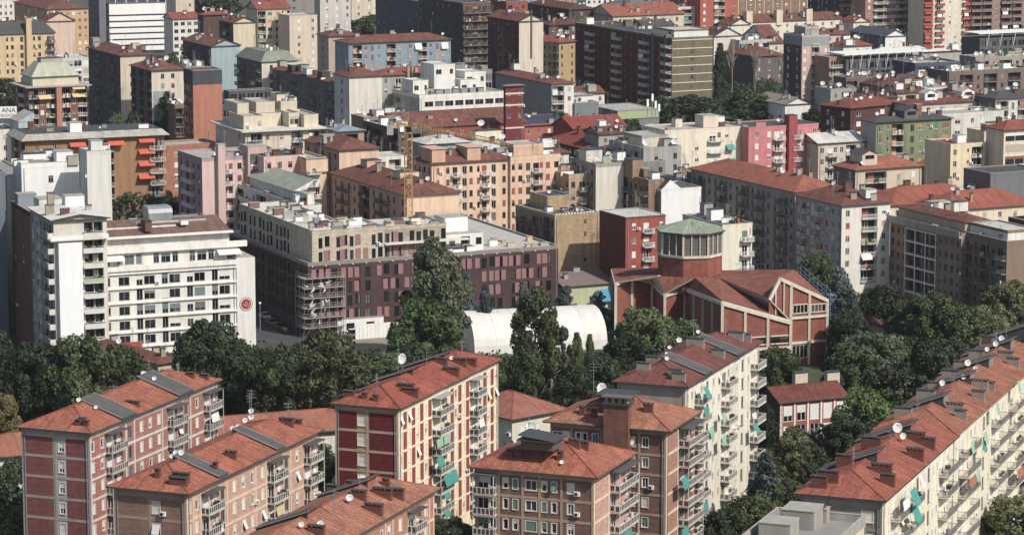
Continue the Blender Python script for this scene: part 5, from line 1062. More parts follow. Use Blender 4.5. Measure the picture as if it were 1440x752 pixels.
# ---------------------------------------------------------------- street between hotel and maroon block
def car(label, px, py, rz, col, van=False):
    P = at(px, py, 0); t = thing('parked_car', label, 'van' if van else 'car', (P.x, P.y, .012), rz, 'cars parked in the side street'); cm = M(col, .3, .04, 1, 0, .5); h = 1.9 if van else 1.42; L = 2.3 if van else 2.05
    mb = MB(); pr = [(-L, .3), (-L, .8), (-L + .15, .92), (L - 1.5, .95), (L - .1, .78), (L, .6), (L, .3)] if not van else [(-L, .3), (-L, 1.1), (L - .8, 1.1), (L - .05, .9), (L, .3)]
    for y in (-.85, .85): mb.poly([(x, y, z) for x, z in (pr if y > 0 else pr[::-1])], cm)
    for (xa_, za), (xb_, zb) in zip(pr, pr[1:] + pr[:1]): mb.poly([(xa_, -.85, za), (xa_, .85, za), (xb_, .85, zb), (xb_, -.85, zb)], cm)
    mb.build('body', t); mb = MB(); a = [(-L + .3, .9), (-L + .75, h), (L - 2.0, h), (L - 1.25, .93)] if not van else [(-L, 1.1), (-L, h), (L - 1.4, h), (L - .8, 1.1)]
    for y, k in ((-.78, -1), (.78, 1)): mb.poly([(x, y if z < 1.2 else y * .85, z) for x, z in (a if k > 0 else a[::-1])], G)
    for (xa_, za), (xb_, zb) in zip(a, a[1:]): ya = .78 if za < 1.2 else .663; yb = .78 if zb < 1.2 else .663; mb.poly([(xa_, -ya, za), (xa_, ya, za), (xb_, yb, zb), (xb_, -yb, zb)], cm if za == zb else G)
    mb.build('cabin', t)
    for x in (-L + .75, L - .8):
        for y in (-.86, .68): w = MB(); w.tube((0, 0, 0), (0, .18, 0), .31, .31, DARK, 10); w.poly([(.18 * math.cos(q * .785), -.005, .18 * math.sin(q * .785)) for q in range(8)], STEEL); o = w.build('wheel', t); o.location = (x, y, .31)
for a in (('small white car in the shaded side street beside the hotel', 372, 447, 1.95, '#d5d6d6'), ('grey car parked behind the white one in the side street', 381, 456, 1.95, '#7a7d80'), ('dark blue car in the side street nearest the scaffold', 402, 468, 1.95, '#2c3648'), ('red car in the middle of the side street row', 391, 462, 1.95, '#8a2a2a'), ('white van standing inside the building-site hoarding', 505, 474, .4, '#dcdcda', True), ('silver car at the open end of the side street', 362, 436, 1.95, '#a5a8aa')): car(*a)
for i, (px, py, lab) in enumerate(((366, 466, 'street lamp with a pale globe beside the hotel end wall'), (388, 440, 'street lamp with a pale globe deeper in the side street'))):
    P = at(px, py, 0); t = thing('street_lamp', lab, 'street lamp', (P.x, P.y, 0), 0, 'street lamps'); mb = MB(); mb.tube((0, 0, 0), (0, 0, 6), .09, .06, STEEL, 6); mb.build('post', t); mb = MB()
    for k in range(4):
        za, zb = -math.pi / 2 + k * math.pi / 4, -math.pi / 2 + (k + 1) * math.pi / 4
        for q in range(8): A0, A1 = q * .7854, (q + 1) * .7854; mb.poly([(.3 * math.cos(za) * math.cos(A0), .3 * math.cos(za) * math.sin(A0), 6.25 + .3 * math.sin(za)), (.3 * math.cos(za) * math.cos(A1), .3 * math.cos(za) * math.sin(A1), 6.25 + .3 * math.sin(za)), (.3 * math.cos(zb) * math.cos(A1), .3 * math.cos(zb) * math.sin(A1), 6.25 + .3 * math.sin(zb)), (.3 * math.cos(zb) * math.cos(A0), .3 * math.cos(zb) * math.sin(A0), 6.25 + .3 * math.sin(zb))], WHITE)
    mb.build('globe', t)
# ---------------------------------------------------------------- the city behind
TH = -26.
T_BR = TILE('#8f5546', .35, .35); T_O2 = TILE('#b56348', .25, .25); T_D = TILE('#7a4a40', .35, .35); T_R3 = TILE('#a85442', .25, .25); DKR = M('#4c4d50', .9, .15, .3, 0); GRN = SHEET('#9aa58c', 1.2); WR = SHEET('#c9c8c0', 1.0); LGR = M('#a7a59e', .9, .18, .3, 0)
peach = M('#ddba9a', .9, .08, .4, .12); peach2 = M('#d0a585', .9, .08, .4, .12); cream = M('#e0d0b2', .9, .08, .4, .12); pinkw = M('#d9b5ac', .9, .07, .4, .1); grey = M('#a6a39c', .9, .1, .4, .14); beige = M('#cdbfa6', .9, .08, .4, .12); whitew = M('#dcdad2', .9, .06, .4, .12)
maroon = M('#6a3034', .9, .12, .5, .12, brick=2); dkb = M('#4f5057', .9, .12, .4, .12); blue = M('#8198a8', .9, .07, .4, .1); tan_ = M('#c3a479', .9, .1, .5, .16, brick=2); olive = M('#83785c', .9, .08, .5, .12, brick=2); redw = M('#a64a3d', .9, .1, .5, .12); greenw = M('#7f8a64', .9, .1, .4, .16); coral = M('#cf7779', .9, .08, .4, .12); orange = M('#bb7356', .9, .1, .5, .12); yellow = M('#d8b986', .9, .08, .4, .12)
wood = M('#8a5a44', .8, .12, 1, 0); green_sh = M('#5f7d68', .7, .12, 1, 0); redsh = M('#9c4a40', .8, .1, 1, 0); orsh = M('#c98a4e', .8, .1, 1, 0); whsh = SHUT
pW = Pal(WHITE, (wood, whsh, M('#b5a58c', .8, .1, 1, 0)), (.3, .3, .4)); pR = Pal(M('#6d4a3e', .7, .1, 1, 0), (redsh,), (.35, .2, .45)); pDk = Pal(M('#77736f', .7, .1, 1, 0), (wood, M('#8d8a84', .8, .1, 1, 0)), (.1, .3, .6), railm=M('#6a6764', .7, .1, 1, 0), slab=M('#8d8a84', .9, .1, 1, .1)); pGn = Pal(WHITE, (green_sh, orsh, wood), (.4, .2, .4)); pOr = Pal(WHITE, (orsh, redsh), (.5, .2, .3)); pWs = Pal(WHITE, (whsh,), (.55, .25, .2)); pSt = Pal(STEEL, (DARK,), (0, .1, .9))
pSolid = Pal(WHITE, (wood, whsh), (.2, .3, .5), rail='solid', railm=M('#cfcac0', .85, .08, 1, .1))
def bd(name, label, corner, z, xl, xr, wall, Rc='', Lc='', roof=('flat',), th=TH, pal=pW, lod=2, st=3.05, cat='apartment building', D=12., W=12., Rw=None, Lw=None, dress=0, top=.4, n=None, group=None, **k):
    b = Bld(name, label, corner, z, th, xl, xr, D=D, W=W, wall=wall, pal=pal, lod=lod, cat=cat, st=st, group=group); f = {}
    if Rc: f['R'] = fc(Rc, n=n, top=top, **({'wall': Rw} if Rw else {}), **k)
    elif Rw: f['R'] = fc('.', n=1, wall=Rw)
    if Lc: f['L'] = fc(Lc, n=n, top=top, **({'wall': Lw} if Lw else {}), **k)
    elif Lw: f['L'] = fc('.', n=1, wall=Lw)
    b.mass(**f); r = roof[0]; a = roof[1:]
    if r == 'flat': b.flat(a[0] if a else None, a[1] if len(a) > 1 else .7)
    elif r == 'hip': b.hip(a[0], a[1] if len(a) > 1 else 20, .6)
    elif r == 'gx': b.hip(a[0], a[1] if len(a) > 1 else 20, .5, along='x', gable='LE')
    elif r == 'gy': b.hip(a[0], a[1] if len(a) > 1 else 20, .5, along='y', gable='RK')
    elif r == 'mans': b.mansard(a[0], a[1], a[2], top=a[3] if len(a) > 3 else None)
    b.dress(dress)
    if b.W * b.D > 60:
        x0, y0, x1, y1 = b.rbox
        for _ in range(3): b.antenna(b.rnd.uniform(x0 + 1, x1 - 1), b.rnd.uniform(y0 + 1, y1 - 1), b.rnd.choice((3.5, 4.5, 5.5)))
        if r != 'flat':
            for _ in range(3): b.chimney(b.rnd.uniform(x0 + 1.5, x1 - 1.5), b.rnd.uniform(y0 + 1, y1 - 1), b.rnd.choice((.7, 1.0, 1.6)), .7, b.rnd.choice((.9, 1.3)), b.rnd.choice((CHIM, CHIM2, CONC)))
            b.dish(b.rnd.uniform(x0 + 1.5, x1 - 1.5), b.rnd.uniform(y0 + 1, y1 - 1), .9)
    return b.done()
def penthouse(b, x0, y0, x1, y1, h, wall, Rc='', roof=None, lod=2, Lc=''):
    """setback storey, positions as fractions of the plan"""
    bx = (b.W * x0, b.D * y0, b.W * x1, b.D * y1); z = b.z; f = {}
    if Rc: f['R'] = fc(Rc, n=1, top=.2)
    if Lc: f['L'] = fc(Lc, n=1, top=.2)
    b.stuff = MB() if b.lod == 2 else None; b.bstuff = MB() if b.lod == 2 else None
    b.mass(box=bx, z0=z, z1=z + h, wall=wall, name='penthouse', **f)
    if roof == 'hip': pass
    b.flat(roof, .35, box=bx, z=z + h); b.done(); return b
# ---- middle distance
b = bd('apartment_building', 'beige brick cube with one column of slit windows, beside the brick-red block', (780, 305), 19, 725, 843, tan_, '.....s..', 'wbwbwLw', ('flat', M('#6f6c66', .9, .2, .3, 0), .35), th=-27, lod=1, pal=pDk, st=3.0, Lw=M('#a98f70', .9, .1, .5, .15, brick=2))
penthouse(b, .28, .5, .8, .95, 3.0, tan_, '..w.', DKR); b.dish(b.W * .5, b.D * .7, .7, 22); b.dress(3, (1, 1, b.W - 1, b.D * .45), 19.2)
for i in range(13): b.unit(b.W * .08 + i * b.W * .068, 1.0, .5, .5, .35, WHITE, 19.3, 'roof_vent')
b = bd('workshop', 'low workshop with a brown sheet roof and yellow-green wall beside the church', (793, 404), 5.5, None, 905, M('#b9bd92', .9, .08, .4, .1), '', '', ('gx', M('#7a6a66', .85, .12, .3, 0), 14), D=15, lod=1, cat='workshop')
b.awning('R', b.W * .5, 4.4, 3, 2.6, .8, M('#2f9cc0', .7, .1, 1, 0), 'bright blue tarpaulin')
b = bd('apartment_building', 'brick-red block with a pale sheet roof and planted top balcony, behind the church lantern', (880, 307), 21, 843, 936, M('#7a4034', .9, .1, .5, .1), '.w.b.w', '', ('flat', WR, .2), lod=1, pal=pWs, Rw=redw, st=3.2)
b = bd('apartment_building', 'cream block with three solid balconies at its right end, behind the lantern', (1016, 318), 20.5, 960, 1058, M('#ddd8c2', .9, .06, .4, .1), '....b', '', ('flat', DKR, .3), lod=1, pal=pGn, st=3.3, dress=5)
b = bd('apartment_building', 'long peach apartment block with brown roofs, pink stair towers and stacked balconies, behind the crane', (607, 231), 25.3, 580, 720, peach, '.n.wbSw,nbS.wn', 'wbw', ('hip', T_BR, 22), lod=1, pal=pR, st=3.0, D=13)
for px in (596, 666): x = max(1.8, along(b.O, b.b, px)); b.unit(x, 3, 3.6, 6.4, 3.6, peach2, 25.2, 'stair_tower'); b.slab((x - 2, -.4, x + 2, 6.4), 28.9, .1, .15, M('#cfa28e', .8, .1, 1, 0), 'roof')
for px, q in ((622, 0), (690, 0), (640, 1)): x = along(b.O, b.b, px); b.chimney(x, 3, .8, .6, 1.2)
b = bd('apartment_building', 'peach block with flat terrace roof and grey stair windows, right end of the peach row', (718, 225), 25.3, None, 788, peach, 'nwSbww', '', ('flat', LGR, .8), lod=1, pal=pR, st=3.0, D=13, dress=6); penthouse(b, .2, .3, .8, .9, 2.8, peach2, 'w.w', LGR)
b = bd('apartment_building', 'peach block with a big blank lit end wall directly behind the crane mast', (572, 276), 21, 466, 646, peach, '', 'wbwLwbww', ('hip', T_BR, 22), lod=1, pal=pDk, Lw=peach2, st=3.0)
v = b.loc(540, 255, b.zr); b.unit(b.W * .5, b.D * .35, 5, 5, 2.0, peach, b.zr - 1.5, 'roof_room'); b.chimney(b.W * .35, b.D * .6, 1.2, .8, 2, CHIM); b.antenna(b.W * .3, b.D * .6, 6); b.unit(b.W * .5, b.D * .8, 4, 4, 2.4, peach2, b.zr - 1.5, 'roof_room')
b = bd('apartment_building', 'peach block with a small blank end and pyramid-like brown roof, beyond the pink block', (477, 212), 24, 428, 533, peach, '', 'wwbw', ('hip', T_BR, 22), pal=pDk, Lw=peach2, lod=1); b.dress(2)
b = bd('apartment_building', 'narrow peach tower with a projecting top floor and blue awning, beside the pink block', (430, 226), 24.5, None, 459, peach, 'b.', '', ('flat', LGR, .6), D=14, pal=pWs, lod=1, Lw=peach2); b.unit(b.W * .5, 1, b.W * 1.05, 3.4, 3.2, peach, 21.6, 'bay'); b.awning('R', b.W * .35, 19.5, 2, 1.4, .9, M('#9fb4d6', .7, .1, 1, 0), 'pale blue awning')
b = bd('apartment_building', 'pink apartment block with red shutters, left of centre', (371, 223), 25, None, 430, pinkw, 'wwww', '', ('flat', DKR, .4), pal=pR, lod=1, D=14, dress=5)
b = bd('apartment_building', 'mauve and pink block with a dark glazed stair shaft and roof terraces', (284, 226), 24.5, 250, 371, M('#a8919f', .9, .08, .4, .1), '_bw.pS', 'wbw', ('flat', LGR, .6), pal=pR, lod=1, Rw=pinkw)
x = along(b.O, b.b, 309); b.unit(x, -.5, 1.9, 1.9, 28.5, M('#cdb0a4', .9, .08, .4, .1), 0, 'chimney_stack'); x = along(b.O, b.b, 358); b.unit(x, .6, 5, 5, 27.6, M('#c3a49c', .9, .08, .4, .1), 0, 'stair_tower'); b.dress(5)
for k in range(6): mb = MB(); mb.box(x - 1.9, -2.02, 3.5 + k * 3.9, x + 1.9, -1.93, 6.2 + k * 3.9, G); mb.box(x - 1.9, -2.06, 3.1 + k * 3.9, x + 1.9, -2.03, 3.5 + k * 3.9, WHITE); mb.build('stair_window', b.root)
# terraced white and green building behind the maroon block
b = Bld('apartment_building', 'terraced white apartment building with planted balconies and a pale green sloping roof, above the hotel', (425, 292), 17.5, -26, 268, 452, wall=whitew, pal=pSolid, lod=1)
b.mass(L=fc('LbLbLbLbLb', top=.2), R=fc('wbw', top=.2)).flat(LGR, .5); bx = (2.2, 2, b.W - 1, b.D - 3); b.mass(box=bx, z0=17.5, z1=20.3, L=fc('gwgwgwgwg', n=1, top=.2), name='penthouse')
mb = MB(); y0, y1 = b.D * .12, b.D - 3; mb.poly([(1.6, y1, 20.2), (1.6, y0, 20.2), (7, y0, 22.8), (7, y1, 22.8)], GRN); mb.poly([(7, y1, 22.8), (7, y0, 22.8), (b.W, y0, 20.4), (b.W, y1, 20.4)], DKR); mb.poly([(1.6, y0, 20.2), (b.W, y0, 20.4), (7, y0, 22.8)], whitew); mb.build('roof', b.root); b.dress(7, (1, 1, b.W - 1, 8), 17.7)
for i in range(5): b.unit(.7, b.D * (.15 + .17 * i), .8, 2.4, .7, M('#48552e', .9, .3, 3, 0), 17.6, 'planter')
# right: white L-block and its neighbours
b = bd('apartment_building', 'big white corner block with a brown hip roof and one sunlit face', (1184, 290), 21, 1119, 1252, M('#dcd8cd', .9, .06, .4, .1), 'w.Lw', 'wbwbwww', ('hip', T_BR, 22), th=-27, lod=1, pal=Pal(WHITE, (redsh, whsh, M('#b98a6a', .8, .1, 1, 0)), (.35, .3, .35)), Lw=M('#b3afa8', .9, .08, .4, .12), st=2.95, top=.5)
b.awning('R', b.W * .5, 9.6, 2.8, 1.3, 1.0, WCLOTH); b.chimney(b.W * .7, b.D * .3, 1, .7, 1.4); b.dress(3)
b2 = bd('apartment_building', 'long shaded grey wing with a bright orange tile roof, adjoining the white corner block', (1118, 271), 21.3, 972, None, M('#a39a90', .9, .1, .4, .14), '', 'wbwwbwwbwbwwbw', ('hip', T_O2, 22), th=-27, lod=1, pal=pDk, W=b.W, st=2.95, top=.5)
b = bd('apartment_building', 'dark brown block with a white-framed loggia grid and planted attic', (1352, 331), 17.2, 1252, None, M('#a08672', .9, .1, .4, .12), '', 'wwwkkkkwwww', ('flat', LGR, .4), th=-26, lod=1, pal=pDk, W=8, st=2.95, top=.9)
bx = (1.6, 1, b.W, b.D - 1); b.mass(box=bx, z0=17.2, z1=19.8, L=fc('gwgwgwgwgwg', n=1, top=.2), wall=M('#bfa98c', .9, .08, .4, .1), name='penthouse'); b.hip(T_BR, 16, .4, box=bx, z=19.8); b.dress(4); mb = MB(); mb.box(-.8, -.3, 16.5, 0, b.D, 17.1, CONC); mb.box(-.9, -.3, 17.1, -.75, b.D, 18.2, CONC); mb.build('terrace_parapet', b.root)
ga, gb_ = along(b.O, b.a, 1275), along(b.O, b.a, 1318); mb = MB()
for k in range(6): mb.box(-.35, gb_, 16 - k * 2.95 - .15, -.02, ga, 16 - k * 2.95 + .15, WHITE)
for k in range(4): y = gb_ + (ga - gb_) * k / 3; mb.box(-.4, y - .15, 0, -.36, y + .15, 16, WHITE)
mb.build('loggia_frame', b.root, kind='stuff')
for i in range(5): b.unit(-.3, b.D * (.2 + .15 * i), .6, 2.0, .9, M('#3f4a2a', .9, .3, 3, 0), 17.3, 'planter')
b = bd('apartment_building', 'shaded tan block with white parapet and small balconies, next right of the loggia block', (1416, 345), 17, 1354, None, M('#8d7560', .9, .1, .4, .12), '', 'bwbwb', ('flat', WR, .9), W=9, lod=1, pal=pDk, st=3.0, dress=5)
penthouse(b, .15, .1, 1, .95, 2.6, whitew, '', WR, Lc='gggg')
b = bd('apartment_building', 'dark brick block with white balcony rails, cut by the right edge below the orange roofs', (1478, 322), 20, 1418, None, M('#6d453d', .9, .12, .5, .12, brick=2), '', 'bwbw', ('flat', LGR, .6), W=14, lod=1, pal=pDk, dress=3)
oT = TILE('#b05a42', .2, .15)
bd('apartment_building', 'broad low building with an orange hip roof and round skylights, right of the villa', (1250, 290), 12.5, None, 1395, cream, 'wwwwww', '', ('hip', oT, 20), D=17, dress=4)
bd('apartment_building', 'second broad orange roof with white vents, in front at the right edge', (1330, 297), 12.5, None, 1460, cream, 'wwwwww', '', ('hip', oT, 24), D=15, dress=3)
b = bd('apartment_building', 'brown-roofed house with white roof boxes and clustered dishes, behind the loggia block', (1300, 318), 13.5, None, 1392, whitew, 'wwww', 'ww', ('hip', T_BR, 18), D=14, dress=4); b.unit(b.W * .4, b.D * .4, 5, 3, 2.6, whitew, name='roof_room'); b.unit(b.W * .7, b.D * .4, 4, 3, 2.2, whitew, name='roof_room')
for k in range(5): b.dish(b.W * (.75 + .05 * k), b.D * .3 + k, .7)
b = bd('house', 'villa with a red hip roof and grey dormer, below the green block', (1203, 240), 20, 1172, 1296, M('#c7baa2', .9, .08, .4, .1), '.L..w', '', ('hip', T_O2, 22), D=12, cat='villa', Lw=M('#7d766c', .9, .08, .4, .1), lod=1); b.dormer(b.W * .25, b.D * .4, 4.5, 6, 1.6, M('#c7baa2', .9, .08, .4, .1), DKR)
bd('office_building', 'low slate-grey blank block with a white-framed corner, right edge below the cream blocks', (1393, 246), 19, None, 1470, M('#70757c', .85, .06, .4, .08), '...w.', '', ('flat', DKR, .4), cat='office building')
# green, pink and cream row
b = bd('apartment_building', 'moss green block with orange shutters and a dark vertical recess', (1232, 173), 27, 1213, 1338, greenw, 'wsL.SwswW', '', ('hip', DKR, 14), pal=pGn, lod=1, Lw=M('#a3a49e', .9, .08, .4, .1), st=3.05)
b.unit(b.W * .62, b.D * .4, 1.6, 1.6, 3, M('#a0593e', .9, .1, 1, .1), name='chimney'); b.dormer(b.W * .48, b.D * .45, 4.5, 5, 1.6, M('#66686a', .7, .1, 1, 0), DKR)
b = bd('apartment_building', 'coral pink block with a dark red stair tower and stacked balconies', (1053, 181), 26, None, 1151, coral, '.w.wbSb..w', '', ('flat', DKR, .3), pal=pWs, lod=1, D=13, dress=4); x = along(b.O, b.b, 1113); b.unit(x, .3, 2.6, 2.6, 29, M('#a8464c', .9, .1, .4, .1), 0, 'stair_tower')
b = bd('apartment_building', 'cream block with teal awnings, adjoining the coral pink block on its left', (935, 185), 26, None, 1051, M('#e0d4bb', .9, .07, .4, .12), '.w..w.bw.w', '', ('flat', LGR, .3), pal=pWs, lod=1, D=13, dress=3)
b.unit(along(b.O, b.b, 1004), 4, 4.6, 4.6, 3.2, M('#dcc7b4', .9, .08, .4, .1), name='roof_room')
for px, py in ((1026, 203), (1028, 222)): t, z = b.fhit('R', px, py); b.awning('R', t, z, 2.4, 1.2, 1.2, TEAL, 'teal awning')
b = bd('apartment_building', 'low beige block with a bleached sheet roof, between the coral and green blocks', (1151, 203), 21.5, None, 1216, beige, 'wbwLw', '', ('gx', WR, 18), pal=pW, D=12, lod=1)
b = bd('apartment_building', 'cream stepped block right of the green one, with shaded balconies', (1337, 205), 24, None, 1384, M('#e3cfa6', .9, .07, .4, .1), 'w.sL', '', ('flat', M('#8a4a40', .9, .1, 1, 0), .4), lod=1, D=12, dress=2)
b = bd('apartment_building', 'cream corner block with green-tinted shutters, second from the right edge', (1384, 189), 25.5, 1360, 1470, M('#e3cda2', .9, .07, .4, .1), 'n.Wnww', '', ('flat', LGR, .8), pal=Pal(WHITE, (M('#a9c4b4', .8, .1, 1, 0), M('#b59a92', .8, .1, 1, 0)), (.5, .2, .3)), lod=1, dress=4)
bd('house', 'small red-hipped penthouse above the cream corner block', (1412, 184), 28, None, 1475, cream, 'gg', '', ('hip', T_R3, 24), D=8, cat='house')
# grey clutter in the centre
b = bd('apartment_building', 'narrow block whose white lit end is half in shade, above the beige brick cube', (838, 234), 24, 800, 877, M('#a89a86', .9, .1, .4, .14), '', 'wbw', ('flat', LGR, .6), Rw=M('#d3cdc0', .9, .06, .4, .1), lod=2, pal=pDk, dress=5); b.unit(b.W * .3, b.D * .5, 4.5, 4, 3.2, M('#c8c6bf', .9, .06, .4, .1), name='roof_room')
b = bd('apartment_building', 'brown brick block with two broad chimneys behind the white gable', (912, 256), 21, 876, 934, M('#9a8266', .9, .1, .5, .14, brick=2), '', 'bwb', ('flat', DKR, .5), pal=pDk, dress=6); b.unit(b.W * .2, b.D * .7, 3, 4.5, 4.5, M('#a58c70', .9, .1, .5, .14, brick=2), name='chimney_stack')
b = bd('house', 'white-gabled house with a dark roof, left of the orange-roofed wing', (930, 268), 19, 897, 986, M('#e6e6e6', .85, .04, .4, .06), '', 'wLw', ('flat', M('#575758', .9, .2, .3, 0), .3), cat='house', Lw=M('#a88f78', .9, .1, .4, .1)); mb = MB(); zz = 19.3; mb.poly([(0, -.1, zz - .1), (b.W * .5, -.1, zz - .1), (b.W * .22, -.1, zz + 2.2)], M('#e6e6e6', .85, .04, .4, .06)); mb.poly([(0, 0, zz), (b.W * .22, 0, zz + 2.2), (b.W * .22, b.D, zz + 2.2), (0, b.D, zz)], DKR); mb.poly([(b.W * .22, 0, zz + 2.2), (b.W * .5, 0, zz), (b.W * .5, b.D, zz), (b.W * .22, b.D, zz + 2.2)], DKR); mb.build('gable', b.root)
b = bd('apartment_building', 'grey shaded block with roof terraces, in front of the round red hall', (905, 212), 23, 862, 958, grey, '.w.w', 'wLwLw', ('flat', LGR, .7), pal=pDk, dress=8); penthouse(b, .2, .3, .9, .9, 2.8, beige, 'w.L', LGR)
b = bd('apartment_building', 'low grey block under sheds and aerials, between the white end and the shaded terraces', (880, 232), 20, 836, 936, M('#8b8780', .9, .1, .4, .14), 'wwww', 'wwww', ('flat', DKR, .5), pal=pDk, dress=8)
b = bd('workshop', 'long dark sheet-roofed shed on stilts between the grey blocks and the orange wing', (985, 262), 17, 932, 1000, M('#6f6a64', .9, .1, .4, .12), '', 'wwwww', ('gy', DKR, 12), pal=pDk, cat='workshop', dress=3)
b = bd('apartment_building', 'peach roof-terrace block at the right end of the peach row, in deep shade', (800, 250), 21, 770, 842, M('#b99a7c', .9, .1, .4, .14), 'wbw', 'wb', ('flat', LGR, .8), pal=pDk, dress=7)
# left middle
b = Bld('apartment_building', 'brown and orange balcony block with a grey trapezoid roof and orange awnings, left', (35, 199), 27.6, -22, 16, 231, wall=M('#a5774f', .9, .1, .4, .12), pal=Pal(WHITE, (whsh, wood), (.1, .3, .6), railm=M('#c9c6bf', .7, .08, 1, .1)), lod=1)
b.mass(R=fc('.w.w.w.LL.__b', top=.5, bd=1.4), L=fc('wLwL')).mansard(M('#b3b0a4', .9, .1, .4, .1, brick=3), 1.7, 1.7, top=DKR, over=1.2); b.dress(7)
for px, py in ((108, 199), (162, 197), (205, 193), (205, 209), (205, 226), (205, 244)): t, z = b.fhit('R', px, py); b.awning('R', t, z, 4.2, 1.0, 1.7, M('#d5532f', .7, .08, 1, .04), 'orange awning')
b = bd('apartment_building', 'low brick-orange terrace with a flat roof, right of the orange awnings', (228, 208), 19, None, 306, M('#c07a5c', .9, .08, .5, .1, brick=2), '.w...w', '', ('flat', LGR, .6), D=10, lod=1)
b = bd('tower', 'burnt orange tower with a dark slate top band', (271, 101), 36, 258, 312, orange, '', 'wwww', ('flat', DKR, .4), th=-24, cat='tower', Lw=M('#8a4a34', .9, .1, .5, .1)); mb = MB(); mb.box(-.06, -.06, 32.2, b.W + .06, b.D, 36.2, M('#4a4d56', .8, .1, .5, .1)); mb.build('slate_band', b.root)
b = bd('office_building', 'dark glazed office with roof plants, right of the orange tower', (290, 152), 23.5, 278, 392, M('#55565c', .8, .1, .5, .1), 'ggggggggg', 'ggg', ('flat', DKR, .6), pal=pSt, cat='office building', dress=4, lod=1); penthouse(b, .35, .3, .95, .9, 4, M('#5c5f66', .8, .1, .5, .1), 'ggggg', M('#6a706c', .9, .1, .4, 0))
b = Bld('house', 'beige stepped roof-terrace house with a broad white slab, left of centre', (345, 186), 24.5, -24, 303, 451, wall=M('#d2c6ac', .9, .07, .4, .1), pal=pW, lod=1, cat='house'); b.mass(R=fc('.Lw.w.L.L', top=.3), L=fc('w.w', top=.3)); b.slab(b.box, 24.5, 1.4, .35, M('#cfcac0', .9, .08, .5, .1), 'terrace_slab'); b.rbox = b.box; b.eave = 24.9; b.slope = 0
for x0, x1, y0, y1, h, w_ in ((.02, .28, .1, .6, 3.2, 'd.w'), (.3, .62, .35, .9, 3.0, 'gg'), (.64, .78, .15, .7, 3.4, 'g'), (.8, .99, .05, .6, 3.0, '.w')):
    bx = (b.W * x0, b.D * y0, b.W * x1, b.D * y1); b.mass(box=bx, z0=24.8, z1=24.8 + h, wall=M('#d2c5a8', .9, .07, .4, .1), R=fc(w_, n=1, top=.2), name='roof_room'); b.flat(LGR, .5, box=bx, z=24.8 + h)
for x0, x1, h in ((.1, .25, 2.6), (.35, .6, 2.7), (.68, .9, 2.6)): bx = (b.W * x0, b.D * .5, b.W * x1, b.D * .95); b.mass(box=bx, z0=28, z1=28 + h, wall=M('#c8bda4', .9, .07, .4, .1), name='roof_room'); b.flat(LGR, .3, box=bx, z=28 + h)
b.dress(9)
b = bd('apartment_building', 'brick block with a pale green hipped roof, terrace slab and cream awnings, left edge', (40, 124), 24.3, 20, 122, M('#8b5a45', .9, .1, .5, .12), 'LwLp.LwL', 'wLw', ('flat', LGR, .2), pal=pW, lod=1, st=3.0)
b.slab(b.box, 24.3, 1.3, .3, CONC, 'terrace_slab'); bx = (2, 2, b.W - 2, b.D - 2); b.mass(box=bx, z0=24.6, z1=27.2, R=fc('gggggggg', n=1, top=.1), name='penthouse', wall=beige); b.mansard(SHEET('#a9ad98', 1.2), 3.4, 4.2, box=bx, z=27.2, top=M('#a9a897', .9, .1, .4, 0)); b.unit(b.W * .5, b.D * .5, 7, 4, 1.2, CONC, name='roof_room')
x = along(b.O, b.b, 81); b.unit(x, -.7, 1.7, 1.6, 24.2, M('#b97a5c', .9, .08, .5, .1), 0, 'pier')
for px, py in ((62, 134), (109, 120), (109, 131)): t, z = b.fhit('R', px, py); b.awning('R', t, z, 4, .9, 1.6, M('#d9b877', .7, .08, 1, .04), 'cream awning')
# sign
b = bd('workshop', 'pale blue-grey shed with a raked side wall behind the white rooftop sign', (26, 172), 22, None, 47, M('#a9b8c4', .8, .06, .4, .08), '', '', ('flat', LGR, .1), th=-24, D=10, cat='workshop', Lw=M('#c9c6c0', .9, .06, .4, .1))
mb = MB(); mb.poly([(0, 0, 22.1), (b.W, 0, 22.1), (b.W, 0, 24.6)], M('#a9b8c4', .8, .06, .4, .08)); mb.poly([(0, b.D, 22.1), (0, 0, 22.1), (b.W, 0, 24.6), (b.W, b.D, 24.6)], LGR); mb.build('raked_roof', b.root)
b = bd('office_building', 'white flat-roofed works under the lettered sign, left edge', (-25, 186), 19, None, 26, whitew, 'wwww', '', ('flat', DKR, .5), D=14, cat='office building', lod=1)
sp = at(11, 162, 22.0); sg = thing('rooftop_sign', 'white rooftop sign reading ANA above smaller letters RAZIONI, at the left edge', 'sign', (sp.x, sp.y, 20.2), rad(10)); ss = FPX / math.hypot(sp.y, 98)
mb = MB(); mb.box(-9, .05, .9, 2.6, .2, 4.3, WHITE); mb.build('sign_board', sg); mb = MB()
for x in (-7, -3, 1): mb.beam((x, .4, -.4), (x, .4, 4), .14, .14, STEEL)
mb.build('sign_post', sg, kind='stuff')
def text(s, parent, x, z, size, mat, y=0., name='lettering'):
    c = bpy.data.curves.new(name, 'FONT'); c.body = s; c.size = size; c.extrude = .02; o = bpy.data.objects.new('tmp', c); C.objects.link(o); dg = bpy.context.evaluated_depsgraph_get(); me = bpy.data.meshes.new_from_object(o.evaluated_get(dg)); bpy.data.objects.remove(o)
    me.materials.clear(); me.materials.append(mat); l = link(name, me, parent, (x, y, z)); l.rotation_euler = (math.pi / 2, 0, 0); return l
text('ANA', sg, -1.75, 2.6, 1.9, M('#4d5054', .7, .05, 1, 0)); text('RAZIONI', sg, -2.1, 1.35, 1.15, M('#77797c', .7, .05, 1, 0))
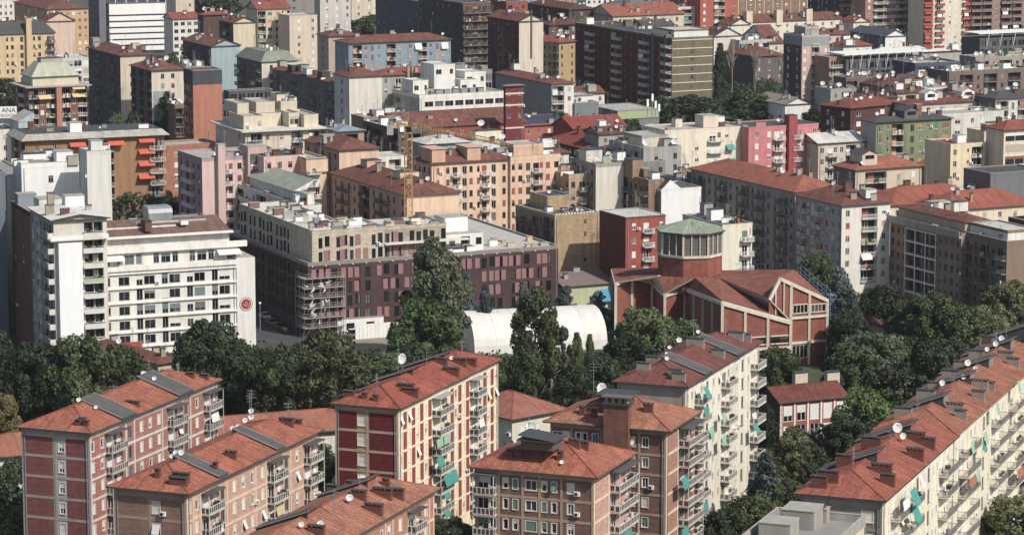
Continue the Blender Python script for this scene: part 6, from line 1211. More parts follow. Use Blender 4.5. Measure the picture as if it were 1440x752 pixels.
# ---- farther left
b = bd('apartment_building', 'yellow block with a dark mansard roof, split by a slim stair tower, far left', (-30, 50), 24, None, 77, yellow, '.b.w.nw.S.nnw.b', '', ('mans', DKR, 4, 4.4), th=-20, D=14, st=3.0, pal=pDk, lod=1); x = along(b.O, b.b, 40); b.unit(x, -.3, 2, 2, 30, yellow, 0, 'stair_tower'); b.dress(3)
bd('house', 'pink gabled house behind the yellow block', (64, 31), 20, 58, 105, M('#d9b9a4', .9, .07, .4, .1), '', '', ('gy', T_BR, 28), D=10, cat='house', th=-20)
bd('apartment_building', 'ochre apartment block with a broad brown-red roof, upper left', (66, 14), 24, 20, 124, M('#c7a06e', .9, .08, .4, .1), 'wwwwwww', 'wwww', ('hip', T_BR, 18), dress=4)
bd('apartment_building', 'pale block at the top left corner', (-10, 4), 22, None, 26, whitew, 'wwwww', '', ('flat', LGR), D=10)
bd('apartment_building', 'orange-brick block on the top edge, above the yellow block', (24, -4), 22, None, 70, orange, 'wwwww', '', ('flat', LGR), D=10)
b = Bld('office_building', 'bright white office with seven dark window bands and a pale column on its right', (153, 6), 21.8, -20, 137, 232, wall=M('#5d6068', .8, .08, .4, .1), pal=pSt, lod=2, cat='office building'); b.mass(L=fc('gggg'), R=fc('.', n=1, wall=M('#3d4044', .6, .1, 1, 0))); sw2 = M('#ecedea', .8, .03, .4, .04); b.flat(DKR, .3)
for k in range(8): z = 21.6 - k * 2.6; mb = MB(); mb.box(0, -.35, z - (2.6 if k == 0 else 1.9), b.W, -.02, z, sw2); mb.build('spandrel', b.root)
for k in range(5): b.unit(b.W * (.12 + .19 * k), 2, .3, 4, 2.2, WHITE, 22, 'roof_fin')
b.done(); bx = (b.W + .05, -.6, along(b.O, b.b, 248), 8); b.mass(box=bx, z0=0, z1=27, wall=M('#dadbd9', .85, .04, .4, .06), name='column', L=fc('.', n=1, wall=M('#6d7078', .8, .06, .4, .1)))
bd('office_building', 'white low office with a ribbon window and red roof, right of the white banded office', (243, 28), 19, None, 280, whitew, 'WWWW', '', ('gx', T_R3, 22), D=11, pal=pSt, cat='office building')
bd('apartment_building', 'beige block on the top edge right of the white banded office', (247, -8), 28, None, 273, beige, '..w', '', ('flat', LGR), D=12)
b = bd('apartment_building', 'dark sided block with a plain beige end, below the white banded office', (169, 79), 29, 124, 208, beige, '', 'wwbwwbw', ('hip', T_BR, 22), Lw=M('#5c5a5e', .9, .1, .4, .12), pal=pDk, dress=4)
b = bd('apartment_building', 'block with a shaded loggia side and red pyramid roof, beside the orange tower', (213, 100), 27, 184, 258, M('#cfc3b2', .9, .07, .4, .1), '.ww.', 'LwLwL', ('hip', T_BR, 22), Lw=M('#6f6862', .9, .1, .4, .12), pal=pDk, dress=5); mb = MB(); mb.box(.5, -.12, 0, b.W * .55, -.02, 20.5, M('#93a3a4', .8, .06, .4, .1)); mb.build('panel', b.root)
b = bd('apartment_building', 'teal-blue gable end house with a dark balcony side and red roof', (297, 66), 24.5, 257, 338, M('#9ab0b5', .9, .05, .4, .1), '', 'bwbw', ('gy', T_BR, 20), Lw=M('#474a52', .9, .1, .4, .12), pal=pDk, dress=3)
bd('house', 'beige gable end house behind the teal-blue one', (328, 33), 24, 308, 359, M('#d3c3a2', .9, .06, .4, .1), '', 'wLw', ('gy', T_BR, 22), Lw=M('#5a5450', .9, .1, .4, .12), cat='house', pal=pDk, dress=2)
bd('apartment_building', 'dark brown block with a low red roof, left of the beige gable end', (286, 22), 24, 278, 322, M('#5f4a44', .9, .1, .4, .12), '..', 'ww', ('hip', T_R3, 16), pal=pDk, dress=2)
bd('apartment_building', 'tall block with deep balconies and green blinds under a red roof, top left of centre', (362, 14), 28, None, 408, beige, 'LWWL', '', ('gx', T_R3, 24), D=12, pal=pGn)
bd('apartment_building', 'plain pinkish-beige slab with few windows, right of the green-blind block', (407, 24), 26, None, 446, M('#d5c2ac', .9, .06, .4, .1), '.w.w', '', ('flat', LGR, .4), D=12)
bd('apartment_building', 'dark grey block on the top edge behind the pinkish slab', (400, -6), 30, 396, 442, M('#8a8780', .9, .1, .4, .1), 'w.', 'ww', ('flat', LGR, .4), pal=pDk)
bd('apartment_tower', 'pale grey tower with white-shuttered windows on the top edge', (450, -4), 29, None, 493, M('#c8c3ba', .9, .06, .4, .1), '.w.w.w', '', ('flat', LGR, .4), D=12, pal=pWs)
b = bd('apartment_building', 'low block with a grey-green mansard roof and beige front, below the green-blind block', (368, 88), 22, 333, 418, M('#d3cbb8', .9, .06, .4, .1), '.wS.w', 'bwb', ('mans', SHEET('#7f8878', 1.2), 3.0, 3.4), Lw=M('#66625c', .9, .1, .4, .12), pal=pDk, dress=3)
bd('apartment_building', 'brown roofed block between the pinkish slab and the blue block', (462, 52), 23, 446, 503, M('#b9a390', .9, .08, .4, .1), '.w.', 'w', ('hip', T_BR, 20), pal=pDk, dress=4)
b = bd('apartment_building', 'blue-grey block with orange shutters and a long brown roof', (490, 62), 25.5, 471, 634, blue, '.Lwdw.Lw.w.Lwdw.', 'w', ('hip', T_BR, 18), pal=pOr, lod=1, dress=3)
for px, py in ((588, 61), (625, 60)): t, z = b.fhit('R', px, py); b.awning('R', t, z, 2.6, 2, .7, WCLOTH, 'white awning')
b = bd('apartment_building', 'block with a blank cream end wall under a small hip roof', (491, 109), 25.5, 470, 537, M('#d6d0c2', .9, .05, .4, .1), '', 'w', ('hip', T_BR, 22), pal=pDk)
b = bd('apartment_building', 'grey front with a bright red strip roof and twin metal flues', (537, 107), 25.0, None, 627, grey, 'w.b..w.Lw', '', ('hip', T_R3, 18), D=10, lod=1)
for px in (573, 579): b.unit(along(b.O, b.b, px), -.5, .8, .8, 28, M('#a5917e', .9, .1, 1, .1), 0, 'flue')
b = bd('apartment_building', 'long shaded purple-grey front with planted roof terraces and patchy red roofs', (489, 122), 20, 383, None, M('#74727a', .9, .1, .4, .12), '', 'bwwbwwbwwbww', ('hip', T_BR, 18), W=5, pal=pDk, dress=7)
for i in range(4): b.unit(b.W * .25, b.D * (.15 + .2 * i), 3, 4, 2.0, M('#414d2b', .9, .3, 3, 0) if i % 2 else whitew, name='planter' if i % 2 else 'roof_room')
# white office
b = bd('office_building', 'white office with two dark ribbon window rows and roof plant, centre top', (590, 138), 20, 552, 709, M('#dfddd4', .85, .05, .4, .1), '.WWWWWWWW', 'W.W', ('flat', LGR, .9), pal=pSt, st=3.3, ww=1.7, wh=1.5, cat='office building', Lw=M('#b0aea8', .85, .06, .4, .1), dress=12, lod=1)
for x0, x1, y0, y1, h in ((.02, .2, .3, .7, 4.5), (.3, .55, .4, .9, 9), (.58, .78, .3, .8, 4), (.7, .95, .5, .95, 6)):
    bx = (b.W * x0, b.D * y0, b.W * x1, b.D * y1); b.mass(box=bx, z0=20, z1=20 + h, wall=whitew, name='roof_room', R=fc('W.w', n=1)); b.flat(WR, .3, box=bx, z=20 + h)
for i in range(6): b.unit(b.W * (.3 + .1 * i), b.D * .25, 2, 1.5, 1.6, STEEL, 20.1, 'air_conditioner')
b.done()
b = bd('church_hall', 'long low brown-tiled hall with a red striped wall, right of centre top', (560, 182), 13, None, 738, M('#a4463c', .9, .1, .4, .1), 'wwwwwwwww', '', ('gx', T_BR, 24), D=17, cat='hall')
b = bd('bell_tower', 'dark red brick bell tower with pale arcades and a low roof', (711, 122), 25.5, 708, 736, M('#7c3030', .9, .1, .5, .1), 'w.w', '', ('hip', M('#7d776c', .9, .1, 1, 0), 14), cat='bell tower', pal=Pal(M('#cfc4b4', .8, .06, 1, 0), (DARK,), (0, 0, 1)), st=3.4, lod=1, D=5.5, n=3)
for z in (12.5, 19.5, 23): mb = MB(); mb.box(-.15, -.15, z, b.W + .15, -.01, z + .5, M('#cfc4b4', .8, .06, 1, 0)); mb.build('string_course', b.root)
b = bd('apartment_building', 'house with a patched pink-red roof and white end wall beside the bell tower', (776, 119), 20, 697, 807, M('#dcd9d0', .9, .05, .4, .1), 'Lw', '', ('hip', TILE('#96584a', .35, .35), 18), Lw=M('#9a9890', .9, .06, .4, .1), dress=3)
b = bd('workshop', 'low grey shed with a white roof storey, right of the white end wall', (808, 148), 13, None, 842, M('#7a7f84', .85, .06, .4, .1), '', '', ('flat', WR, .6), D=12, cat='workshop', dress=4); penthouse(b, .1, .2, .9, .8, 2.6, whitew, '', WR)
b = bd('shop', 'low shop with a pale green fascia below the dark tall block', (868, 157), 9, None, 926, M('#7c7f80', .85, .06, .4, .1), '', '', ('flat', LGR, .2), D=20, cat='shop'); mb = MB(); mb.box(0, -.3, 6.4, b.W, -.02, 8.9, M('#a3b07e', .8, .06, .5, .08)); mb.build('fascia', b.root); text('MARKET' if False else '', b.root, 0, 0, 1, WHITE) if False else None
b = Bld('pavilion', 'round hall under a wide bright red tiled roof, centre right', (826, 210), 9.5, -26, 771, 888, wall=M('#6a3f36', .9, .1, .4, .1), lod=2, cat='pavilion'); b.mass(R=fc('wwwwww'), L=fc('wwwwwwww')).hip(TILE('#a8452f', .12, .1), 22, 1.2, caps=T_R3); b.chimney(b.W * .35, b.D * .6, 1, 1, 2, M('#7a3a34', .9, .1, 1, 0)); b.done()
b = bd('school_building', 'red-roofed hall with a patch of solar panels, beyond the round red roof', (806, 182), 9.5, None, 880, M('#b0503f', .9, .1, .4, .1), 'wwww', '', ('gx', TILE('#a3452f', .15, .1), 22), D=14, cat='hall')
b = bd('school_building', 'low wing with a blue-grey solar panel array on its roof', (737, 178), 9, None, 808, M('#b8604c', .9, .1, .4, .1), 'wwwww', '', ('gx', T_R3, 22), D=12, cat='hall')
sp_m = M('#3d4a6a', .25, .1, 1, 0, .6)
for i in range(10):
    for j in range(3): x = b.W * (.05 + .08 * i); y = .6 + j * 1.7; zz = b.eave + (y + .5) * b.slope + .15; z2 = zz + 1.5 * b.slope; mb = MB(); mb.poly([(x, y, zz), (x + b.W * .07, y, zz), (x + b.W * .07, y + 1.5, z2), (x, y + 1.5, z2)], sp_m); mb.build('solar_panel', b.root)
# white sheet roofs
b = bd('workshop', 'blue-grey block under a bleached white hip roof, left of the crane jib', (600, 204), 19, 575, 662, M('#8f9ba2', .9, .08, .4, .1), 'wbww', 'ww', ('hip', WR, 15), pal=pW, dress=1)
b = bd('workshop', 'second bleached white hip roof, directly above the peach row', (672, 212), 18, 640, 733, M('#a8b0b2', .9, .08, .4, .1), 'wwww', 'ww', ('hip', SHEET('#cdd0c8', 1.0), 15), pal=pW, dress=1); b.unit(b.W * .6, b.D * .8, 8, 4, 4, M('#d9cfae', .9, .06, .4, .1), 18, 'roof_room'); b.dish(b.W * .5, b.D * .8, 1.6, 22.2)
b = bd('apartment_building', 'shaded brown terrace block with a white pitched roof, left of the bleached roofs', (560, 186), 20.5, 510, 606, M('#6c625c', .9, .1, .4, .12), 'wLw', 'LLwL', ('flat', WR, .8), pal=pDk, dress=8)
b = bd('apartment_building', 'pale block with a curved blue-grey barrel roof and round dormer, left of centre', (476, 186), 21, 454, 512, M('#a98f7c', .9, .1, .4, .1), '.L.', 'w', ('hip', SHEET('#8495a4', 1.0), 16), pal=pDk)
bd('apartment_building', 'low white block squeezed right of the blank peach ends', (533, 222), 20.5, None, 572, whitew, 'wL.', '', ('flat', WR, .3), D=9, lod=1)
b = bd('house', 'pair of low dull red hip roofs beside the white satellite dish', (748, 218), 16, 724, 800, whitew, 'ww', 'w', ('hip', T_BR, 24), cat='house', dress=5)
# ---- top centre
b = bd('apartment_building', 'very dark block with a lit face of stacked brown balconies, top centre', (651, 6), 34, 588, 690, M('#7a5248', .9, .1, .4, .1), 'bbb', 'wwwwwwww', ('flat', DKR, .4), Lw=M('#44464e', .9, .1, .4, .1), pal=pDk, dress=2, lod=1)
bd('apartment_building', 'dark blue-green shaded block, left of the stacked balconies', (590, 4), 30, 528, None, M('#4a5c62', .9, .1, .4, .1), '', 'wwwwwww', ('flat', DKR, .4), pal=pDk, W=10)
b = bd('apartment_building', 'tall maroon block with a beige gable end and red roof, top centre', (730, 31), 33, 686, 764, M('#d2c6b2', .9, .05, .4, .1), '', 'wwwbwww', ('gy', T_BR, 24), Lw=maroon, pal=pDk, dress=2); mb = MB(); mb.box(b.W * .5 - .3, -.3, 20, b.W * .5 + .3, 0, 37, M('#5d5a58', .8, .1, 1, 0)); mb.build('flue', b.root)
bd('apartment_building', 'mustard block with a bright red hip roof, right of the beige gable end', (786, 61), 22, 729, 809, M('#b59a62', .9, .08, .4, .12), 'w.w', 'wwwwwwwb', ('hip', T_R3, 20), th=-50, pal=pDk, dress=4)
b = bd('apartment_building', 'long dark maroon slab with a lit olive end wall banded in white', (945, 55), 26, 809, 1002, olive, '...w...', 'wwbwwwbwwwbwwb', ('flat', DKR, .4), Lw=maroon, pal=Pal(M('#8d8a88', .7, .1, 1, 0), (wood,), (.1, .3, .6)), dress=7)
for k in range(9): z = 25.4 - k * 3.05; mb = MB(); mb.box(.2, -.14, z - .14, b.W, -.02, z + .14, M('#d9d3c2', .85, .05, .5, .05)); mb.build('string_course', b.root)
penthouse(b, .1, .02, .95, .2, 2.6, whitew, 'ggggg', WR); mb = MB(); mb.box(-.35, 3, 0, -.02, 5.5, 27, M('#5d6675', .7, .1, .5, .1)); mb.box(-.3, 13, 0, -.02, 15, 27, M('#5d6675', .7, .1, .5, .1)); mb.build('stair_glazing', b.root)
bd('apartment_building', 'red-roofed block peeping over the maroon slab', (862, 24), 24, 828, 962, beige, 'wwwww', 'ww', ('gx', T_O2, 20), dress=4, pal=pDk)
bd('apartment_building', 'dark block with planted roof terrace on the top edge, right of the beige gable', (800, 14), 26, 742, 836, M('#5d4a46', .9, .1, .4, .12), 'www', 'wbwwbw', ('hip', T_D, 16), pal=pDk, dress=6)
bd('apartment_building', 'red-brown block with white balcony on the top edge, above the maroon block', (712, 4), 32, 690, 742, redw, 'bw', 'w', ('flat', DKR, .4), pal=pDk, dress=2)
bd('house', 'grey and purple-red roofs on the top edge, right of centre', (880, 12), 20, 846, 942, M('#d9cfb8', .9, .06, .4, .1), 'www', 'w', ('hip', SHEET('#6f7074', 1.), 20), dress=4, cat='house')
bd('house', 'low house under a plum-red roof on the top edge', (912, 10), 20, None, 945, M('#e2ddd0', .9, .06, .4, .1), 'www', '', ('gx', M('#8a3f4a', .85, .12, .4, 0), 22), D=10, cat='house', dress=2)
# ---- top right
bd('apartment_building', 'pale pink block with terraces left of the orange-red balcony block', (946, 12), 21, None, 986, M('#dcc0b4', .9, .06, .4, .1), 'wLw', '', ('flat', WR, .5), D=12, dress=3)
bd('apartment_building', 'orange-red block with three stacked dark balconies, top right of centre', (985, -8), 27, None, 1038, M('#b35a45', .9, .08, .4, .1), 'w.L.w', '', ('flat', LGR), D=12, pal=pWs)
bd('apartment_building', 'long brown block with white ribbed windows on the top edge', (1038, -6), 24, None, 1136, M('#8f7457', .9, .08, .4, .1), 'wpwpwpwpwpwpwpw', '', ('flat', LGR), D=12, pal=pWs, frame=M('#c9b99e', .9, .06, .4, .1))
b = bd('apartment_building', 'row of low cream houses with red roofs and tall chimney gables, top right', (1038, 33), 13.5, None, 1188, M('#ddd5c2', .9, .06, .4, .1), 'wwwwwwwwwwww', '', ('gx', T_BR, 24), D=12, dress=3)
for f in (.1, .38, .66): b.unit(b.W * f, 1, 3, 3, 6.5, M('#d9cbb0', .9, .06, .4, .1), 12, 'gable')
bd('house', 'pale gable-ended house behind the poplar, top right of centre', (1004, 52), 19, 985, 1042, M('#d3cec2', .9, .05, .4, .1), '', 'w', ('gy', T_D, 26), cat='house')
bd('house', 'smaller pale gable with a red roof just above the poplar house', (1028, 36), 15, 1010, 1055, M('#dcd4c4', .9, .05, .4, .1), '', '', ('gy', T_BR, 26), cat='house')
bd('house', 'red-roofed house with pale gable, left of the rooftop tower', (1082, 62), 16, 1040, 1102, M('#cfc6b4', .9, .06, .4, .1), 'w', '', ('gx', T_BR, 28), cat='house', D=14, dress=4)
bd('house', 'low dark house with a rusty roof behind the bare trees', (1060, 80), 13, 1018, 1104, M('#6a6260', .9, .1, .4, .1), 'www', '', ('hip', T_BR, 20), cat='house', D=12)
b = bd('apartment_tower', 'slim pink and white tower with grey crown, upper right', (1128, 53), 28.6, 1102, 1166, M('#c9a49c', .9, .07, .4, .1), 'w.L.w', 'ww', ('flat', LGR, .6), Lw=M('#5a4a4a', .9, .1, .4, .1), pal=pWs, lod=1, dress=3); mb = MB(); mb.box(-.1, -.1, 25.6, b.W + .1, b.D, 28.7, M('#8d9490', .85, .06, .4, .08)); mb.build('crown', b.root); penthouse(b, .25, .2, .75, .8, 3, M('#8d9490', .85, .06, .4, .08), '', LGR)
x0 = b.W; bd('apartment_building', 'balcony wing tucked against the right side of the pink and white tower', (1166, 82), 22, None, 1188, M('#a5806e', .9, .08, .4, .1), 'b', '', ('flat', LGR, .3), D=10, pal=pW, dress=1)
for lab, cx, xr_, zt, wl in (('pink-brown balcony block with white rails, top edge right', 1218, 1300, 36, M('#a8776a', .9, .08, .4, .1)), ('pink-brown banded block with long parapets, top right corner', 1366, 1480, 36, M('#9a7a70', .9, .08, .4, .1))):
    b = bd('apartment_building', lab, (cx, -44), zt, None, xr_, wl, 'wLbLbw' if cx < 1300 else 'LLwLLwLL', '', ('flat', LGR), D=12, pal=pW if cx < 1300 else Pal(WHITE, (wood, whsh), (.2, .3, .5), rail='solid', railm=M('#8a6a64', .9, .08, .4, .1)), ld=1.0)
b = bd('apartment_tower', 'cream slab framed by red balcony columns, top right', (1300, -42), 36, None, 1366, M('#d8cdb2', .9, .06, .4, .1), 'b.b.ww.b', '', ('flat', LGR), D=12, pal=Pal(WHITE, (whsh,), (.4, .3, .3), rail='solid', railm=M('#a8423c', .9, .08, .4, .1)))
for f0, f1 in ((.0, .2), (.9, 1.0)): mb = MB(); mb.box(b.W * f0, -.12, 0, b.W * f1, -.02, 36, M('#b04a42', .9, .08, .4, .1)); mb.build('red_column', b.root)
bd('apartment_building', 'dark red block with white bands on the top edge, left of the pink-brown balconies', (1180, -30), 30, 1135, 1222, M('#7a3a38', .9, .08, .4, .1), 'bwb', 'wwww', ('flat', LGR), pal=pW, Lw=M('#45454f', .9, .08, .4, .1))
bd('house', 'low house with a blue-black and red roof and white gable, upper right', (1245, 52), 15, 1196, 1274, M('#e0e0dc', .9, .05, .4, .06), '', 'www', ('gy', M('#4a4f5e', .8, .1, .4, 0), 24), cat='house', Lw=M('#6a6a6c', .9, .1, .4, .1), dress=2)
bd('house', 'cream gabled house with a red roof, below the dark red block', (1200, 32), 16, 1184, 1222, M('#d9cfb2', .9, .05, .4, .06), '', 'w', ('gy', T_R3, 26), cat='house')
for i, (cx, cy, xr_, lab) in enumerate(((1236, 72, 1300, 'bleached white saw-tooth factory roof, upper right'), (1298, 74, 1352, 'ribbed cream tent-like factory roof, right of the saw-tooth one'))):
    b = bd('factory', lab, (cx, cy), 12, cx - 6, xr_, LGR, '', '', ('hip', SHEET('#d3cfc0', 1.4), 26), cat='factory', D=20); b.dress(3)
def canopy(label, corner, z, xr_, D, n):
    b = bd('office_building', label, corner, z, None, xr_, M('#5b5b60', .85, .1, .4, .1), 'ggggggg', '', ('flat', DKR, .3), D=D, cat='office building', pal=pSt); b.slab((0, 0, b.W, D * .6), z + 2.2, 1.8, .3, WHITE, 'canopy')
    for k in range(n):
        x = b.W * (k + .5) / n; mb = MB(); mb.beam((x, -.4, z - 2.5), (x, -1.7, z + 2.2), .22, .22, WHITE); mb.beam((x, .1, z - 4), (x, .1, z + 2.2), .3, .3, M('#8d8d90', .8, .1, 1, 0)); mb.build('strut', b.root)
    return b
canopy('dark office with a long white canopy on slanted struts, upper right', (1190, 86), 21, 1300, 14, 9); canopy('second dark office with a white canopy, right edge', (1378, 56), 21, 1470, 12, 5)
b = bd('office_building', 'dark blue glazed block below the factory roofs', (1287, 92), 21, None, 1350, M('#4d5468', .7, .1, .4, .1), 'gggggg', '', ('flat', LGR, .7), pal=pSt, cat='office building', D=14, dress=8)
b = bd('apartment_building', 'brown low block with dishes and white tanks, right of the dark blue glazing', (1335, 104), 19, None, 1450, M('#7d6d60', .9, .1, .4, .1), 'wLwLwLw', '', ('flat', LGR, .8), D=14, dress=12, pal=pDk)
bd('house', 'house with a patched red roof at the right edge, below the dishes', (1378, 110), 16, None, 1450, M('#a5857a', .9, .1, .4, .1), 'wwww', '', ('hip', T_O2, 20), D=13, cat='house', dress=6)
bd('apartment_building', 'long brown-roofed terrace with pipes and small white lanterns, right middle distance', (1240, 122), 17, 1200, 1332, M('#8a7464', .9, .1, .4, .1), 'wwwwww', 'ww', ('hip', T_D, 16), dress=9, pal=pDk)
b = bd('apartment_building', 'low dark flat-roofed terrace with loggias, beside the pink and white tower', (1190, 112), 18.5, 1172, 1262, M('#7a6a60', .9, .1, .4, .1), 'LwLwL', 'w', ('flat', DKR, .6), dress=7, pal=pDk)
bd('house', 'curved red-roofed maroon brick house with white windows, right middle distance', (1196, 153), 20, 1154, 1268, M('#6c4038', .9, .1, .4, .1, brick=2), 'W.Wd', 'ww', ('hip', TILE('#9a4c3c', .25, .2), 18), cat='house', th=-40, pal=pWs, dress=3)
b = bd('apartment_building', 'house with a red roof, two white dormers and a row of shrubs, right middle distance', (1275, 148), 20.5, 1258, 1412, M('#cfc4ae', .9, .07, .4, .1), 'wwdwwwd', 'w', ('hip', TILE('#924a3c', .3, .25), 16), dress=3)
for f in (.28, .66): b.dormer(b.W * f, 3.4, 4.5, 3.4, 1.7, WHITE, LGR)
b = bd('office_building', 'long white two-storey block with dark windows, above the cream stepped block', (1316, 164), 20, None, 1412, M('#d2cdc2', .9, .06, .4, .1), 'W.W.wW.W', '', ('flat', LGR, .7), D=12, dress=3, cat='office building')
bd('apartment_building', 'block with a dark slate roof and white balconies at the right edge', (1400, 140), 22, 1372, 1480, M('#d4cfc4', .9, .06, .4, .1), 'LdLdL', 'ww', ('hip', DKR, 18), Lw=M('#73706a', .9, .1, .4, .1), dress=3)
bd('house', 'pale gabled hut with a grey-brown roof in front of the bare trees', (1104, 148), 10, 1062, 1140, M('#dcdad4', .9, .05, .4, .1), '', '', ('gy', M('#8a8070', .9, .12, .4, 0), 22), cat='house')
bd('house', 'blue-walled low house below the red roof with dormers', (1268, 152), 17, 1245, 1312, M('#9aa5b4', .9, .05, .4, .1), 'ww', '', ('flat', LGR, .4), cat='house', D=10)
# chimney with aerials
b = Bld('chimney_house', 'small pink stair house carrying a cluster of phone aerials, right of centre', (914, 178), 25, -26, 905, 930, wall=M('#d9b9a4', .9, .07, .4, .1), lod=2, cat='roof house'); b.mass().flat(par=.3); mb = MB()
for dx, dy, h in ((0, 0, 8), (1.2, .4, 6), (-1.2, .5, 6.5), (2.6, 1, 5)): mb.beam((b.W / 2 + dx, 2 + dy, 25), (b.W / 2 + dx, 2 + dy, 25 + h), .2, .2, STEEL); mb.box(b.W / 2 + dx - .3, 1.8 + dy, 23.6 + h, b.W / 2 + dx + .3, 2.2 + dy, 25.6 + h, WHITE)
mb.build('aerial_mast', b.root, kind='stuff'); b.done()
bd('house', 'brown hip-roofed lodge with a round chimney, below the hotel', (222, 512), 6, 128, 252, M('#b9b0a2', .9, .1, .4, .1), 'w.w', 'www', ('hip', T_BR, 22), cat='house', th=-38, lod=1)

# ---- blocks filling the far gaps
bd('apartment_building', 'slate-blue windowless side of a slab left of the white banded office', (139, -6), 26, 124, None, M('#6f747e', .9, .06, .4, .1), '', 'wwww', ('flat', DKR, .4), W=3, pal=pDk)
bd('apartment_building', 'beige slab on the top edge beside the pale grey tower', (494, -14), 24, None, 524, beige, '.w.w', '', ('flat', LGR, .4), D=12)
bd('apartment_building', 'small cream block with a flat roof under the white banded office', (140, 88), 15, None, 182, whitew, 'wLww', '', ('flat', LGR, .6), D=10, dress=6)
bd('workshop', 'low white workshop below the pink gabled house', (78, 84), 11, None, 128, M('#c9c9c6', .9, .05, .4, .1), 'gggg', '', ('flat', WR, .5), D=14, cat='workshop', dress=5)
bd('apartment_building', 'brown block with terraces between the orange tower and the loggia-sided block', (246, 150), 17, None, 268, M('#8f6a54', .9, .1, .4, .1), 'LL', '', ('flat', LGR, .6), D=10, dress=3, pal=pDk)
bd('apartment_building', 'low tan block filling the gap under the blue-grey shuttered block', (632, 104), 15, None, 692, M('#8b8f92', .9, .08, .4, .1), 'gggggg', '', ('flat', LGR, .8), D=14, dress=10, pal=pSt)
bd('house', 'row of small red roofs under the mustard block', (800, 134), 9, None, 850, whitew, 'wwww', '', ('gx', T_BR, 22), D=10, cat='house', dress=4)
bd('apartment_building', 'white-walled house with metal terraces between the two pale gables', (1040, 60), 17, None, 1090, M('#b9b7b2', .9, .06, .4, .1), 'LwL', '', ('flat', WR, .8), D=14, dress=8)
bd('house', 'small grey house with aerials beside the round red hall', (842, 190), 14, None, 880, grey, 'ww', '', ('gx', T_D, 20), D=9, cat='house', dress=5)
bd('apartment_building', 'brown stepped roofs with skylights below the long white canopy', (1215, 140), 16.5, None, 1262, M('#94806e', .9, .1, .4, .1), 'wLww', '', ('hip', T_D, 18), D=9, dress=8, pal=pDk)
bd('apartment_building', 'flat terrace block with white tanks at the edge, under the second canopy', (1372, 84), 20, None, 1470, M('#a3978a', .9, .1, .4, .1), 'LwLwLw', '', ('flat', LGR, .8), D=10, dress=12, pal=pDk)
bd('apartment_building', 'low dark red house between the villa and the cream stepped block', (1300, 234), 15, None, 1352, M('#9c8672', .9, .1, .4, .1), 'www', '', ('hip', T_O2, 20), D=10, dress=3, pal=pDk)

for a in (('small shed roofs in patched felt between the white gable and the peach terraces', (856, 262), 17, None, 896, grey, 'wLw', '', ('gx', DKR, 16)), ('tiny terracotta-roofed house squeezed before the shaded terraces', (870, 214), 21, None, 905, beige, 'ww', '', ('hip', T_BR, 20)), ('low felt-roofed wing with a plum awning below the aerial mast', (948, 205), 20.5, None, 990, beige, 'wLw', '', ('flat', DKR, .4)), ('grey shed with a rusted roof left of the orange wing', (955, 248), 16, None, 986, LGR, 'ww', '', ('gx', M('#7d6a5e', .9, .2, .4, 0), 14)),
 ('house with a small brown gable in the thick of the far right roofs', (1262, 132), 17.5, None, 1300, beige, 'wLw', '', ('gx', T_D, 24)), ('flat white box house among the far right roofs', (1300, 126), 18, None, 1338, whitew, 'wLw', '', ('flat', WR, .5)), ('patched terracotta roof beside the dish-covered block', (1344, 132), 17.5, None, 1384, pinkw, 'www', '', ('hip', T_O2, 20)), ('low brick house under the dark slate roof at the edge', (1402, 158), 17, None, 1460, M('#8d6a58', .9, .1, .4, .1, brick=2), 'wLww', '', ('hip', T_BR, 18)),
 ('grey two-step roof house below the pink and white tower', (1168, 128), 15, None, 1204, grey, 'wL', '', ('flat', DKR, .6)), ('narrow cream house between the beige gable end and the green-blind block', (357, 40), 20, None, 372, cream, 'w', '', ('gx', T_BR, 22)), ('low grey works beside the red pyramid roof', (262, 96), 17, None, 292, grey, 'gg', '', ('flat', LGR, .5)), ('terracotta-roofed house left of the mansard block', (322, 92), 17, None, 352, beige, 'ww', '', ('hip', T_BR, 22)),
 ('brown house with a planted terrace below the blank cream end', (512, 168), 16, None, 556, M('#9a8070', .9, .1, .4, .1), 'wLw', '', ('flat', LGR, .6)), ('white lean-to with metal stairs between the white office and brown hall', (548, 166), 15.5, None, 582, whitew, 'wL', '', ('flat', WR, .4)), ('low red roof tucked behind the bell tower', (735, 138), 12, None, 778, M('#b8604c', .9, .1, .4, .1), 'www', '', ('gx', T_R3, 22)), ('dark terrace house on the far edge above the mustard block', (772, 36), 22, None, 812, M('#6a5550', .9, .1, .4, .1), 'wLw', '', ('hip', T_D, 18)),
 ('grey gable over the far red-roofed block', (905, 38), 21, None, 948, grey, 'ww', '', ('gx', DKR, 22)), ('low pink house beside the cream chimney gables', (1150, 50), 12, None, 1196, pinkw, 'wwww', '', ('hip', T_BR, 20)), ('red roof on a white house left of the factory roofs', (1186, 66), 14, None, 1226, whitew, 'www', '', ('hip', T_R3, 22))):
    bd('house', *a, D=10, cat='house', dress=5, pal=pW)
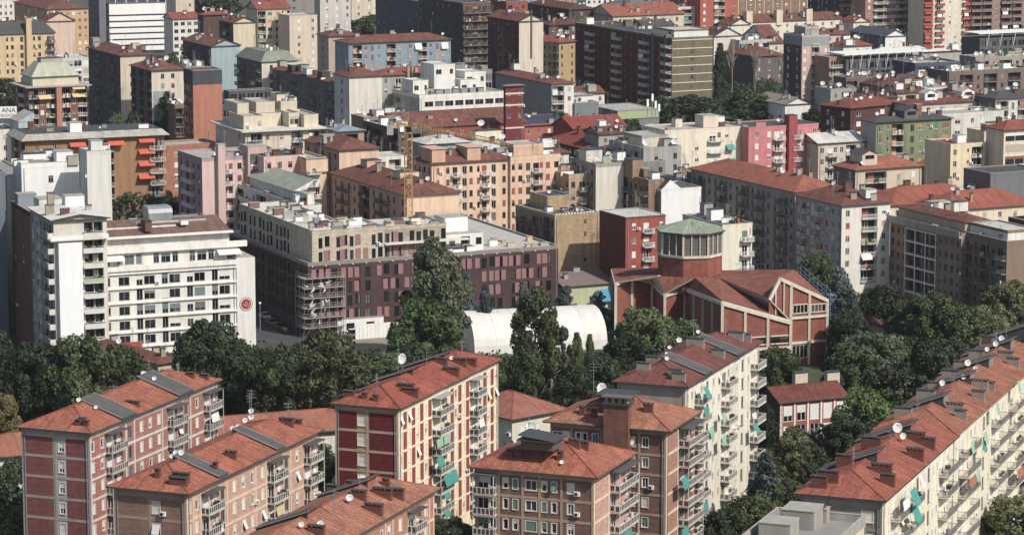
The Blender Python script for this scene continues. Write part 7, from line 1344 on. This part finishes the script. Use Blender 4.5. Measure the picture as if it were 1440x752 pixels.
# ---------------------------------------------------------------- planting
gA = 'big trees of the park behind the slabs'
for a in (
 ('round', 'dark', 'broad dark tree at the far left behind the maroon slab, its left third', 52, 478, 17, 112), ('round', 'broad', 'tall dark tree left of the hotel lodge, second from the left edge', 108, 466, 19, 104), ('round', 'broad', 'rounded mid-green tree in front of the hotel lodge roof', 168, 482, 15, 100),
 ('round', 'yellow', 'yellowing small tree at the left edge above the school roof', 2, 548, 11, 52), ('round', 'dark', 'dark tree cut by the left edge beside the pale tower', -6, 462, 14, 60), ('round', 'dark', 'dark low tree at the lower left corner', 18, 640, 12, 80), ('round', 'broad', 'bushy tree in the bottom left corner', 14, 708, 11, 110),
 ('round', 'dark', 'great dark tree directly right of the hotel lodge, before the hotel', 298, 446, 19, 118), ('round', 'broad', 'lower dark tree filling the gap before the maroon block', 372, 488, 15, 96), ('round', 'olive', 'large spreading tree just left of the red slab', 462, 460, 18, 120), ('round', 'dark', 'dark tree between the two great trees before the hotel', 408, 476, 16, 80), ('round', 'dark', 'small dark tree under the hotel emblem', 338, 474, 15, 70),
 ('tall', 'grey', 'tallest tree, grey-green, standing before the maroon block', 612, 338, 25, 108), ('round', 'bright', 'full green tree below the tallest one, left of the white tent', 598, 416, 17, 110), ('round', 'broad', 'low bush left of the red slab roof', 545, 494, 8, 90), ('round', 'dark', 'shaded low tree behind the ridge of the red slab', 580, 478, 9, 80),
 ('cedar', 'cedar', 'blue-grey conifer between the tallest tree and the tent', 657, 384, 14.5, 48), ('cedar', 'cedar', 'second blue-grey conifer beside the first, slightly lower', 682, 400, 13.5, 42), ('cedar', 'cedar', 'slim blue-grey conifer at the right end of the maroon block', 735, 394, 11, 40), ('cedar', 'cedar', 'blue-grey conifer in front of the yellow-green workshop', 796, 402, 9.5, 56), ('cedar', 'cedar', 'broad blue conifer under the blue tarpaulin', 840, 410, 9, 66),
 ('tall', 'broad', 'tall slender tree with a bare lower trunk in front of the tent', 752, 406, 23, 78, .34), ('sparse', 'grey', 'see-through grey tree leaning on the tall slender one', 776, 452, 16, 62), ('round', 'broad', 'round tree to the right of the tall slender trunk', 812, 512, 12, 72), ('tall', 'broad', 'bushy tree left of the tall slender trunk', 738, 478, 14, 56), ('poplar', 'broad', 'small pointed tree in front of the tent', 812, 470, 13, 28), ('poplar', 'broad', 'second small pointed tree right beside it', 830, 472, 12, 24), ('round', 'broad', 'light green shrub beside the low house roof', 765, 572, 5.5, 60), ('round', 'dark', 'dark shrub under the low house roof', 712, 590, 5, 50),
 ('round', 'broad', 'big dark tree in front of the church folds', 905, 428, 16, 98), ('round', 'broad', 'smaller tree overlapping the church wall, left of the cream slab', 962, 446, 12, 70), ('round', 'dark', 'dark tree below the church folds, behind the cream slab', 880, 470, 12, 80), ('round', 'dark', 'shaded tree left of the cream slab roof', 848, 492, 11, 60),
 ('round', 'broad', 'tree between the church and the small school', 1095, 484, 12, 74), ('round', 'dark', 'dark tree hugging the right wall of the cream slab', 1080, 500, 10, 48),
 ('round', 'broad', 'tree at the foot of the white corner block', 1150, 352, 12, 58), ('cedar', 'cedar', 'spreading blue-grey cedar right of the church scaffold', 1180, 376, 15, 76), ('cedar', 'cedar', 'lower grey cedar below the spreading one', 1190, 408, 15, 84), ('round', 'grey', 'grey-green tree left of the half-sunk house', 1196, 430, 13, 70), ('round', 'dark', 'dark tree behind the half-sunk house', 1245, 398, 14, 74), ('round', 'broad', 'dark round tree right of the half-sunk house', 1318, 408, 15, 104), ('round', 'dark', 'dark tree in the gap before the loggia block', 1276, 420, 12, 60), ('round', 'olive', 'olive-lit tree by the right edge above the long slab', 1420, 392, 15, 90), ('round', 'broad', 'tree between the olive one and the round dark one', 1372, 428, 13, 84), ('round', 'olive', 'low olive tree beside the dormers of the long slab', 1398, 440, 11, 70),
 ('round', 'grey', 'wide tree in the middle of the right-hand grove', 1232, 462, 15, 120), ('round', 'broad', 'front left tree of the right-hand grove', 1200, 480, 13, 96), ('round', 'dark', 'front right tree of the right-hand grove', 1290, 470, 14, 96), ('round', 'dark', 'shaded tree at the far slope of the long slab', 1330, 470, 11, 80), ('round', 'bright', 'bright green tree right of the small school', 1215, 542, 13, 92), ('round', 'dark', 'dark tree beneath the bright green one', 1195, 580, 9, 80), ('tall', 'dark', 'dark small tree left of the small school', 1078, 570, 9, 36),
 ('willow', 'olive', 'feathery olive tree between the cream slab and the long slab', 1118, 600, 12, 84), ('cedar', 'cedar', 'blue cedar with flat tiers at the foot of the cream slab', 1080, 636, 13, 84), ('round', 'dark', 'dark shrubby tree right of the blue cedar', 1135, 620, 10, 60), ('round', 'broad', 'dark trees at the bottom edge left of the roof rooms', 1060, 694, 9, 90), ('round', 'dark', 'low dark tree at the bottom edge below the cream slab', 1018, 712, 9, 70), ('round', 'broad', 'shaded tree between the blue cedar and the long slab', 1110, 672, 9, 90),
 ('round', 'olive', 'sunlit tree in the bottom right corner', 1428, 694, 12, 110), ('round', 'broad', 'tree at the right edge half way up the long slab', 1448, 636, 12, 70), ('round', 'dark', 'tree at the foot of the red slab, bottom centre', 636, 726, 7, 80), ('round', 'broad', 'shrub in the gap between tan and red slabs', 452, 622, 8, 50),
 ('round', 'dark', 'wide dark courtyard tree right of the white tower', 186, 266, 14, 80), ('round', 'dark', 'second dark courtyard tree, nearer the mauve block', 226, 264, 13, 62), ('round', 'bright', 'light green tree between the awnings and the mauve block', 232, 234, 12, 26)):
    tree(*a[:7], low=a[7] if len(a) > 7 else .1, group=gA if a[3] > 0 and a[4] > 440 else None)
for a in (
 ('tall', 'dark', 'dark pointed tree left of the orange tower', 236, 132, 20, 48), ('round', 'broad', 'dark tree in front of the loggia-sided block', 130, 122, 14, 40), ('round', 'dark', 'dark tree at the left edge beside the brick block with awnings', 8, 108, 13, 44), ('round', 'bright', 'clipped green tree on the low roof above the orange awnings', 162, 155, 16, 28), ('round', 'bright', 'second clipped green tree on the low roof', 188, 154, 16, 26), ('round', 'broad', 'tree behind the pink gabled house', 114, 36, 12, 28), ('round', 'broad', 'tree by the red pyramid roof', 242, 72, 12, 24),
 ('round', 'dark', 'dark tree in front of the solar roofs', 785, 154, 13, 50), ('round', 'dark', 'small tree below the patched roof', 770, 142, 11, 26), ('round', 'dark', 'dark tree left of the aerial mast', 888, 166, 11, 38), ('round', 'dark', 'tree at the foot of the olive end wall, left', 926, 136, 12, 72), ('round', 'dark', 'tree at the foot of the olive end wall, right', 972, 132, 12, 84), ('poplar', 'dark', 'dark poplar hard against the olive end wall', 1012, 64, 21, 26), ('cedar', 'dark', 'dark cedar in front of the bare trees, left one', 1040, 128, 13, 84), ('cedar', 'dark', 'dark cedar in front of the bare trees, right one', 1074, 134, 12, 76), ('round', 'dark', 'dark tree beside the curved red roof', 1143, 152, 10, 36), ('round', 'broad', 'palm-like tree before the pale hut', 1106, 150, 9, 30),
 ('round', 'broad', 'tree right of the grey-green mansard', 428, 70, 12, 36), ('round', 'broad', 'left of two trees behind the blue block', 516, 20, 13, 56), ('round', 'broad', 'right of two trees behind the blue block', 556, 24, 13, 66), ('round', 'dark', 'trees on the top edge beside the white banded office', 302, -10, 15, 84), ('round', 'broad', 'tree right of the mustard block', 790, 38, 12, 34), ('round', 'dark', 'tree at the right edge near the top', 1432, 30, 12, 34), ('round', 'broad', 'shrubs on the terrace right of the curved red roof', 1325, 138, 20, 22), ('round', 'dark', 'tree at the foot of the cream stepped block', 1362, 170, 14, 30), ('round', 'dark', 'dark tree behind the terrace house left of centre', 340, 130, 20, 26)):
    tree(*a)
for a in (('bare grey tree nearest the poplar', 1030, 66, 19, 34), ('bare grey tree in the middle of the bare group', 1062, 66, 19, 38), ('bare grey tree against the pink and white tower', 1102, 72, 18, 44)): bare_tree(*a, group='bare grey trees')

# low growth under the trees: nobody could count it
def undergrowth(name, pix, hmax, matk, n, seed, leaf=.7):
    g = np.random.default_rng(seed); P = [at(*q, 0) for q in pix]; xs = np.array([(p.x, p.y) for p in P]); a = xs.min(0); b = xs.max(0); pts = []
    m = len(xs)
    while len(pts) < n:
        q = a + (b - a) * g.uniform(size=2); ins = False
        for i in range(m):
            x0, y0 = xs[i]; x1, y1 = xs[(i + 1) % m]
            if (y0 > q[1]) != (y1 > q[1]) and q[0] < (x1 - x0) * (q[1] - y0) / (y1 - y0) + x0: ins = not ins
        if ins: pts.append(q)
    pts = np.array(pts); k = np.sin(pts[:, 0] * .31) * np.cos(pts[:, 1] * .17) * .5 + .5 + .25 * np.sin(pts[:, 0] * .9 + pts[:, 1] * .7); z = g.uniform(0, 1, n) ** .6 * hmax * np.clip(k, .15, 1)
    p = np.column_stack([pts, z]); nn = g.normal(size=(n, 3)) + np.array([0, 0, .5]); nn /= np.linalg.norm(nn, axis=1)[:, None]; u = np.cross(nn, g.normal(size=(n, 3))); u /= np.linalg.norm(u, axis=1)[:, None]; v = np.cross(nn, u); e = (leaf * g.uniform(.5, 1.2, n) * .5)[:, None]
    vv = np.stack([p - u * e, p - v * e, p + u * e, p + v * e], 1).reshape(-1, 3); vv[:, 2] = np.maximum(vv[:, 2], .02)
    me = bpy.data.meshes.new(name); me.vertices.add(4 * n); me.vertices.foreach_set('co', vv.astype(np.float32).ravel()); me.loops.add(4 * n); me.loops.foreach_set('vertex_index', np.arange(4 * n, dtype=np.int32)); me.polygons.add(n); me.polygons.foreach_set('loop_start', np.arange(0, 4 * n, 4, dtype=np.int32)); me.update(calc_edges=True); me.materials.append(LG[matk]); link(name, me, kind='stuff')
undergrowth('undergrowth', [(-60, 560), (-60, 500), (240, 515), (340, 500), (530, 505), (560, 560), (330, 590), (100, 600)], 4, 'dark', 26000, 1)
undergrowth('undergrowth', [(530, 520), (660, 512), (860, 512), (1010, 500), (1010, 600), (800, 620), (690, 620), (560, 560)], 3.5, 'dark', 26000, 2)
undergrowth('undergrowth', [(1180, 430), (1320, 450), (1560, 440), (1560, 520), (1320, 600), (1230, 700), (1170, 780), (1030, 790), (1060, 680), (1110, 620), (1180, 560)], 4, 'dark', 46000, 3)
undergrowth('undergrowth', [(-100, 660), (30, 640), (30, 860), (-100, 860)], 3, 'broad', 8000, 4)
undergrowth('undergrowth', [(1330, 800), (1560, 640), (1560, 860), (1330, 860)], 3, 'broad', 12000, 5)
undergrowth('undergrowth', [(1002, 158), (1004, 128), (1060, 124), (1120, 126), (1130, 150), (1060, 160)], 5, 'dark', 9000, 6, 1.0)
undergrowth('undergrowth', [(890, 172), (900, 150), (1000, 150), (1000, 176)], 5, 'dark', 7000, 7, 1.0)
# ---------------------------------------------------------------- the city going on beyond the frame, one far mass
mb = MB(); rr = random.Random(11); cols = [peach, cream, grey, beige, whitew, pinkw, yellow, redw, blue, tan_]; t_ = rad(TH); ax_, bx_ = Vector((math.sin(t_), math.cos(t_), 0)), Vector((math.cos(t_), -math.sin(t_), 0)); gd = 0
for _ in range(520):
    Y = rr.uniform(620, 3200); far_ = Y > 1480; half = .167 * Y
    x = rr.uniform(-half - 260, half + 260) if far_ else rr.choice((-1, 1)) * rr.uniform(half + 48, half + 300)
    w_, d_, h_ = rr.uniform(12, 30), rr.uniform(10, 14), rr.uniform(12, 23); c = rr.choice(cols); P = Vector((x, Y, 0)); q = [P, P + bx_ * w_, P + bx_ * w_ + ax_ * d_, P + ax_ * d_]; up = Vector((0, 0, h_))
    for i in range(4): mb.poly([q[i], q[(i + 1) % 4], q[(i + 1) % 4] + up, q[i] + up], c)
    rm = rr.choice((T_BR, T_O2, LGR, T_D)); r0 = (q[0] + q[3]) / 2 + up + Vector((0, 0, 2.2)); r1 = (q[1] + q[2]) / 2 + up + Vector((0, 0, 2.2))
    mb.poly([q[0] + up, q[1] + up, r1, r0], rm); mb.poly([q[2] + up, q[3] + up, r0, r1], rm); mb.poly([q[1] + up, q[2] + up, r1], c); mb.poly([q[3] + up, q[0] + up, r0], c)
    if Y < 1700:
        for f in range(int(h_ / 3.1)):
            for k in range(int(w_ / 3)):
                o_ = q[0] + bx_ * (1 + k * 3) - ax_ * .03 + Vector((0, 0, h_ - 2.4 - f * 3.05)); mb.poly([o_, o_ + bx_ * 1.2, o_ + bx_ * 1.2 + Vector((0, 0, 1.4)), o_ + Vector((0, 0, 1.4))], G)
mb.build('distant_city', kind='stuff')
# ---------------------------------------------------------------- light summer haze
mb = MB(); hm = bpy.data.materials.new('haze'); hm.use_nodes = True; hm.node_tree.nodes.clear(); ho = hm.node_tree.nodes.new('ShaderNodeOutputMaterial'); hv = hm.node_tree.nodes.new('ShaderNodeVolumePrincipled')
hv.inputs['Density'].default_value = .000035; hv.inputs['Color'].default_value = (.86, .9, .96, 1); hm.node_tree.links.new(hv.outputs[0], ho.inputs['Volume'])
mb.box(-2600, -150, -1, 2600, 4600, 124, hm); mb.build('haze', kind='stuff')
